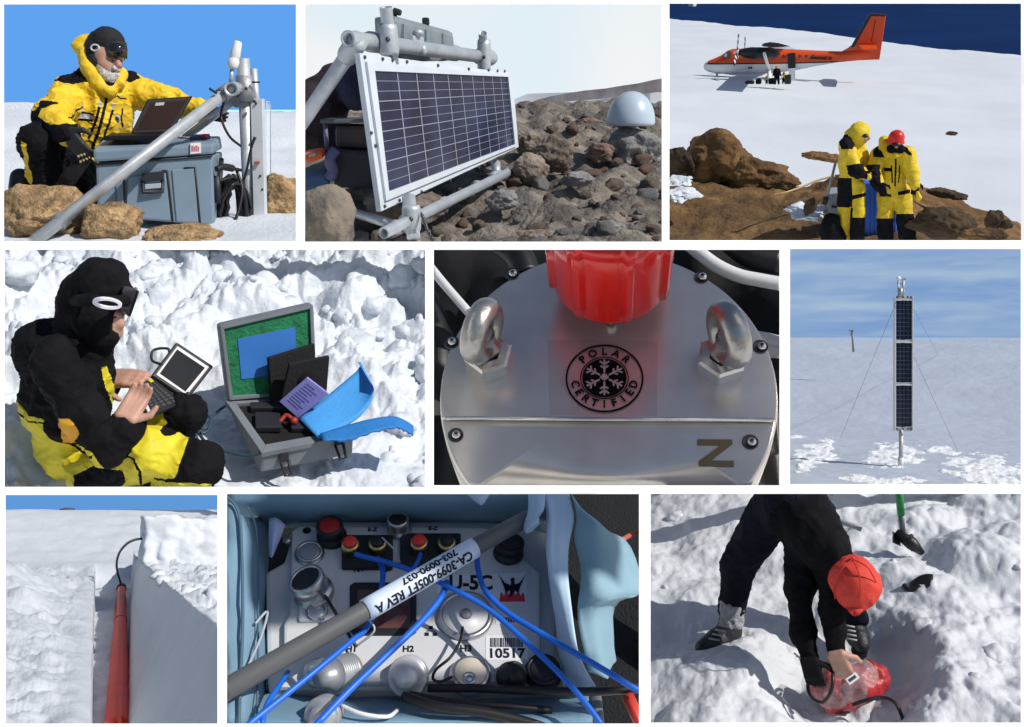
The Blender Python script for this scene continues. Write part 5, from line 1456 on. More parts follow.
b = B(); c = inr(.42, .42) + up * .03; b.tube(spline([c + Vector((-.03, 0, 0)), c + Vector((0, .02, .02)), c + Vector((.03, -.01, .01))]), 0.01, 8).ell(c + Vector((.03, -.01, .012)), 0.018, sub=2); b.obj('red_lead', mat('lead red', (0.3, 0.03, 0.02), 0.5), body_)
lid, ln = T.quad([(521, 190), (748, 138), (757, 352), (544, 372)], yC + .10, yD + .10, yD - .02)
def onl(pts, o=0): return [T.plane(x, z, lid[0] + ln * o, ln) for x, z in pts]
b = B(); b.hexa(lid, [v - ln * 0.07 for v in lid], 0.02, seg=3); ld = b.obj('lid', cgrey, oc)
b = B(); ro, ri = [(525, 193), (745, 142), (753, 350), (547, 368)], [(534, 198), (738, 150), (745, 345), (555, 358)]
for k in range(4):
    j = (k + 1) % 4; q = onl([ro[k], ro[j], ri[j], ri[k]], 0.02); b.hexa(q, [v - ln * 0.03 for v in q], 0.003)
b.obj('lid_rim', cgrey, ld)
b = B(); q = onl([(534, 198), (738, 150), (745, 345), (555, 358)], 0.006); b.hexa(q, [v - ln * 0.01 for v in q]); gf = b.obj('green_foam', mat('foam green', (0.012, 0.16, 0.065), 0.85, var=0.3, vscale=22, bump=0.5, bscale=60), ld)
b = B(); q = onl([(566, 222), (703, 194), (708, 300), (575, 318)], 0.010); b.hexa(q, [v - ln * 0.006 for v in q], 0.001); b.obj('blue_panel', mat('panel blue', (0.03, 0.16, 0.50), 0.7, var=0.05), gf)
for x, y, yy in ((676, 518, yA), (806, 478, yB)):
    d = .012; yy = lerp(yA, yB, (x - 620) / 220) - d
    b = B(); b.hexa([P(x - 10, y - 24, yy), P(x + 12, y - 28, yy), P(x + 12, y - 6, yy - .02), P(x - 10, y - 2, yy - .02)], [P(x - 10, y - 24, yy + .03), P(x + 12, y - 28, yy + .03), P(x + 12, y - 6, yy + .03), P(x - 10, y - 2, yy + .03)], 0.004)
    la = b.obj('latch', MATS['case dark'], oc)
    b = B(); b.tube([P(x - 8, y - 4, yy - .02), P(x + 4, y + 30, yy - .05), P(x + 18, y + 26, yy - .05), P(x + 11, y - 8, yy - .02)], 0.007, 6); b.obj('latch_lever', MATS['case dark'], la)

fb = mat('foam sheet black', (0.009, 0.009, 0.010), 0.9, bump=0.3, bscale=50)
for pts, ys, lab in (([(640, 268), (750, 234), (753, 345), (648, 372)], (yC + .02, yD, yD - .05), 'square black foam sheet standing behind the other one in the case'), ([(690, 282), (785, 264), (778, 352), (668, 376)], (yC - .05, yD - .12, yD - .15), 'square black foam sheet with a hole painted dark standing in front in the case')):
    q, nn = T.quad(pts, *ys); b = B(); b.hexa(q, [v - nn * .025 for v in q], 0.004)
    ff = b.obj('foam_sheet', fb, None, lab, 'foam sheet')
    if pts[0][0] == 690:
        b = B(); c = T.plane(733, 322, q[0] + nn * .001, nn); b.lathe([(0, 0), (0.045, 0), (0.045, .003), (0, .003)], c, nn, 20); b.obj('hole', mat('hole shade black', (0.002, 0.002, 0.002), 1.0), ff)  # solid disc, its dark colour imitates the shade inside a hole
q, nn = T.quad([(731, 314), (783, 353), (710, 410), (666, 371)], yC - .12, yD - .25, yA + .22)
nb = thing('notebook', q[3], 'open purple paper notebook lying across the case', 'notebook')
b = B(); b.hexa(q, [v - nn * .012 for v in q], 0.001); b.obj('pages', mat('paper violet', (0.27, 0.26, 0.62), 0.8), nb)
b = B()
HN = hmap([(731, 314), (783, 353), (710, 410), (666, 371)])
for r in range(9):
    v0 = .12 + r * .085; pts = [HN(.15, v0), HN(.55 + .3 * ((r * 37) % 10) / 10, v0), HN(.55 + .3 * ((r * 37) % 10) / 10, v0 + .02), HN(.15, v0 + .02)]
    f = [T.plane(x, z, q[0] + nn * .001, nn) for x, z in pts]; b.hexa(f, [v - nn * .0008 for v in f])
b.obj('written_line', mat('ink', (0.07, 0.07, 0.25), 0.7), nb)
bf = mat('foam sky blue', (0.055, 0.30, 0.68), 0.75, var=0.06, vscale=8, bump=0.2, bscale=50)
rows = []
ea = spline([(712, 411, yA + .2), (760, 372, yA + .28), (820, 322, yA + .40), (850, 296, yA + .47), (860, 278, yA + .52), (852, 276, yA + .53)], 5)
eb = spline([(756, 456, yA + .05), (800, 440, yA + .10), (850, 410, yA + .16), (880, 375, yA + .22), (890, 340, yA + .27), (880, 322, yA + .30)], 5)
for t in range(9):
    rows.append([P(*(a + (c - a) * (t / 8))) for a, c in zip(ea, eb)])
B().sheet(rows, (0.004, 0.012, -0.012)).obj('foam_wrap', bf, None, 'wide sky blue foam sheet curling up out of the case', 'foam sheet')
ea = spline([(762, 446, yA + .06), (820, 428, yA + .08), (880, 412, yA + .10), (935, 405, yA + .14), (965, 415, yA + .14), (985, 428, yA + .12)], 6)
eb = spline([(770, 462, yA - .02), (830, 462, yA - .02), (885, 444, yA + .0), (940, 432, yA + .03), (962, 438, yA + .04), (984, 450, yA + .03)], 6)
rows = []
for t in range(6):
    rows.append([P(a.x + (c.x - a.x) * t / 5, a.y + (c.y - a.y) * t / 5 + (2.0 * math.sin(i * 1.9) if t == 5 else 0), a.z + (c.z - a.z) * t / 5) for i, (a, c) in enumerate(zip(ea, eb))])
B().sheet(rows, (0.0, 0.008, -0.012)).obj('foam_strip', mat('foam strip blue', (0.02, 0.18, 0.50), 0.75, var=0.06, vscale=8, bump=0.2, bscale=50), None, 'narrow wavy edged blue foam strip reaching over the case edge to the snow', 'foam sheet')
# cable from laptop to case
b = B(); b.tube(spline([P(446, 350, Y + .1), P(478, 400, Y + .2), T.g(470, 430, .05), T.g(478, 452, .04), T.g(500, 476, .05), T.g(545, 492, .06), T.g(590, 500, .08), P(630, 490, yA)]), 0.007, 8).tube(spline([P(552, 372, yC), T.g(530, 385, .05), T.g(506, 405, .06), T.g(492, 432, .05), T.g(472, 432, .05), T.g(470, 410, .06), T.g(486, 398, .07), T.g(502, 412, .06), T.g(494, 440, .05), T.g(478, 446, .05)]), 0.007, 8)
b.obj('cable', mat('cable teal', (0.03, 0.06, 0.09), 0.5), None, 'thin dark cable looping over the snow from the laptop to the open case', 'cable')

# ================================================================== steel instrument lid
use(T5)
P = T.p
steel = mat('brushed steel', (0.80, 0.745, 0.67), 0.27, 0.68, var=0.07, vscale=40, bump=0.05, bscale=400, bdist=0.0006)
steel2 = mat('bright steel', (0.80, 0.78, 0.74), 0.22, 0.85, var=0.1, vscale=60, bump=0.12, bscale=220, bdist=0.001)
bcl = mat('black cloth', (0.006, 0.006, 0.007), 0.85, var=0.4, vscale=10, bump=0.6, bscale=30, bdist=0.006)
terrain('black_sheet', 0.10, 1.0, lambda x, y: -0.17 + 0.05 * fbm(x, y * 0.6, 7, 3, 3) + 0.03 * noise.noise(Vector((x * 22, y * 6, 2))), bcl, 90, 90, label='rumpled black sheet under the steel instrument', cat='sheet')
finish_rim([(249.8, 0.73), (486, 0.60)], (9, 8.2, 10.5, 8.6), 'white rim of the tray with the steel lid')
for o in list(T.objs):
    if o.name.startswith('black_sheet'): o['kind'] = 'structure'
cen = T.g(507, 402); R0 = (T.g(1000, 402) - cen).length * 1.012
seis = thing('seismometer', cen - Vector((0, 0, .16)), 'round steel instrument with a red knob and two eye bolts on its lid', 'instrument')
b = B(); b.lathe([(0, -.005), (R0 * .5, -.005), (R0 - .006, -.005), (R0 - .0022, -.005), (R0 - .0018, -.005), (R0, -.007), (R0, -.016), (R0 - .004, -.018), (R0 - .004, -.022), (R0 + .001, -.024), (R0 + .001, -.16), (0, -.16)], cen, seg=160); hs = b.obj('housing', steel, seis)
ycut = T.g(507, 500).y - cen.y
xs = math.sqrt(R0 ** 2 - ycut ** 2); a0 = math.atan2(ycut, xs); R1 = R0 - .0012
pts = [cen + Vector((R1 * math.cos(a0 + (math.pi - 2 * a0) * k / 120), R1 * math.sin(a0 + (math.pi - 2 * a0) * k / 120), -.0045)) for k in range(121)]
b = B(); b.prism(pts, (0, 0, .0045), bevel=0.0012); tp_ = b.obj('lid_plate', steel, seis)
b = B(); b.tube([cen + Vector((-xs + .004, ycut + .0005, -.0008)), cen + Vector((xs - .004, ycut + .0005, -.0008))], 0.0016, 8); b.obj('plate_edge', steel2, tp_)
# screws round the edge; dark discs put the shade of their notches in colour
dk = mat('recess dark', (0.10, 0.098, 0.095), 0.4, 0.7)
for zx, zy in ((237, 80), (783, 90), (62, 277), (953, 290), (74, 545), (924, 565)):
    z = 0.0006 if zy < 500 else -0.0044
    c = T.g(zx, zy, z); k = 0.0050
    b = B(); b.lathe([(0, 0), (k, 0), (k * 1.12, .0003), (k * 1.12, -.001), (0, -.001)], c, seg=20); rc = b.obj('notch_shade', dk, seis)
    b = B(); b.lathe([(0, .0032), (k * .4, .003), (k * .62, .002), (k * .66, .0002), (0, .0002)], c + Vector((k * .15, -k * .1, .0005)), seg=16); sw = b.obj('screw', steel2, rc)
    b = B(); b.lathe([(0, .0037), (k * .28, .0037), (k * .28, .003), (0, .003)], c + Vector((k * .15, -k * .1, .0005)), seg=6); b.obj('socket', dk, sw)
# sticker and mark
b = B(); q = [T.g(338, 272, .0005), T.g(657, 275, .0005), T.g(655, 490, .0005), T.g(345, 487, .0005)]
b.hexa([v + Vector((0, 0, .0003)) for v in q], [v - Vector((0, 0, .0003)) for v in q]); b.obj('clear_sticker', mat('clear film', (0.62, 0.57, 0.56), 0.22, 0.5, alpha=0.10), seis)
ink = mat('print black', (0.008, 0.007, 0.007), 0.9, spec=0.05)
lc = T.g(503, 380, .0012); lr = (T.g(616, 380, .0012) - lc).length
X, Yv, Zv = Vector((1, 0, 0)), Vector((0, 1, 0)), Vector((0, 0, 1))
b = B()
def ring(r0, r1, n=72):
    b.sheet([[lc + X * (r * math.cos(t * math.tau / n)) + Yv * (r * math.sin(t * math.tau / n)) for t in range(n + 1)] for r in (r0, r1)], Zv * .0003, smooth=False)
ring(lr * .955, lr); ring(lr * .60, lr * .625); ring(0.001 * lr, lr * .565)
em = b.obj('emblem', ink, seis, recalc=True)
b = B()
def arc_text(txt, r, a_mid, step, top):
    n = len(txt)
    for i, ch in enumerate(txt):
        a = a_mid + ((n - 1) / 2 - i) * step * (1 if top else -1)
        d = X * math.cos(a) + Yv * math.sin(a); t = X * -math.sin(a) + Yv * math.cos(a)
        b.text(ch, lc + d * r + Zv * .0002, -t if top else t, d if top else -d, lr * .30, thick=.0004, bold=0.02)
arc_text('POLAR', lr * .775, math.pi / 2, .40, True)
arc_text('CERTIFIED', lr * .775, -math.pi / 2, .33, False)
b.obj('lettering', ink, em)
b = B()
def bar(p, q, w_):
    d = (q - p).normalized(); s_ = Zv.cross(d) * w_ / 2; b.prism([p - s_, p + s_, q + s_, q - s_], Zv * .0003)
for k in range(6):
    a = math.pi / 2 + k * math.pi / 3; d = X * math.cos(a) + Yv * math.sin(a)
    z = Zv * .0008; bar(lc + d * lr * .14 + z, lc + d * lr * .52 + z, lr * .05)
    for rr, ll in ((.26, .13), (.38, .15)):
        for s_ in (-1, 1):
            e = X * math.cos(a + s_ * .9) + Yv * math.sin(a + s_ * .9); bar(lc + d * lr * rr + z, lc + d * lr * rr + e * lr * ll + z, lr * .045)
leaf = [(0, 1), (.22, .55), (.5, .7), (.42, .2), (.85, .35), (.7, .0), (.9, -.12), (.35, -.45), (.38, -.62), (.06, -.55), (.06, -.95)]
leaf = leaf + [(-x, y) for x, y in reversed(leaf)]
b.prism([lc + X * x * lr * .14 + Yv * y * lr * .14 + Zv * .0009 for x, y in leaf[1:]], Zv * .0003)
b.obj('snowflake', mat('print silver', (0.55, 0.54, 0.53), 0.4, 0.5), em)
b = B(); b.text('N', T.g(818, 597, -.0047), Vector((0, -1, 0)), Vector((1, 0, 0)), (T.g(870, 597) - T.g(770, 597)).length * 1.38, thick=.0006, bold=.03, width=(T.g(818, 557) - T.g(818, 636)).length)
b.obj('engraved_letter', mat('engraved brown', (0.23, 0.17, 0.09), 0.5, 0.3), seis)

# eye bolts
def eyebolt(cx, cy, nx, ny, ang, mir):
    root_ = b_ = None
    R_, r_ = 0.0172, 0.0082
    nut = T.g(nx, ny, .004); c = T.g(cx, cy, .036)
    nd = Vector((math.cos(ang) * mir, -math.sin(ang), 0.0)); a1 = Vector((0, 0, 1)); a2 = nd.cross(a1).normalized()
    b = B(); n1, n2 = 40, 18
    rows = []
    for i in range(n1):
        t = i * math.tau / n1; d = a1 * math.cos(t) + a2 * math.sin(t); rows.append([c + d * (R_ + r_ * 0.92 * math.cos(u * math.tau / n2)) + nd * r_ * 1.12 * math.sin(u * math.tau / n2) for u in range(n2)])
    V = [[b.bm.verts.new(p) for p in r] for r in rows]
    for i in range(n1):
        for j in range(n2):
            f = b.bm.faces.new((V[i][j], V[(i + 1) % n1][j], V[(i + 1) % n1][(j + 1) % n2], V[i][(j + 1) % n2])); f.smooth = True
    b.lathe([(0, 0), (.0125, 0), (.0115, .004), (.0085, .012), (.0085, .02)], Vector((c.x, c.y, .012)), seg=28)
    eb_ = b.obj('eye_bolt', mat('cast steel', (0.46, 0.44, 0.41), 0.3, 0.85, var=0.15, vscale=90, bump=0.35, bscale=160, bdist=0.002), seis)
    q = Vector((c.x + (nut.x - c.x) * .8, c.y + (nut.y - c.y) * .45, 0))
    b = B(); b.lathe([(0, 0), (.0175, 0), (.0185, .001), (.0185, .0135), (.0165, .0155), (.010, .0155)], q, seg=6, smooth=False, start=0.35); b.obj('nut', steel2, eb_)
eyebolt(150, 246, 172, 345, .33, 1)
eyebolt(862, 256, 838, 352, .33, -1)

# red knob over its steel stem
red = mat('knob red', (0.78, 0.016, 0.010), 0.2, spec=0.5, coat=0.4, var=0.06, vscale=30)
fr = T.g(522, 232, .022); Rk = 0.0435
kc = Vector((fr.x, fr.y + Rk, .022))
def ridg(amp):
    def f(k, z): return 1 + amp * (1 if k % 16 in (0, 1, 2) else 0)
    return f
b = B(); b.lathe([(0, 0), (Rk * .9, 0), (Rk * .97, .0015), (Rk, .005), (Rk, .0065), (Rk, .008), (Rk, .02), (Rk, .04), (Rk, .06), (Rk, .075), (Rk * .98, .077), (0, .077)], kc, seg=160, ridges=lambda k, z: 1 + (.085 if k % 20 in (5, 6, 7, 8) and z > .007 else 0)); kn = b.obj('knob', red, seis)
b = B(); b.lathe([(0, .079), (Rk * 1.02, .079), (Rk * 1.07, .081), (Rk * 1.08, .086), (Rk * 1.08, .16), (0, .16)], kc, seg=160, ridges=lambda k, z: 1 + (.08 if k % 20 in (5, 6, 7, 8) else 0)); b.obj('knob_collar', red, kn)
b = B(); b.lathe([(0, 0), (Rk * .52, 0), (Rk * .52, .004), (Rk * .36, .006), (Rk * .36, .03), (0, .03)], Vector((kc.x, kc.y, .0004)), seg=48); b.obj('stem', steel2, seis)
b = B(); q = T.g(524, 262, .0015); b.lathe([(0, .0), (.0035, 0), (.0035, .012), (0, .013)], Vector((q.x, q.y + .012, .001)), seg=14); b.obj('index_pin', steel2, seis)

# pale cables and black hoses behind the instrument
wc = mat('cable white', (0.62, 0.63, 0.65), 0.4)
for pts, r, lab in (([(-30, 20), (10, 72), (45, 115), (75, 150), (110, 190)], .0042, 'white cable left of the left eye bolt'), ([(740, -10), (780, 22), (830, 58), (890, 85), (950, 98), (1030, 112)], .0062, 'thick white cable curving away behind the right screw'), ([(930, 268), (970, 275), (1000, 282), (1040, 284)], .0075, 'white cable beside the right eye bolt, the upper one of two'), ([(935, 300), (980, 302), (1040, 306)], .006, 'white cable beside the right eye bolt, the lower one of two')):
    b = B(); b.tube(spline([T.g(x, y, -.09) for x, y in pts], 6), r, 12); b.obj('cable', wc, None, lab, 'cable', 'white cables round the instrument')
for pts, r, lab in (([(180, -30), (230, 5), (262, 40), (280, 90)], .014, 'black hose behind the lid at its upper left'), ([(-30, 160), (10, 260), (20, 360), (-10, 460)], .018, 'black hose at the left edge of the steel lid'), ([(1040, 400), (1000, 500), (1010, 620), (1040, 720)], .02, 'black hose at the right edge of the steel lid'), ([(860, -20), (930, 30), (1030, 50)], .012, 'black hose above the thick white cable')):
    b = B(); b.tube(spline([T.g(x, y, -.11) for x, y in pts], 6), r, 14); b.obj('hose', mat('hose black', (0.008, 0.008, 0.009), 0.45), None, lab, 'hose', 'black hoses round the instrument')

# the thin pale awning added out of view to give the instrument soft shade
am = bpy.data.materials.new('awning cloth'); am.use_nodes = True
an_ = am.node_tree.nodes; an_.remove(an_['Principled BSDF']); tr_ = an_.new('ShaderNodeBsdfTranslucent'); tr_.inputs['Color'].default_value = (0.85, 0.82, 0.76, 1)
am.node_tree.links.new(tr_.outputs[0], an_['Material Output'].inputs['Surface'])
Mi = T.M.inverted()
def shade_helper(corners, t, m_, lab):
    q = [Mi @ (T.M @ T.g(*c) + SUN_DIR * t) for c in corners]
    b = B(); b.raw(q, [(0, 1, 2, 3)]); aw = b.obj('shade_helper', m_, None, lab, 'shade_helper', None, 'structure', recalc=False); T.objs.remove(aw)
shade_helper(((8, 22), (1012, 22), (1016, 700), (0, 700)), 36, am, 'thin pale cloth awning added out of view to shade the steel instrument')

# ================================================================== tall panel mast on the open snow
use(T6)
P = T.p
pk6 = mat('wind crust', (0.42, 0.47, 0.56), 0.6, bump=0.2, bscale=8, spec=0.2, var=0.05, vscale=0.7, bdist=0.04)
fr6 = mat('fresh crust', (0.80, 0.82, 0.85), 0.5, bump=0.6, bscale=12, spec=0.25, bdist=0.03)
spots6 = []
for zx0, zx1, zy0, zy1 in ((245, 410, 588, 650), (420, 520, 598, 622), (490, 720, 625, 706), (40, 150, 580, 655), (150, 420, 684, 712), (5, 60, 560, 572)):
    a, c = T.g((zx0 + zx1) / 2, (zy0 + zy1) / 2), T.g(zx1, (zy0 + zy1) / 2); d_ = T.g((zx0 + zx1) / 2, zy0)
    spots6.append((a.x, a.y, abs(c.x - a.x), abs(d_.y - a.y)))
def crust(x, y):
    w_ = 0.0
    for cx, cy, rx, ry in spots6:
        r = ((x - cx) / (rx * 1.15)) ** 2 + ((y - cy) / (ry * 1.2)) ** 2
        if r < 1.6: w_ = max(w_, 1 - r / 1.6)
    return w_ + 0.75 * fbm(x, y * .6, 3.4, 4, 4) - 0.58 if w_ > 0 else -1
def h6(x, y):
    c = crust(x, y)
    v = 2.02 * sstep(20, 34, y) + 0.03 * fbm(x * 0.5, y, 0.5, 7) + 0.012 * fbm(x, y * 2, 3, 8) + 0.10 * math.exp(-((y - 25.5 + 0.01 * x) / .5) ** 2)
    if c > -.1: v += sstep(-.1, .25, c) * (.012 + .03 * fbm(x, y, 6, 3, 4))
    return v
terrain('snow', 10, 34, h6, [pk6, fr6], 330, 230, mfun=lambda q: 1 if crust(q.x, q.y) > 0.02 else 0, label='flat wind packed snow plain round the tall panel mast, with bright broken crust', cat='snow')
backdrop('sky', 35, sky_mat('cloudy sky', 200, 0.30, (0.74, 0.92, 1.04), 6.0, off=-11.6, clouds=[((0.16, 0.05, 0.9), (0, 0.14, 0), 0.30, 0.80, 0.75, (1.75, 2.2, 2.55), 5), ((0.4, 0.1, 2.6), (0, -0.08, 0), 0.48, 0.85, 0.35, (2.1, 2.5, 2.75), 7)], sun_el=30), 'blue sky with thin streaks of cloud behind the tall panel mast')
finish_rim([(249, 36), (336, 35), (345, 32), (484, 11.6)], (11, 8.8, 40, 9), 'white rim of the tray with the tall panel mast')
base = T.g(345, 658); Y = base.y; mm = T.m(Y)
mast6 = thing('panel_mast', base, 'tall white framed mast with three stacked dark solar panels on a thin pole', 'mast')
gm = mat('mast grey', (0.42, 0.44, 0.46), 0.45, 0.4)
b = B(); b.tube([P(345, 662, Y), P(346, 545, Y)], 6.5 * mm, 14).tube([P(351, 548, Y + .06), P(352, 150, Y + .06)], 6 * mm, 12); b.obj('pole', gm, mast6)
b = B(); b.tube([P(345, 658, Y), P(345, 630, Y)], 8 * mm, 14); b.obj('sleeve', mat('sleeve pale', (0.6, 0.61, 0.62), 0.5), mast6)
wf6 = mat('mast frame', (0.55, 0.57, 0.59), 0.5, 0.1)
b = B()
for x0, x1 in ((322.5, 330), (378, 383)):
    f = [P(x0, 150, Y - .03), P(x1, 150, Y - .03), P(x1 - .5, 550, Y - .03), P(x0 - .5, 550, Y - .03)]; b.hexa(f, [v + Vector((0, .10, 0)) for v in f], 0.006)
for zy in (150, 280, 407, 540):
    h_ = 12 if zy in (150, 540) else 8
    f = [P(330, zy, Y - .02), P(378, zy, Y - .02), P(378, zy + h_, Y - .02), P(330, zy + h_, Y - .02)]; b.hexa(f, [v + Vector((0, .08, 0)) for v in f], 0.004)
b.obj('frame', wf6, mast6)
nav6 = mat('panel navy', (0.008, 0.012, 0.035), 0.2, spec=0.5, var=0.3, vscale=6); ln6 = mat('panel line', (0.16, 0.18, 0.24), 0.4)
for z0, z1 in ((163, 279), (289, 406), (416, 538)):
    f = [P(331, z0, Y), P(378, z0, Y), P(378, z1, Y), P(331, z1, Y)]
    b = B(); b.hexa(f, [v + Vector((0, .03, 0)) for v in f]); pn = b.obj('solar_panel', nav6, mast6)
    b = B()
    for k in range(1, 4):
        x = 331 + 47 * k / 4; q = [P(x - .5, z0 + 1, Y - .004), P(x + .5, z0 + 1, Y - .004), P(x + .5, z1 - 1, Y - .004), P(x - .5, z1 - 1, Y - .004)]; b.hexa(q, [v + Vector((0, .003, 0)) for v in q])
    for k in range(1, 9):
        zz_ = z0 + (z1 - z0) * k / 9; q = [P(332, zz_ - .5, Y - .008), P(377, zz_ - .5, Y - .008), P(377, zz_ + .5, Y - .008), P(332, zz_ + .5, Y - .008)]; b.hexa(q, [v + Vector((0, .003, 0)) for v in q])
    b.obj('cell_grid', ln6, pn)
    q = [P(331, z0 - 4, Y - .03), P(378, z0 - 4, Y - .03), P(378, z0 - 1, Y - .03), P(331, z0 - 1, Y - .03)]
    B().hexa(q, [v + Vector((0, .02, 0)) for v in q]).obj('white_bar', mat('bar white', (0.8, 0.8, 0.8), 0.5), pn)
b = B()
for zy in (152, 545):
    for zx in (334, 352, 366, 376): b.ell(P(zx, zy, Y - .06), 3.2 * mm, sub=2)
b.obj('bolt', MATS['dark steel'], mast6)
b = B(); b.tube([P(338, 152, Y), P(338, 102, Y)], 3 * mm, 10).tube([P(352, 152, Y), P(353, 98, Y)], 3 * mm, 10).tube([P(334, 112, Y), P(357, 112, Y)], 2.5 * mm, 8).tube([P(345, 150, Y), P(345, 125, Y)], 6 * mm, 10).tube([P(334, 135, Y), P(357, 135, Y)], 2 * mm, 8)
hd6 = b.obj('mast_head', gm, mast6)
b = B(); b.lathe([(0, 7 * mm), (4 * mm, 6 * mm), (7 * mm, 2 * mm), (7 * mm, -2 * mm), (0, -3 * mm)], P(338, 97, Y), seg=18); b.obj('antenna_dome', mat('antenna white', (.8, .8, .81)), hd6)
b = B(); b.tube([P(349, 100, Y), P(360, 98, Y)], 2.4 * mm, 8); b.obj('sensor', MATS['dark steel'], hd6)
gw = mat('wire grey', (0.20, 0.21, 0.23), 0.5)
for i, (a, c, lab) in enumerate((((322, 190), T.g(165, 572), 0), ((384, 330), T.g(515, 612), 0), ((384, 190), T.g(492, 390), 0))):
    b = B(); b.tube([P(a[0], a[1], Y + .05), c], 0.0034, 6); b.obj('guy_wire', gw, mast6)
# far mast and far marks
far_ = thing('instrument_mast', P(204, 315, 26), 'small distant grey mast with a flat top on the snow far behind', 'mast')
m26 = T.m(26)
b = B(); b.tube([P(200, 252, 26), P(204, 316, 26)], 3.2 * m26, 8); b.obj('pole', mat('far grey', (0.22, 0.23, 0.25), 0.6), far_)
b = B(); b.box(P(198, 252, 26), (14 * m26, .1, 4 * m26), bevel=.01).box(P(199, 262, 26), (7 * m26, .08, 9 * m26), bevel=.01); b.obj('instrument_head', MATS['far grey'], far_)

# ================================================================== red tube in a snow trench
use(T7)
P = T.p


def zf(y): return -0.60 + max(0, (y - 6.85)) * 0.30 / 8.15
def xl7(y): return -.045 - (y - 4) * .0205 + .012 * noise.noise(Vector((y * 3, 0, 1)))
def xr7(y): return .135 + (y - 6.85) * .0137
def xt7(y): return .525 + (y - 5.03) * (-.0346)


def bankL(x, y):
    d = xl7(y) - x
    m_ = 0.30 * math.exp(-(((x + 1.05) / .38) ** 2 + ((y - 10.8) / 1.5) ** 2)) + .14 * math.exp(-(((x + .75) / .4) ** 2 + ((y - 8.4) / 1.6) ** 2))
    return m_ - .05 * math.exp(-d / .06) + .07 * fbm(x, y, 1.1, 2, 3) * min(1, d * 4) + .10 * lumps(x, y * .8, 1.5, 6) * min(1, d * 3) + .045 * billow(x, y, 2.4, 3, 5) * min(1, d * 5)


def bankR(x, y):
    return .24 + (.05 * billow(x, y, 3.2, 4, 5) + .10 * fbm(x, y, 2.5, 5, 4)) * min(1, max(0, (x - xt7(y)) * 8))


def h7(x, y):
    far_ = 0.83 * sstep(15.6, 20.5, y) + .012 * fbm(x * .6, y, 2.2, 9, 4)
    t = sstep(15.0, 15.8, y)
    fl = zf(y) + .02 * fbm(x, y, 4, 3, 3)
    if x <= xl7(y): v = bankL(x, y)
    elif x <= xl7(y) + .03: u = (x - xl7(y)) / .03; v = bankL(xl7(y), y) * (1 - u) + fl * u
    elif x <= xr7(y): v = fl
    elif x <= xt7(y):
        u = (x - xr7(y)) / (xt7(y) - xr7(y)); v = fl + (.25 - fl) * (u ** .8) + .010 * fbm(x, y * .5, 3, 2, 3) * (1 - abs(2 * u - 1))
    else: v = bankR(x, y)
    return v * (1 - t) + (0.02 * fbm(x, y, 2, 2)) * t + far_


snow7 = mat('trench snow', (0.60, 0.635, 0.68), 0.55, bump=0.45, bscale=50, spec=0.25, var=0.04, vscale=4, bdist=0.01)
terrain('snow', 3.3, 20.6, h7, snow7, 260, 260, label='snow plain cut by a straight trench', cat='snow', margin=4)
backdrop('sky', 21, sky_mat('strip sky', 200, 0.33, (0.52, 0.90, 1.12), 4, off=-2.0, sun_el=30), 'thin strip of blue sky over the trench')
finish_rim([(495, 18), (508, 20), (530, 17), (570, 12), (723.5, 3.3)], (40, 8.2, 9.5, 40), 'white rim of the tray with the snow trench')
y0, y1 = 6.2, 14.7; c0, c1 = P(358, 722, 6.8), P(369, 302, y1)
tube_ = thing('red_tube', c1, 'long glossy red tube with a black end lying in the snow trench', 'tube')
rt = mat('tube red', (0.78, 0.028, 0.006), 0.42, spec=0.15, var=0.08, vscale=3)
d = (c0 - c1); n = 40
b = B(); b.tube([c1 + d * (k / n * 1.12) for k in range(n + 1)], [.057 + .029 * k / n for k in range(n + 1)], 32); tb = b.obj('tube_body', rt, tube_)
b = B(); dn_ = d.normalized(); b.tube([c1 - dn_ * .05, c1 - dn_ * .02, c1 + dn_ * .3], [.054, .067, .067], 24).tube([c1 - dn_ * .2, c1], [.032, .038], 16); b.obj('end_cap', rub, tube_)
q = c1 + d * .42; b = B(); b.tube([q - dn_ * .02, q + dn_ * .02], .0715, 24); b.obj('band', mat('band dark', (0.12, 0.012, 0.01), 0.4), tb)
b = B(); b.tube(spline([c1 - dn_ * .1, P(366, 285, 14.7), P(357, 255, 14.5), P(355, 225, 14.0), P(364, 195, 13.2), P(385, 170, 12.6), P(408, 158, 12.2), P(430, 154, 11.9)]), .016, 8); b.obj('cable', rub, None, 'thin black cable curving from the tube end up to the cut snow block', 'cable')
# the sawn block wall
def roughbox(c, sx, sy, sz, amp, seed, n=26):
    b = bmesh.new(); bmesh.ops.create_cube(b, size=1); bmesh.ops.subdivide_edges(b, edges=b.edges[:], cuts=n, use_grid_fill=True)
    for v in b.verts:
        p = Vector((v.co.x * sx, v.co.y * sy, v.co.z * sz)); o = Vector((seed, seed * 2.3, 1))
        k = amp * (noise.fractal(p * 2.6 + o, 0.8, 2, 6) + .35 * lumps(p.x + p.y, p.z, 7, seed)); groove = .02 * (abs((p.x * 4.2 + .25 * noise.noise(p * 2)) % 1 - .5) < .1)
        v.co = c + p + Vector((v.co.x, v.co.y, v.co.z)).normalized() * (k - groove)
    for f in b.faces: f.smooth = True
    return b
pl_, pr_ = P(432, 235, 11.6), P(720, 235, 11.0); tz = P(432, 92, 11.6).z
w_ = pr_.x - pl_.x
bb = B(); bb.merge(roughbox(Vector(((pl_.x + pr_.x) / 2, 11.9, (tz + pl_.z) / 2 - .06)), w_, .9, tz - pl_.z + .12, .07, 3.3)); bb.obj('snow_block', snow7, None, 'big sawn block of snow standing right of the trench', 'snow block')
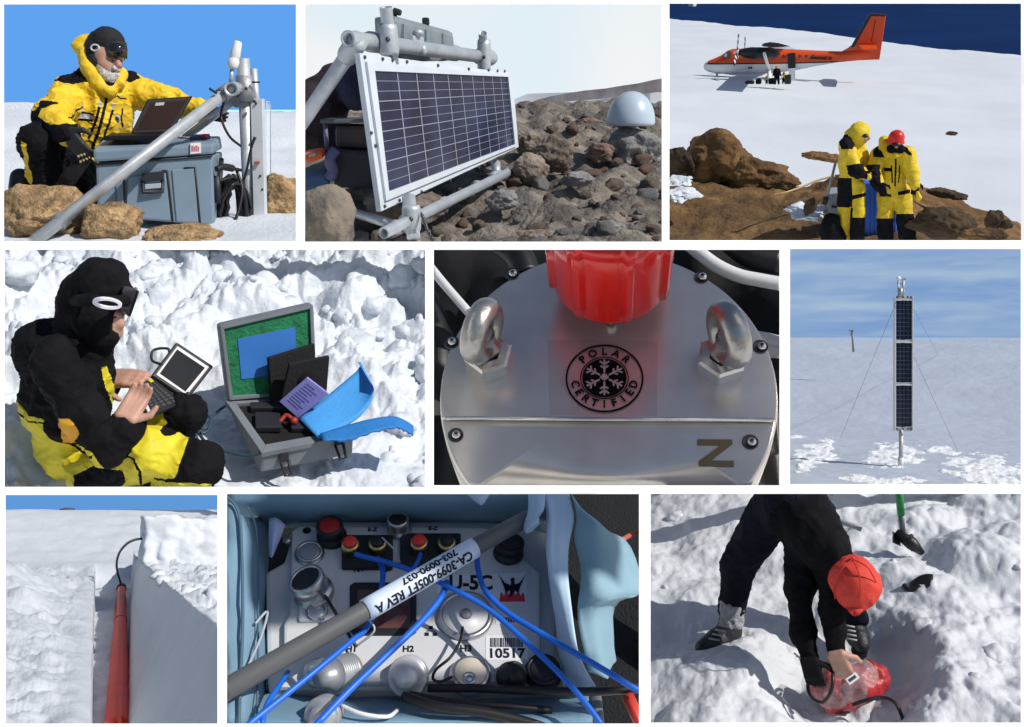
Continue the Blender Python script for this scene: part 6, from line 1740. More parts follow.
# loose lumps of snow on the right bank
rg = random.Random(4); b = B()
for _ in range(24):
    zx = rg.uniform(440, 680); zy = rg.uniform(245, 300) + (zx - 440) * rg.uniform(.0, .75) * .9
    q = T.g(zx, zy, .26); 
    if q.x < xt7(q.y) - .02: continue
    q.z = h7(q.x, q.y) - .01; r = .02 + .06 * rg.random() ** 2; b.rock(q, (r, r, r * .8), rg.randrange(999), sub=2, rough=.35)
b.obj('snow_crumbs', snow7, None, 'loose crumbs of snow heaped on the right bank of the trench', 'snow', None, 'stuff')
st7 = thing('station_hut', P(200, 68, 20.5), 'tiny dark low hut on the far snow horizon', 'hut')
m20 = T.m(20.5)
b = B(); b.box(P(205, 65, 20.5), (44 * m20, .15, 5 * m20), bevel=.01); b.obj('wall', mat('hut dark', (0.05, 0.06, 0.08), 0.7), st7)
b = B(); f = [P(178, 66, 20.4), P(196, 59.5, 20.4), P(222, 61, 20.4), P(228, 66, 20.4)]; b.prism(f, (0, .25, 0)); b.obj('roof', MATS['hut dark'], st7)

# ================================================================== seismic recorder in its blue bag
use(T8)
def Q(zx, zy, z=0.0): return T.g(zx, zy, z)
U = 0.00059
X, Yv, Zv = Vector((1, 0, 0)), Vector((0, 1, 0)), Vector((0, 0, 1))
finish_rim([(494, 1.37), (723.5, 1.0)], (9, 7.2, 11.5, 40), 'white rim of the tray with the recorder')
dkf = mat('bag dark', (0.028, 0.018, 0.022))
bagm = mat('bag canvas', (0.17, 0.29, 0.39), 0.75, var=0.10, vscale=9, bump=0.35, bscale=420, bdist=0.0015)
bagl = mat('bag lining', (0.46, 0.61, 0.76), 0.6, var=0.06, vscale=10, bump=0.2, bscale=300, bdist=0.0012)
terrain('black_mat', 0.3, 1.6, lambda x, y: -.16 + .01 * fbm(x, y, 9, 3), mat('mat black', (0.008, 0.009, 0.011), 0.85, bump=1.0, bscale=260, bdist=0.006), 40, 40, label='black mesh mat under the blue bag', cat='mat')

bag = thing('equipment_bag', Q(430, 300, -.06), 'blue canvas bag open at the top round the white recorder', 'bag')
def cloth(rows, name, m_, th=(0, 0, -.003), parent=bag, nsub=4, amp=.004, seed=1.0):
    """a cloth panel: splined both ways, lightly rumpled"""
    R1 = [spline(r, nsub) for r in rows]; cols = list(zip(*R1)); C2 = [spline(list(c), nsub) for c in cols]; G = list(zip(*C2))
    out = [[p + Vector((noise.noise(p * 14 + Vector((seed, 0, 0))), noise.noise(p * 14 + Vector((0, seed, 3))), noise.noise(p * 22 + Vector((seed, 5, 0))))) * amp for p in r] for r in G]
    return B().sheet(out, th).obj(name, m_, parent)
cloth([[Q(x, 8, .075) for x in (-20, 200, 420, 640, 800)], [Q(x, 40, .055) for x in (-20, 200, 420, 640, 800)], [Q(x, y, .02) for x, y in ((-20, 60), (200, 68), (420, 66), (640, 70), (800, 80))], [Q(x, y, -.06) for x, y in ((-20, 100), (200, 95), (420, 92), (640, 96), (800, 110))]], 'wall_panel', bagm, (0, .004, 0))
cloth([[Q(-30, y, .05) for y in (-10, 150, 320, 480, 620)], [Q(20, y, .06) for y in (0, 150, 320, 480, 620)], [Q(x, y, .05) for x, y in ((48, 60), (62, 160), (66, 320), (60, 480), (50, 620))], [Q(x, y, .0) for x, y in ((84, 70), (92, 160), (96, 320), (92, 480), (90, 620))], [Q(x, y, -.06) for x, y in ((118, 70), (112, 160), (112, 320), (110, 480), (110, 620))]], 'wall_panel', bagm, (0, 0, -.003), amp=.008)
b = B(); b.tube(spline([Q(12, 20, .068), Q(40, 60, .066), Q(48, 160, .065), Q(50, 320, .065), Q(44, 480, .066), Q(40, 600, .066)]), .0022, 6).tube(spline([Q(60, 40, .052), Q(84, 110, .046), Q(88, 320, .04), Q(84, 600, .04)]), .0014, 6); b.obj('seam_piping', mat('piping', (0.07, 0.14, 0.19), 0.7), bag)
cloth([[Q(x, y, -.05) for x, y in ((40, 478), (250, 498), (500, 500), (760, 500), (900, 490))], [Q(x, y, -.01) for x, y in ((20, 500), (250, 520), (500, 528), (760, 528), (900, 505))], [Q(x, y, .03) for x, y in ((0, 560), (250, 570), (500, 572), (760, 568), (900, 540))], [Q(x, y, .03) for x, y in ((0, 640), (250, 640), (500, 640), (760, 640), (900, 640))]], 'wall_panel', bagm, (0, -.003, 0), amp=.006)
# right flap: pale lining turned out, with a folded outer part
cloth([[Q(x, y, z) for x, y, z in ((838, -10, .10), (852, 60, .105), (838, 150, .10), (842, 260, .095), (858, 380, .07), (905, 480, .05))], [Q(x, y, z) for x, y, z in ((806, -10, .10), (812, 60, .105), (806, 150, .105), (818, 260, .09), (840, 380, .06), (880, 486, .035))], [Q(x, y, z) for x, y, z in ((772, -10, .095), (790, 70, .10), (785, 160, .095), (800, 260, .06), (820, 390, .02), (846, 490, .0))], [Q(x, y, z) for x, y, z in ((790, -10, .03), (800, 70, .02), (800, 160, -.01), (806, 260, -.03), (818, 390, -.04), (830, 490, -.05))]], 'turned_flap', bagl, (.002, 0, -.002), amp=.006)
cloth([[Q(x, y, z) for x, y, z in ((846, 12, .108), (868, 64, .112), (858, 130, .10), (862, 240, .085), (868, 330, .06), (885, 440, .04))], [Q(x, y, z) for x, y, z in ((862, 30, .10), (905, 80, .12), (912, 170, .10), (900, 250, .10), (905, 330, .06), (925, 450, .03))], [Q(x, y, z) for x, y, z in ((868, 50, .09), (940, 100, .10), (965, 190, .08), (945, 270, .09), (925, 300, .06), (940, 440, .0))], [Q(x, y, z) for x, y, z in ((872, 70, .06), (985, 130, .06), (1008, 210, .04), (1000, 255, .05), (950, 285, .03), (955, 420, -.06))]], 'folded_flap', mat('bag canvas pale', (0.22, 0.36, 0.44), 0.7, var=0.10, vscale=9, bump=0.3, bscale=350, bdist=0.0015), (0, 0, -.003), amp=.010, seed=4.0)
cloth([[Q(x, y, z) for x, y, z in ((742, -8, .10), (760, 5, .11), (785, -8, .11))], [Q(x, y, z) for x, y, z in ((742, 50, .10), (764, 52, .11), (782, 45, .11))], [Q(x, y, z) for x, y, z in ((730, 92, .09), (750, 90, .10), (768, 70, .11))], [Q(x, y, z) for x, y, z in ((736, 110, .085), (752, 104, .09), (772, 84, .10))]], 'corner_fold', bagl, (0, 0, -.002), amp=.003)
cloth([[Q(x, y, z) for x, y, z in ((585, -8, .09), (630, -8, .095), (670, -8, .09))], [Q(x, y, z) for x, y, z in ((600, 18, .088), (630, 22, .092), (650, 16, .088))], [Q(x, y, z) for x, y, z in ((622, 36, .086), (630, 40, .086), (638, 34, .086))]], 'cloth_tab', bagl, (0, 0, -.002), amp=.001)
cloth([[Q(x, y, z) for x, y, z in ((112, 74, .03), (130, 72, .035), (152, 88, .03))], [Q(x, y, z) for x, y, z in ((112, 120, .03), (126, 120, .04), (142, 118, .03))], [Q(x, y, z) for x, y, z in ((114, 165, .02), (122, 168, .025), (130, 150, .02))]], 'cloth_tag', mat('tag lilac', (0.42, 0.50, 0.72), 0.6), (0, 0, -.002), amp=.002)

# ---- recorder
wp = mat('recorder white', (0.56, 0.57, 0.585), 0.45, var=0.04, vscale=12, bump=0.06, bscale=300, bdist=0.0006)
chrome = mat('connector steel', (0.55, 0.55, 0.54), 0.28, 0.85, var=0.1, vscale=60)
brass = mat('brass', (0.66, 0.50, 0.20), 0.28, 0.9)
kb8 = mat('connector black', (0.012, 0.013, 0.016), 0.45)
rec = thing('recorder', Q(430, 300, -.08), 'white data recorder face crowded with connectors inside the blue bag', 'recorder')
def plate(pts, z, th, bev=.004): 
    b = B(); b.prism([Q(x, y, z) for x, y in pts], (0, 0, -th), bevel=bev); return b
bd8 = plate([(105, 205), (150, 180), (180, 80), (640, 80), (700, 84), (800, 110), (812, 250), (806, 480), (700, 486), (110, 484)], -.012, .08, .006).obj('housing', wp, rec)
fp = plate([(168, 104), (188, 90), (640, 94), (745, 180), (772, 205), (772, 470), (178, 470), (150, 440), (150, 330), (166, 300)], .0, .03, .004).obj('face_plate', wp, rec)
plate([(186, 198), (270, 198), (274, 205), (274, 320), (186, 322)], .006, .008, .003).obj('raised_pad', wp, fp)
def cyl(cx, cy, z, prof, m_, name, par, ax=(0, 0, 1), seg=36):
    b = B(); b.lathe([(r * U, h * U) for r, h in prof], Q(cx, cy, z), ax, seg); return b.obj(name, m_, par)
def connector(cx, cy, r, h, mcap, ax=(0, 0, 1), ringm=chrome, z=0.0, inner=0.8):
    base_ = cyl(cx, cy, z, [(0, 0), (r * 1.12, 0), (r * 1.12, h * .25), (r * .95, h * .3), (r * .95, h * .55), (r, h * .6), (r, h), (r * .9, h * 1.04), (r * inner, h * 1.04), (r * inner, h * .9), (0, h * .9)], ringm, 'connector', rec, ax)
    c = Q(cx, cy, z) + Vector(ax).normalized() * h * .9 * U
    b = B(); b.lathe([(0, 0), (r * inner * U, 0), (r * inner * U, h * .1 * U), (r * inner * .85 * U, h * .13 * U), (0, h * .13 * U)], c, ax, 32); b.obj('connector_cap', mcap, base_)
    return base_
redc = mat('cap dark red', (0.30, 0.018, 0.014), 0.4); redp = mat('post red', (0.75, 0.04, 0.025), 0.35)
connector(268, 122, 33, 46, redc, (-.10, .05, 1), kb8)
connector(213, 160, 32, 12, mat('cap silver', (0.4, 0.4, 0.41), 0.35, 0.7))
connector(228, 262, 42, 62, kb8, (-.35, .1, 1))
cyl(232, 300, 0.006, [(0, 0), (24, 0), (24, 8), (20, 11), (0, 11)], chrome, 'blanking_cap', rec)
connector(432, 104, 27, 44, kb8, (-.12, .05, 1))
cyl(452, 92, 0, [(0, 0), (6, 0), (6, 10), (0, 11)], chrome, 'screw', fp)
cyl(206, 104, 0, [(0, 0), (10, 0), (10, 2), (6, 2), (6, 1), (0, 1)], kb8, 'indicator', fp); cyl(158, 130, .0, [(0, 0), (10, 0), (10, 9), (7, 11), (0, 11)], chrome, 'screw', fp)
connector(695, 160, 34, 40, kb8, (.1, .1, 1), kb8)
for x0, x1, y0_, y1_ in ((290, 415, 112, 192), (432, 580, 108, 188)):
    tb8 = plate([(x0, y0_), (x1, y0_), (x1, y1_), (x0, y1_)], .008, .010, .0035).obj('terminal_block', kb8, rec)
    for px_, py_, mm_ in (((312, 150, redp), (378, 148, kb8)) if x0 == 290 else ((478, 146, redp), (545, 146, kb8))):
        po = cyl(px_, py_, .008, [(0, 0), (20, 0), (20, 14), (22, 16), (22, 24), (18, 26), (0, 26)], brass, 'binding_post', tb8)
        b = B(); b.lathe([(0, 26.1 * U), (17 * U, 26.1 * U), (17 * U, 33 * U), (14 * U, 36 * U), (0, 36 * U)], Q(px_, py_, .008), (0, 0, 1), 28); o_ = b.obj('post_cap', mm_, tb8)
wn_ = plate([(310, 235), (322, 228), (462, 228), (472, 238), (472, 348), (462, 356), (320, 356), (310, 346)], .003, .006, .002).obj('display_bezel', kb8, rec)
plate([(328, 246), (456, 246), (456, 340), (328, 340)], .0042, .002, .0005).obj('display_glass', mat('display brown', (0.10, 0.045, 0.040), 0.15, spec=0.6), wn_)
dk8 = cyl(590, 312, 0, [(0, 0), (66, 0), (66, 8), (60, 12), (54, 12), (54, 9), (0, 9)], chrome, 'round_port', rec)
b = B(); b.lathe([(0, 9.2 * U), (53 * U, 9.2 * U), (53 * U, 12 * U), (0, 13 * U)], Q(590, 312, 0), (0, 0, 1), 40); b.obj('port_cover', mat('cover white', (0.62, 0.63, 0.64), 0.4), dk8)
b = B(); b.lathe([(0, 13 * U), (14 * U, 13 * U), (12 * U, 19 * U), (0, 20 * U)], Q(592, 314, 0), (0, 0, 1), 24); b.obj('port_knob', mat('knob grey', (0.22, 0.23, 0.25), 0.5), dk8)
# lower connectors
ccap = cyl(602, 462, 0, [(0, 0), (46, 0), (46, 14), (42, 18), (42, 22), (38, 24), (0, 24)], chrome, 'connector', rec); b = B(); b.lathe([(0, 24.2 * U), (36 * U, 24.2 * U), (34 * U, 28 * U), (0, 28 * U)], Q(602, 462, 0), (0, 0, 1), 32); b.obj('connector_cap', mat('cap cream', (0.62, 0.56, 0.46), 0.45), ccap); cyl(600, 462, .0165, [(0, 0), (14, 0), (14, 3), (9, 3), (9, 1), (5, 1), (5, 3), (0, 3)], chrome, 'cap_stud', ccap)
def plug(cx, cy, r, L_, ax, m_, ribs=6, z=0.0):
    prof = [(0, 0), (r, 0), (r, 10), (r * .92, 12)]
    for k in range(ribs): prof += [(r * .92, 12 + k * 6), (r * 1.0, 14 + k * 6), (r * 1.0, 16 + k * 6), (r * .92, 18 + k * 6)]
    e = 12 + ribs * 6; prof += [(r * .85, e), (r * .6, e + L_ * .5), (r * .5, e + L_), (0, e + L_)]
    return cyl(cx, cy, z, prof, m_, 'connector', rec, ax, 40)
gplug = mat('plug grey', (0.36, 0.38, 0.40), 0.4, 0.4, bump=0.15, bscale=120, bdist=0.002)
plug(312, 445, 40, 40, (-.62, -.5, .55), gplug, 7); plug(235, 452, 30, 16, (-.1, -.2, 1), chrome, 2); plug(455, 455, 44, 36, (-.1, -.55, .8), mat('plug pale', (0.56, 0.57, 0.58), 0.35, 0.3), 3)
plug(698, 458, 32, 30, (.25, -.45, .8), kb8, 3); connector(778, 452, 38, 22, kb8, (0, 0, 1), kb8)
plug(255, 545, 38, 20, (-.2, -.6, .7), gplug, 4, .02)
# stickers and lettering
wl = mat('label white', (0.66, 0.68, 0.72), 0.5); inkb = mat('ink black', (0.012, 0.013, 0.018), 0.7, spec=0.2)
def label(pts, z=.0006): return plate(pts, z, .0010, .0)
lab1 = label([(520, 212), (738, 205), (740, 278), (650, 280), (648, 254), (520, 256)]).obj('name_label', wl, fp)
b = B(); b.text('U-5C', Q(604, 231, .0008), X, Yv, 40 * U * 1.45, thick=.0006, bold=.03, width=104 * U); b.obj('lettering', inkb, lab1)
# bird emblem over a red base
b = B(); b.prism([Q(x, y, .0008) for x, y in ((677, 252), (684, 262), (690, 250), (697, 260), (704, 248), (712, 260), (719, 250), (725, 262), (732, 252), (736, 276), (673, 276))], (0, 0, .0005)); b.obj('emblem_base', mat('emblem red', (0.60, 0.03, 0.05), 0.5), lab1)
b = B()
def zl(x, y): return Q(x, y, .0014)
b.prism([zl(x, y) for x, y in ((700, 222), (706, 217), (711, 221), (709, 228), (713, 238), (710, 252), (702, 262), (694, 268), (699, 256), (698, 240), (702, 231))], (0, 0, .0004))
for s_ in (-1, 1):
    for k in range(6):
        x0_, y0_ = 704 + s_ * 4, 236 + k * 2; x1_, y1_ = 704 + s_ * (34 - k * 4.0), 208 + k * 9
        b.prism([zl(x0_, y0_), zl(x0_ + s_ * 14, y0_ - 6 + k * 2), zl(x1_, y1_), zl(x0_ + s_ * 12, y0_ + 3 + k * 1.4)], (0, 0, .0004))
b.obj('emblem_bird', inkb, lab1)
lab2 = label([(640, 358), (742, 358), (744, 418), (640, 418)]).obj('serial_label', wl, fp)
b = B(); rg = random.Random(2); x_ = 651
while x_ < 728:
    w_ = rg.choice((1.2, 1.8, 2.6)); b.prism([Q(x, y, .0008) for x, y in ((x_, 364), (x_ + w_, 364), (x_ + w_, 386), (x_, 386))], (0, 0, .0005)); x_ += w_ + rg.choice((1.2, 1.8, 2.2))
b.obj('barcode', inkb, lab2)
b = B(); b.text('10517', Q(690, 402, .0008), X, Yv, 22 * U * 1.5, thick=.0006, bold=.03, width=80 * U); b.obj('lettering', inkb, lab2)
lab3 = label([(664, 308), (738, 310), (738, 332), (664, 330)]).obj('small_label', wl, fp)
b = B(); 
for k in range(9): b.prism([Q(676 + 6 * k + dx, y, .0008) for dx, y in ((0, 314), (3.4, 314), (3.4, 326), (0, 326))], (0, 0, .0005))
b.obj('lettering', inkb, lab3)
for txt, x, y, s_ in (('N+', 333, 199, 13), ('N-', 398, 199, 13), ('E-Z', 365, 101, 11), ('E-Z', 512, 98, 11), ('H1', 314, 391, 14), ('H2', 452, 391, 14), ('H3', 592, 390, 15)):
    b = B(); b.text(txt, Q(x, y, .0004), X, Yv, s_ * U * 1.5, thick=.0008, bold=.03); b.obj('lettering', inkb, fp)
b = B()
for x, y in ((507, 339), (497, 355), (517, 355)):
    b.prism([Q(x + dx, y + dy, .0003) for dx, dy in ((-5, -4), (5, -4), (5, 4), (-5, 4))], (0, 0, .0006))
b.prism([Q(x, y, .0003) for x, y in ((496, 346.5), (518, 346.5), (518, 348), (496, 348))], (0, 0, .0006)); b.obj('network_symbol', inkb, fp)

# ---- big grey cable with its label sleeve
cg8 = mat('cable grey', (0.10, 0.105, 0.11), 0.55, bump=0.1, bscale=200, bdist=0.001)
big_ = thing('grey_cable', Q(345, 310, .05), 'thick grey cable with a white printed sleeve slanting across the recorder', 'cable')
a, c = Q(348, 297, .10), Q(612, 145, .098); dd = (c - a).normalized(); m_ = (a + c) / 2
lead_in = spline([Q(-30, 512, .08), Q(60, 460, .088), Q(200, 381, .096), a - dd * .012], 7); lead_out = spline([c + dd * .012, Q(690, 101, .09), Q(745, 72, .07)], 7)
b = B(); allp = lead_in + [a + (c - a) * (k / 6) for k in range(7)] + lead_out
b.tube(allp, [22.5 * U - 2.5 * U * min(1, k / (len(allp) - 8)) for k in range(len(allp))], 20); b.obj('sheath', cg8, big_)
sl = B(); sl.tube([a + (c - a) * (k / 12) for k in range(13)], 24 * U, 36); slv = sl.obj('label_sleeve', mat('sleeve white', (0.58, 0.68, 0.84), 0.45), big_)
view = (Vector((0, 0, T.h)) - m_).normalized(); nrm = (view - dd * view.dot(dd)).normalized(); side = dd.cross(nrm)
b = B()
def wrap_text(txt, ang, size, cent, wid):
    n_ = nrm * math.cos(ang) + side * math.sin(ang); upv = (side * math.cos(ang) - nrm * math.sin(ang))
    xd = -dd; yd = n_.cross(xd)
    b.text(txt, m_ + dd * cent + n_ * 24.4 * U, xd, yd, size, thick=.0008, bold=.02, width=wid)
wrap_text('CA-3099-005FT REV A', -.42 if (dd.cross(nrm)).y > 0 else .42, 22 * U * 1.35, -.002, .148)
wrap_text('703-0090-037', .55 if (dd.cross(nrm)).y > 0 else -.55, 17 * U * 1.3, .012, .085)
b.obj('lettering', inkb, slv)

# ---- wires
bw = mat('wire blue', (0.012, 0.13, 0.62), 0.4)
def wire(pts, r, m_, lab, grp=None, cat='wire', name='wire'):
    b = B(); b.tube(spline([Q(*q) for q in pts], 7), r * .82 * U, 10); return b.obj(name, m_, None, lab, cat, grp)
G_ = 'blue wires over the recorder'
wire([(322, 160, .03), (350, 168, .03), (400, 180, .04), (470, 204, .06), (540, 235, .07), (640, 290, .07), (740, 375, .075), (830, 462, .075), (900, 545, .07), (950, 620, .06)], 7.5, bw, 'blue wire from the left red post passing under the sleeve to the lower right', G_)
wire([(378, 170, .02), (390, 200, .03), (388, 235, .035), (376, 290, .04), (350, 340, .04), (322, 365, .05), (250, 425, .06), (160, 498, .065), (70, 570, .07), (20, 620, .07)], 8, bw, 'blue wire from the left black post running down to the lower left corner', G_)
wire([(482, 160, .03), (474, 180, .035), (452, 212, .04), (420, 250, .05), (400, 270, .05)], 6.5, bw, 'short blue wire from the right red post to under the white sleeve', G_)
wire([(546, 228, .06), (530, 268, .065), (480, 328, .07), (400, 405, .075), (310, 490, .08), (232, 572, .08), (190, 620, .08)], 9, bw, 'thick blue wire crossing in front of the H2 socket to the lower edge', G_)
wire([(618, 150, .06), (622, 200, .06), (640, 250, .065), (690, 300, .07), (770, 350, .08), (860, 402, .09), (950, 455, .09), (1010, 490, .085), (1060, 500, .08)], 8, bw, 'blue wire running over the bird emblem label to the right edge', G_)
wire([(160, 445, .03), (140, 478, .05), (112, 520, .06), (100, 560, .065), (96, 620, .065)], 7, bw, 'short blue wire dropping along the left wall of the bag', G_)
L_ = 'black leads over the recorder'
wire([(584, 338, .02), (578, 370, .03), (555, 410, .035), (520, 440, .03), (512, 462, .02), (530, 470, .015), (560, 458, .02)], 4, rub, 'thin black lead hanging from the round port to the H3 socket', L_)
wire([(250, 262, .02), (280, 310, .03), (325, 385, .03)], 5, rub, 'thin black lead from the big black connector down behind the cable', L_)
wire([(440, 505, .03), (520, 530, .04), (640, 545, .04), (760, 575, .035), (860, 620, .03)], 13, rub, 'black cable along the lower edge from the pale plug', L_, 'cable', 'cable')
wire([(500, 485, .01), (620, 486, .015), (700, 490, .03), (820, 494, .05), (940, 492, .06), (1050, 482, .06)], 11, rub, 'black cable leaving the recorder to the right over the bag edge', L_, 'cable', 'cable')
wire([(455, 500, .02), (560, 520, .03), (700, 530, .03), (800, 540, .02)], 9, rub, 'second black cable lying just above the black cable at the lower edge', L_, 'cable', 'cable')
wire([(345, 308, .055), (370, 345, .05), (325, 385, .03)], 3, mat('lead grey', (0.42, 0.44, 0.47), 0.4), 'thin pale grey lead below the left end of the sleeve', None)
wire([(388, 120, .03), (418, 150, .03), (432, 180, .01)], 2.6, MATS['lead grey'], 'thin pale grey lead between the two black terminal blocks', None)
wire([(290, 528, .04), (340, 548, .045), (400, 555, .04), (425, 540, .03)], 5, mat('tie white', (0.72, 0.73, 0.75), 0.4), 'white cable tie tail under the pale plug', None, 'cable tie', 'cable_tie')
wire([(80, 330, .045), (110, 300, .04), (95, 360, .05), (60, 440, .07)], 3.5, MATS['lead grey'], 'thin grey cord along the left wall of the bag', None, 'cord', 'cord')
wire([(900, 210, .02), (950, 140, .0), (1040, 90, -.02)], 8, mat('strap orange', (0.45, 0.10, 0.06), 0.6), 'dull orange strap behind the folded right flap', None, 'strap', 'strap')
b = B(); b.tube([Q(985, 505, .06), Q(1010, 560, .06), Q(1030, 620, .06)], 13 * U, 12); b.obj('red_sheath', mat('sheath red', (0.6, 0.05, 0.03), 0.5), None, 'red cable sheath at the lower right corner below the blue wire', 'sheath')
b = B(); b.tube([Q(905, 500, .02), Q(912, 570, .02), Q(920, 620, .02)], 14 * U, 12); b.obj('grey_hose', mat('hose grey', (0.16, 0.17, 0.19), 0.5), None, 'short dark grey hose at the lower edge right of the bag', 'hose')
Mi = T.M.inverted()
shade_helper(((22, 52), (860, 52), (840, 318), (14, 330)), 42, bcl, 'plain black cloth awning added out of view to shade the back half of the recorder')  # added cloth, never in view, keeps the sun off the recorder's back half
shade_helper(((300, 455), (840, 455), (860, 570), (330, 570)), 43, bcl, 'plain black cloth awning added out of view to shade the front edge of the recorder')  # second added cloth out of view, blocks the sun at the front edge

# ================================================================== person stooping over a red bag in the snow
use(T9)
P = T.p
pit = T.g(540, 520)


def h9(x, y):
    r = math.hypot((x - pit.x) / 1.0, (y - pit.y - .15) / 1.25)
    hole = -.30 * (1 - sstep(.25, .62, r))
    ml = T9_mound; d = math.hypot((x - ml.x) / .75, (y - ml.y) / .45); mound = .20 * math.exp(-d * d * 1.2)
    mr = T9_right; d2 = math.hypot((x - mr.x) / .5, (y - mr.y) / .8); mound2 = .22 * math.exp(-d2 * d2)
    a = sstep(.5, .9, r)
    ch = .15 * fbm(x, y, .9, 14, 3) + .17 * lumps(x, y, 1.5, 9) + .055 * billow(x, y, 1.5, 6, 4) * (.45 + .55 * sstep(-.2, .6, x)) + .016 * fbm(x, y, 9, 3, 4)
    return hole + mound + mound2 + ch * (.25 + .75 * a) + .03 * billow(x, y, 4.2, 2, 3) * (1 - a) - .08


T9_mound = T.g(240, 520); T9_right = T.g(760, 560)
snow9 = mat('dug snow', (0.57, 0.595, 0.63), 0.5, bump=0.4, bscale=30, spec=0.3, var=0.03, vscale=3, bdist=0.015)
terrain('snow', 3.4, 9.2, h9, snow9, 320, 300, label='lumpy trodden snow round a shallow pit', cat='snow')
finish_rim([(493.8, 7.0), (722.5, 4.2)], (9, 8.5, 40, 40), 'white rim of the tray with the stooping person')
def w9(r):
    while True:
        x, y = r.uniform(-10, 1030), r.uniform(0, 640)
        if 120 < x < 660 and y > 100: continue
        return x, y
clods(8, w9, h9, .03, .08, 41, 'broken clods of snow scattered round the pit', snow9)
YF = T.g(215, 400).y
navy9 = mat('fleece black', (0.006, 0.006, 0.008), 0.85, var=0.3, vscale=9, bump=0.4, bscale=18, spec=0.12)
denim = mat('trousers navy', (0.008, 0.010, 0.018), 0.85, var=0.3, vscale=9, bump=0.4, bscale=18, spec=0.12)
pr = limb([(392, 5, YF + .15, 82, 1), (400, 50, YF + .1, 82, 0), (445, 110, YF - .05, 74, 0), (492, 170, YF - .2, 62, 0)])
pr += limb([(345, 60, YF + .15, 62, 1), (250, 205, YF + .1, 42, 1), (232, 330, YF + .05, 32, 1)])
pr += limb([(440, 60, YF + .2, 62, 1), (520, 210, YF + .25, 40, 1), (568, 350, YF + .2, 30, 1)])
pr += limb([(432, 150, YF - .05, 50, 0), (414, 290, YF - .25, 35, 0), (425, 390, YF - .38, 28, 0), (446, 478, YF - .48, 20, 0)])
pr += limb([(505, 195, YF - .2, 46, 0), (505, 330, YF - .35, 29, 0), (520, 462, YF - .48, 20, 0)])
pr += limb([(500, 190, YF - .22, 42, 0), (520, 225, YF - .28, 32, 0)])
p9 = body('person', pr, [navy9, denim], 0.013, 0.035, None, None, 0.016, 7.0, label='person in dark clothes and a bright red cap stooping over a red bag', cat='person')
hp = limb([(548, 255, YF - .32, 48, 0), (562, 285, YF - .36, 38, 0)]) + limb([(572, 315, YF - .42, 10, 0), (572, 325, YF - .42, 8, 0)])
h9d = body('head', hp, [skin], 0.010, 0.02, p9)
body('hair', limb([(522, 225, YF - .26, 32, 0), (510, 268, YF - .3, 22, 0)]) + limb([(535, 285, YF - .34, 22, 0), (505, 290, YF - .33, 12, 0)]), [mat('hair dark', (0.02, 0.014, 0.012), 0.8, bump=0.5, bscale=40)], 0.010, 0.02, h9d, None, 0.008, 25)
capm = mat('cap red', (0.62, 0.045, 0.028), 0.75, var=0.08, vscale=10, bump=0.35, bscale=60, bdist=0.008)
cp9 = limb([(560, 245, YF - .34, 62, 0), (572, 262, YF - .36, 60, 0), (568, 282, YF - .38, 50, 0)])
cpo = body('cap', cp9, [capm], 0.010, 0.02, h9d, None, 0.006, 14)
c0, c1 = P(545, 295, YF - .46), P(604, 300, YF - .46)
br = [[P(540 + 66 * t, 292 + 6 * math.sin(t * 3.1), YF - .40 - .03 * math.sin(t * 3.14)) for t in [k / 10 for k in range(11)]], [P(540 + 60 * t, 312 + 18 * math.sin(t * 3.1), YF - .44 - .05 * math.sin(t * 3.14)) for t in [k / 10 for k in range(11)]], [P(540 + 56 * t, 322 + 26 * math.sin(t * 3.1), YF - .46 - .06 * math.sin(t * 3.14)) for t in [k / 10 for k in range(11)]]]
B().sheet(br, (0, .012, .008)).obj('cap_brim', capm, cpo)
b = B(); b.ell(P(560, 192, YF - .36), .012, sub=2); b.obj('cap_button', capm, cpo)
b = B()
for pts in ([(560, 192), (528, 222), (510, 262), (512, 300)], [(560, 192), (578, 235), (580, 285), (572, 318)], [(560, 192), (600, 215), (624, 255)]):
    pp = []
    for x, z in pts:                                # run the seam over the front of the crown
        dx, dz = (x - 566) / 66, (z - 262) / 72; k_ = math.sqrt(max(0.0, 1 - dx * dx - dz * dz)); pp.append(P(x, z, YF - .36 - .155 * k_))
    b.tube(spline(pp, 6), .004, 6)
b.obj('cap_seam', mat('seam red', (0.50, 0.034, 0.022), 0.8), cpo)
hand('', P(530, 484, YF - .52), (1, 0, 0), P(545, 520, YF - .5) - P(520, 462, YF - .48), Vector((1, -.1, .1)), 0.19, [skin], p9, 0.6)
hand('', P(452, 502, YF - .53), (1, 0, 0), P(462, 540, YF - .5) - P(446, 478, YF - .48), Vector((1, -.1, .1)), 0.19, [mat('glove dark', (0.008, 0.008, 0.009), .8, spec=.15)], p9, 0.5)
sock = mat('sock grey', (0.30, 0.30, 0.33), 0.9, var=0.3, vscale=30, bump=0.6, bscale=70)
body('sock', limb([(232, 325, YF + .05, 36, 0), (230, 358, YF + .03, 33, 0)]), [sock], 0.009, 0.02, p9, None, 0.008, 20)
bootm = mat('boot hide', (0.02, 0.021, 0.024), 0.5, var=0.4, vscale=20, bump=0.4, bscale=40)
lace = mat('lace pale', (0.35, 0.35, 0.36), 0.6)
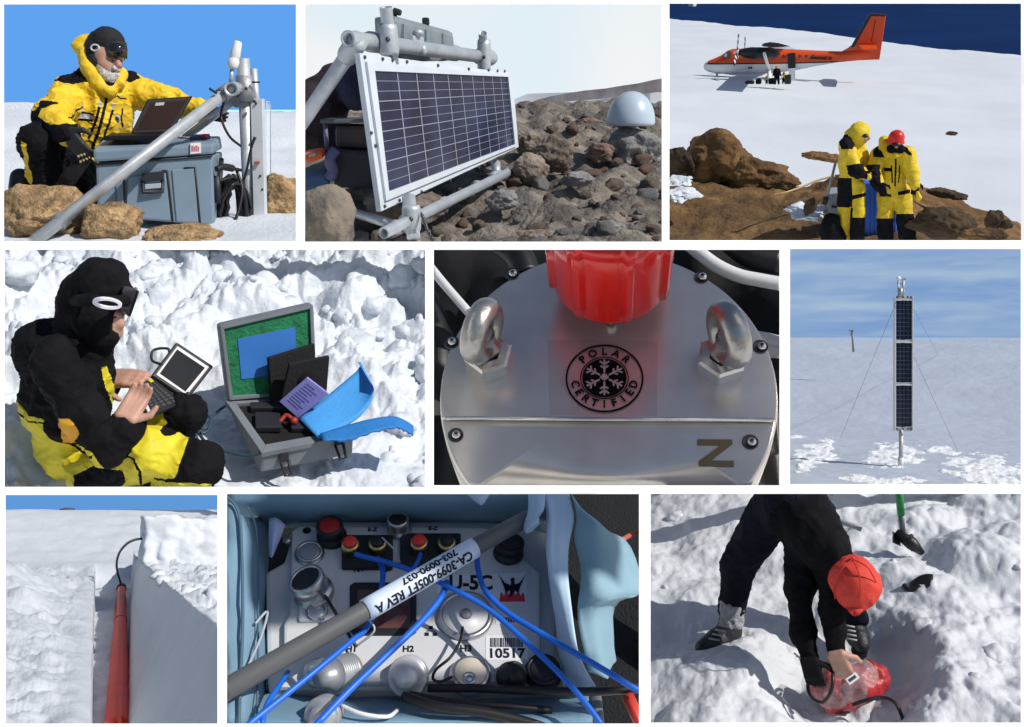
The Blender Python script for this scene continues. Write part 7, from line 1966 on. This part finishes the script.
def boot(ax, ay, tx, ty, dy, par, w_=1.0):
    pr = limb([(ax, ay - 32, YF + dy, 30 * w_, 0), (ax - 2, ay, YF + dy - .02, 31 * w_, 0)]) + limb([(ax - 2, ay + 6, YF + dy - .03, 32 * w_, 0), ((ax + tx) / 2, (ay + ty) / 2 + 4, YF + dy - .09, 29 * w_, 0), (tx, ty, YF + dy - .14, 22 * w_, 0)])
    bo = body('boot', pr, [bootm], 0.009, 0.025, par)
    b = B(); pts = [P(ax + 16, ay + 32, YF + dy - .05), P((ax + tx) / 2, (ay + ty) / 2 + 32, YF + dy - .10), P(tx - 6, ty + 20, YF + dy - .16)]
    sp = spline(pts, 6); b.tube(sp, [.05 * w_] * len(sp), 10); 
    for v in b.bm.verts: pass
    b.obj('sole', mat('sole black', (0.01, 0.01, 0.01), 0.7), bo)
    b = B()
    for k in range(4):
        x = ax - 22 + (tx - ax) * .12 * k; y = ay - 14 + k * 12; b.tube([P(x - 10, y, YF + dy - .11 - k * .012), P(x + 20, y + 6, YF + dy - .12 - k * .012)], .006, 6)
    b.obj('laces', lace, bo)
boot(228, 385, 155, 432, .03, p9)
boot(568, 385, 585, 425, .2, p9, .95)
# red bag with its clear wrap
rb = thing('red_bag', T.g(560, 590, -.2), 'crumpled red bag in a clear plastic wrap lying in the snow pit', 'bag')
YB = T.g(560, 575, -.15).y
rbm = mat('bag red', (0.36, 0.028, 0.032), 0.4, var=0.35, vscale=9, bump=0.6, bscale=18, bdist=0.02)
body('bag_body', limb([(520, 560, YB, 34, 0), (580, 530, YB + .03, 42, 0), (620, 520, YB + .06, 30, 0)]) + limb([(500, 575, YB - .04, 20, 0), (540, 578, YB - .04, 22, 0)]) + limb([(600, 488, YB + .08, 18, 0), (618, 500, YB + .08, 20, 0)]) + limb([(470, 540, YB + .02, 30, 0), (500, 530, YB + .02, 36, 0)]), [rbm], 0.011, 0.04, rb, None, 0.028, 11)
wrapm = mat('clear plastic', (0.75, 0.75, 0.78), 0.12, alpha=0.2, spec=0.8, bump=0.5, bscale=14, bdist=0.02)
body('plastic_wrap', limb([(472, 530, YB - .02, 40, 0), (520, 520, YB, 48, 0), (575, 515, YB + .02, 48, 0)]) + limb([(470, 560, YB - .06, 26, 0), (560, 565, YB - .05, 30, 0)]), [wrapm], 0.012, 0.04, rb, None, 0.02, 9)
q, nn = T.quad([(540, 518), (568, 498), (580, 514), (552, 534)], YB - .16, YB - .13, YB - .15)
lb9 = B(); lb9.hexa(q, [v - nn * .004 for v in q]); lbo = lb9.obj('label', mat('white paper', (.78, .76, .76)), rb)
b = B(); HL = hmap([(540, 518), (568, 498), (580, 514), (552, 534)])
for k in range(7):
    u0 = .15 + k * .1; f = [T.plane(*HL(u, v), q[0] + nn * .002, nn) for u, v in ((u0, .25), (u0 + .05, .25), (u0 + .05, .7), (u0, .7))]; b.hexa(f, [v - nn * .002 for v in f])
b.obj('barcode', inkb, lbo)
b = B(); b.tube(spline([P(508, 478, YB), P(506, 505, YB - .14), P(503, 545, YB - .2), P(480, 580, YB - .2), P(452, 570, YB - .16), P(438, 540, YB - .1), P(448, 502, YB - .04), P(480, 478, YB), P(505, 474, YB + .02)]), .010, 8)
b.obj('black_loop', rub, None, 'black cable loop round the left end of the red bag', 'cable')
b = B(); b.tube(spline([P(560, 588, YB - .14), P(600, 574, YB - .14), P(640, 568, YB - .12), P(672, 580, YB - .15), P(690, 610, YB - .2), P(705, 660, YB - .3)]), .011, 8); b.obj('cable', rub, None, 'thick black cable leaving the red bag towards the near edge', 'cable')
# shovel stuck in the snow
YS = T.g(700, 150).y
sh = thing('snow_shovel', T.g(705, 160), 'snow shovel with a green shaft grip and black blade stuck in the snow', 'shovel')
b = B(); b.tube([P(684, -20, YS), P(686, 15, YS), P(691, 72, YS)], .026, 12); b.obj('grip', mat('grip green', (0.02, 0.26, 0.06), 0.5), sh)
b = B(); b.tube([P(690, 68, YS), P(698, 140, YS)], .020, 12); b.obj('shaft', mat('shaft grey', (0.12, 0.13, 0.14), 0.4, .4), sh)
b = B(); rows = [[P(668 + 22 * s_, 118 + 10 * s_ + 30 * t, YS - .05 + .05 * math.cos(3 * (s_ - .5)) - .04 * t) for s_ in [k / 8 for k in range(9)]] for t in (0, .5, 1)]
b.sheet(rows, (0, .02, -.01)); b.tube([P(676, 120, YS), P(720, 150, YS - .05), P(750, 178, YS - .08)], [.03, .05, .02], 10).tube([P(706, 135, YS - .04), P(728, 165, YS - .06)], [.05, .03], 10); b.obj('blade', rub, sh)
YK = T.g(740, 270).y
bk9 = thing('black_strap', T.g(740, 275), 'black webbing strap lying in the snow below the shovel', 'strap')
b = B(); rows = [[P(712 + 66 * t, 258 - 24 * t - 10 * math.sin(t * 3.1), YK + .02), P(716 + 62 * t, 282 - 14 * t * (1 + .4 * math.sin(t * 9)), YK - .05)] for t in [k / 8 for k in range(9)]]
b.sheet(rows, (0, .015, -.03)); b.obj('webbing', rub, bk9)
b = B(); b.tube(spline([P(698, 262, YK), P(710, 274, YK - .03), P(726, 272, YK - .03), P(742, 262, YK - .02)]), .018, 8); b.obj('buckle', rub, bk9)
b = B(); b.tube(spline([T.g(500, 78, .12), T.g(530, 92, .13), T.g(560, 102, .12), T.g(584, 112, .1)]), .02, 8); b.obj('rope', mat('rope grey', (0.3, 0.31, 0.33), .8), None, 'grey rope end lying on the snow right of the stooping person', 'rope')

bpy.context.view_layer.update()
for t in (T1, T2, T3, T4, T5, T6, T7, T8, T9):
    clip_tray(t)
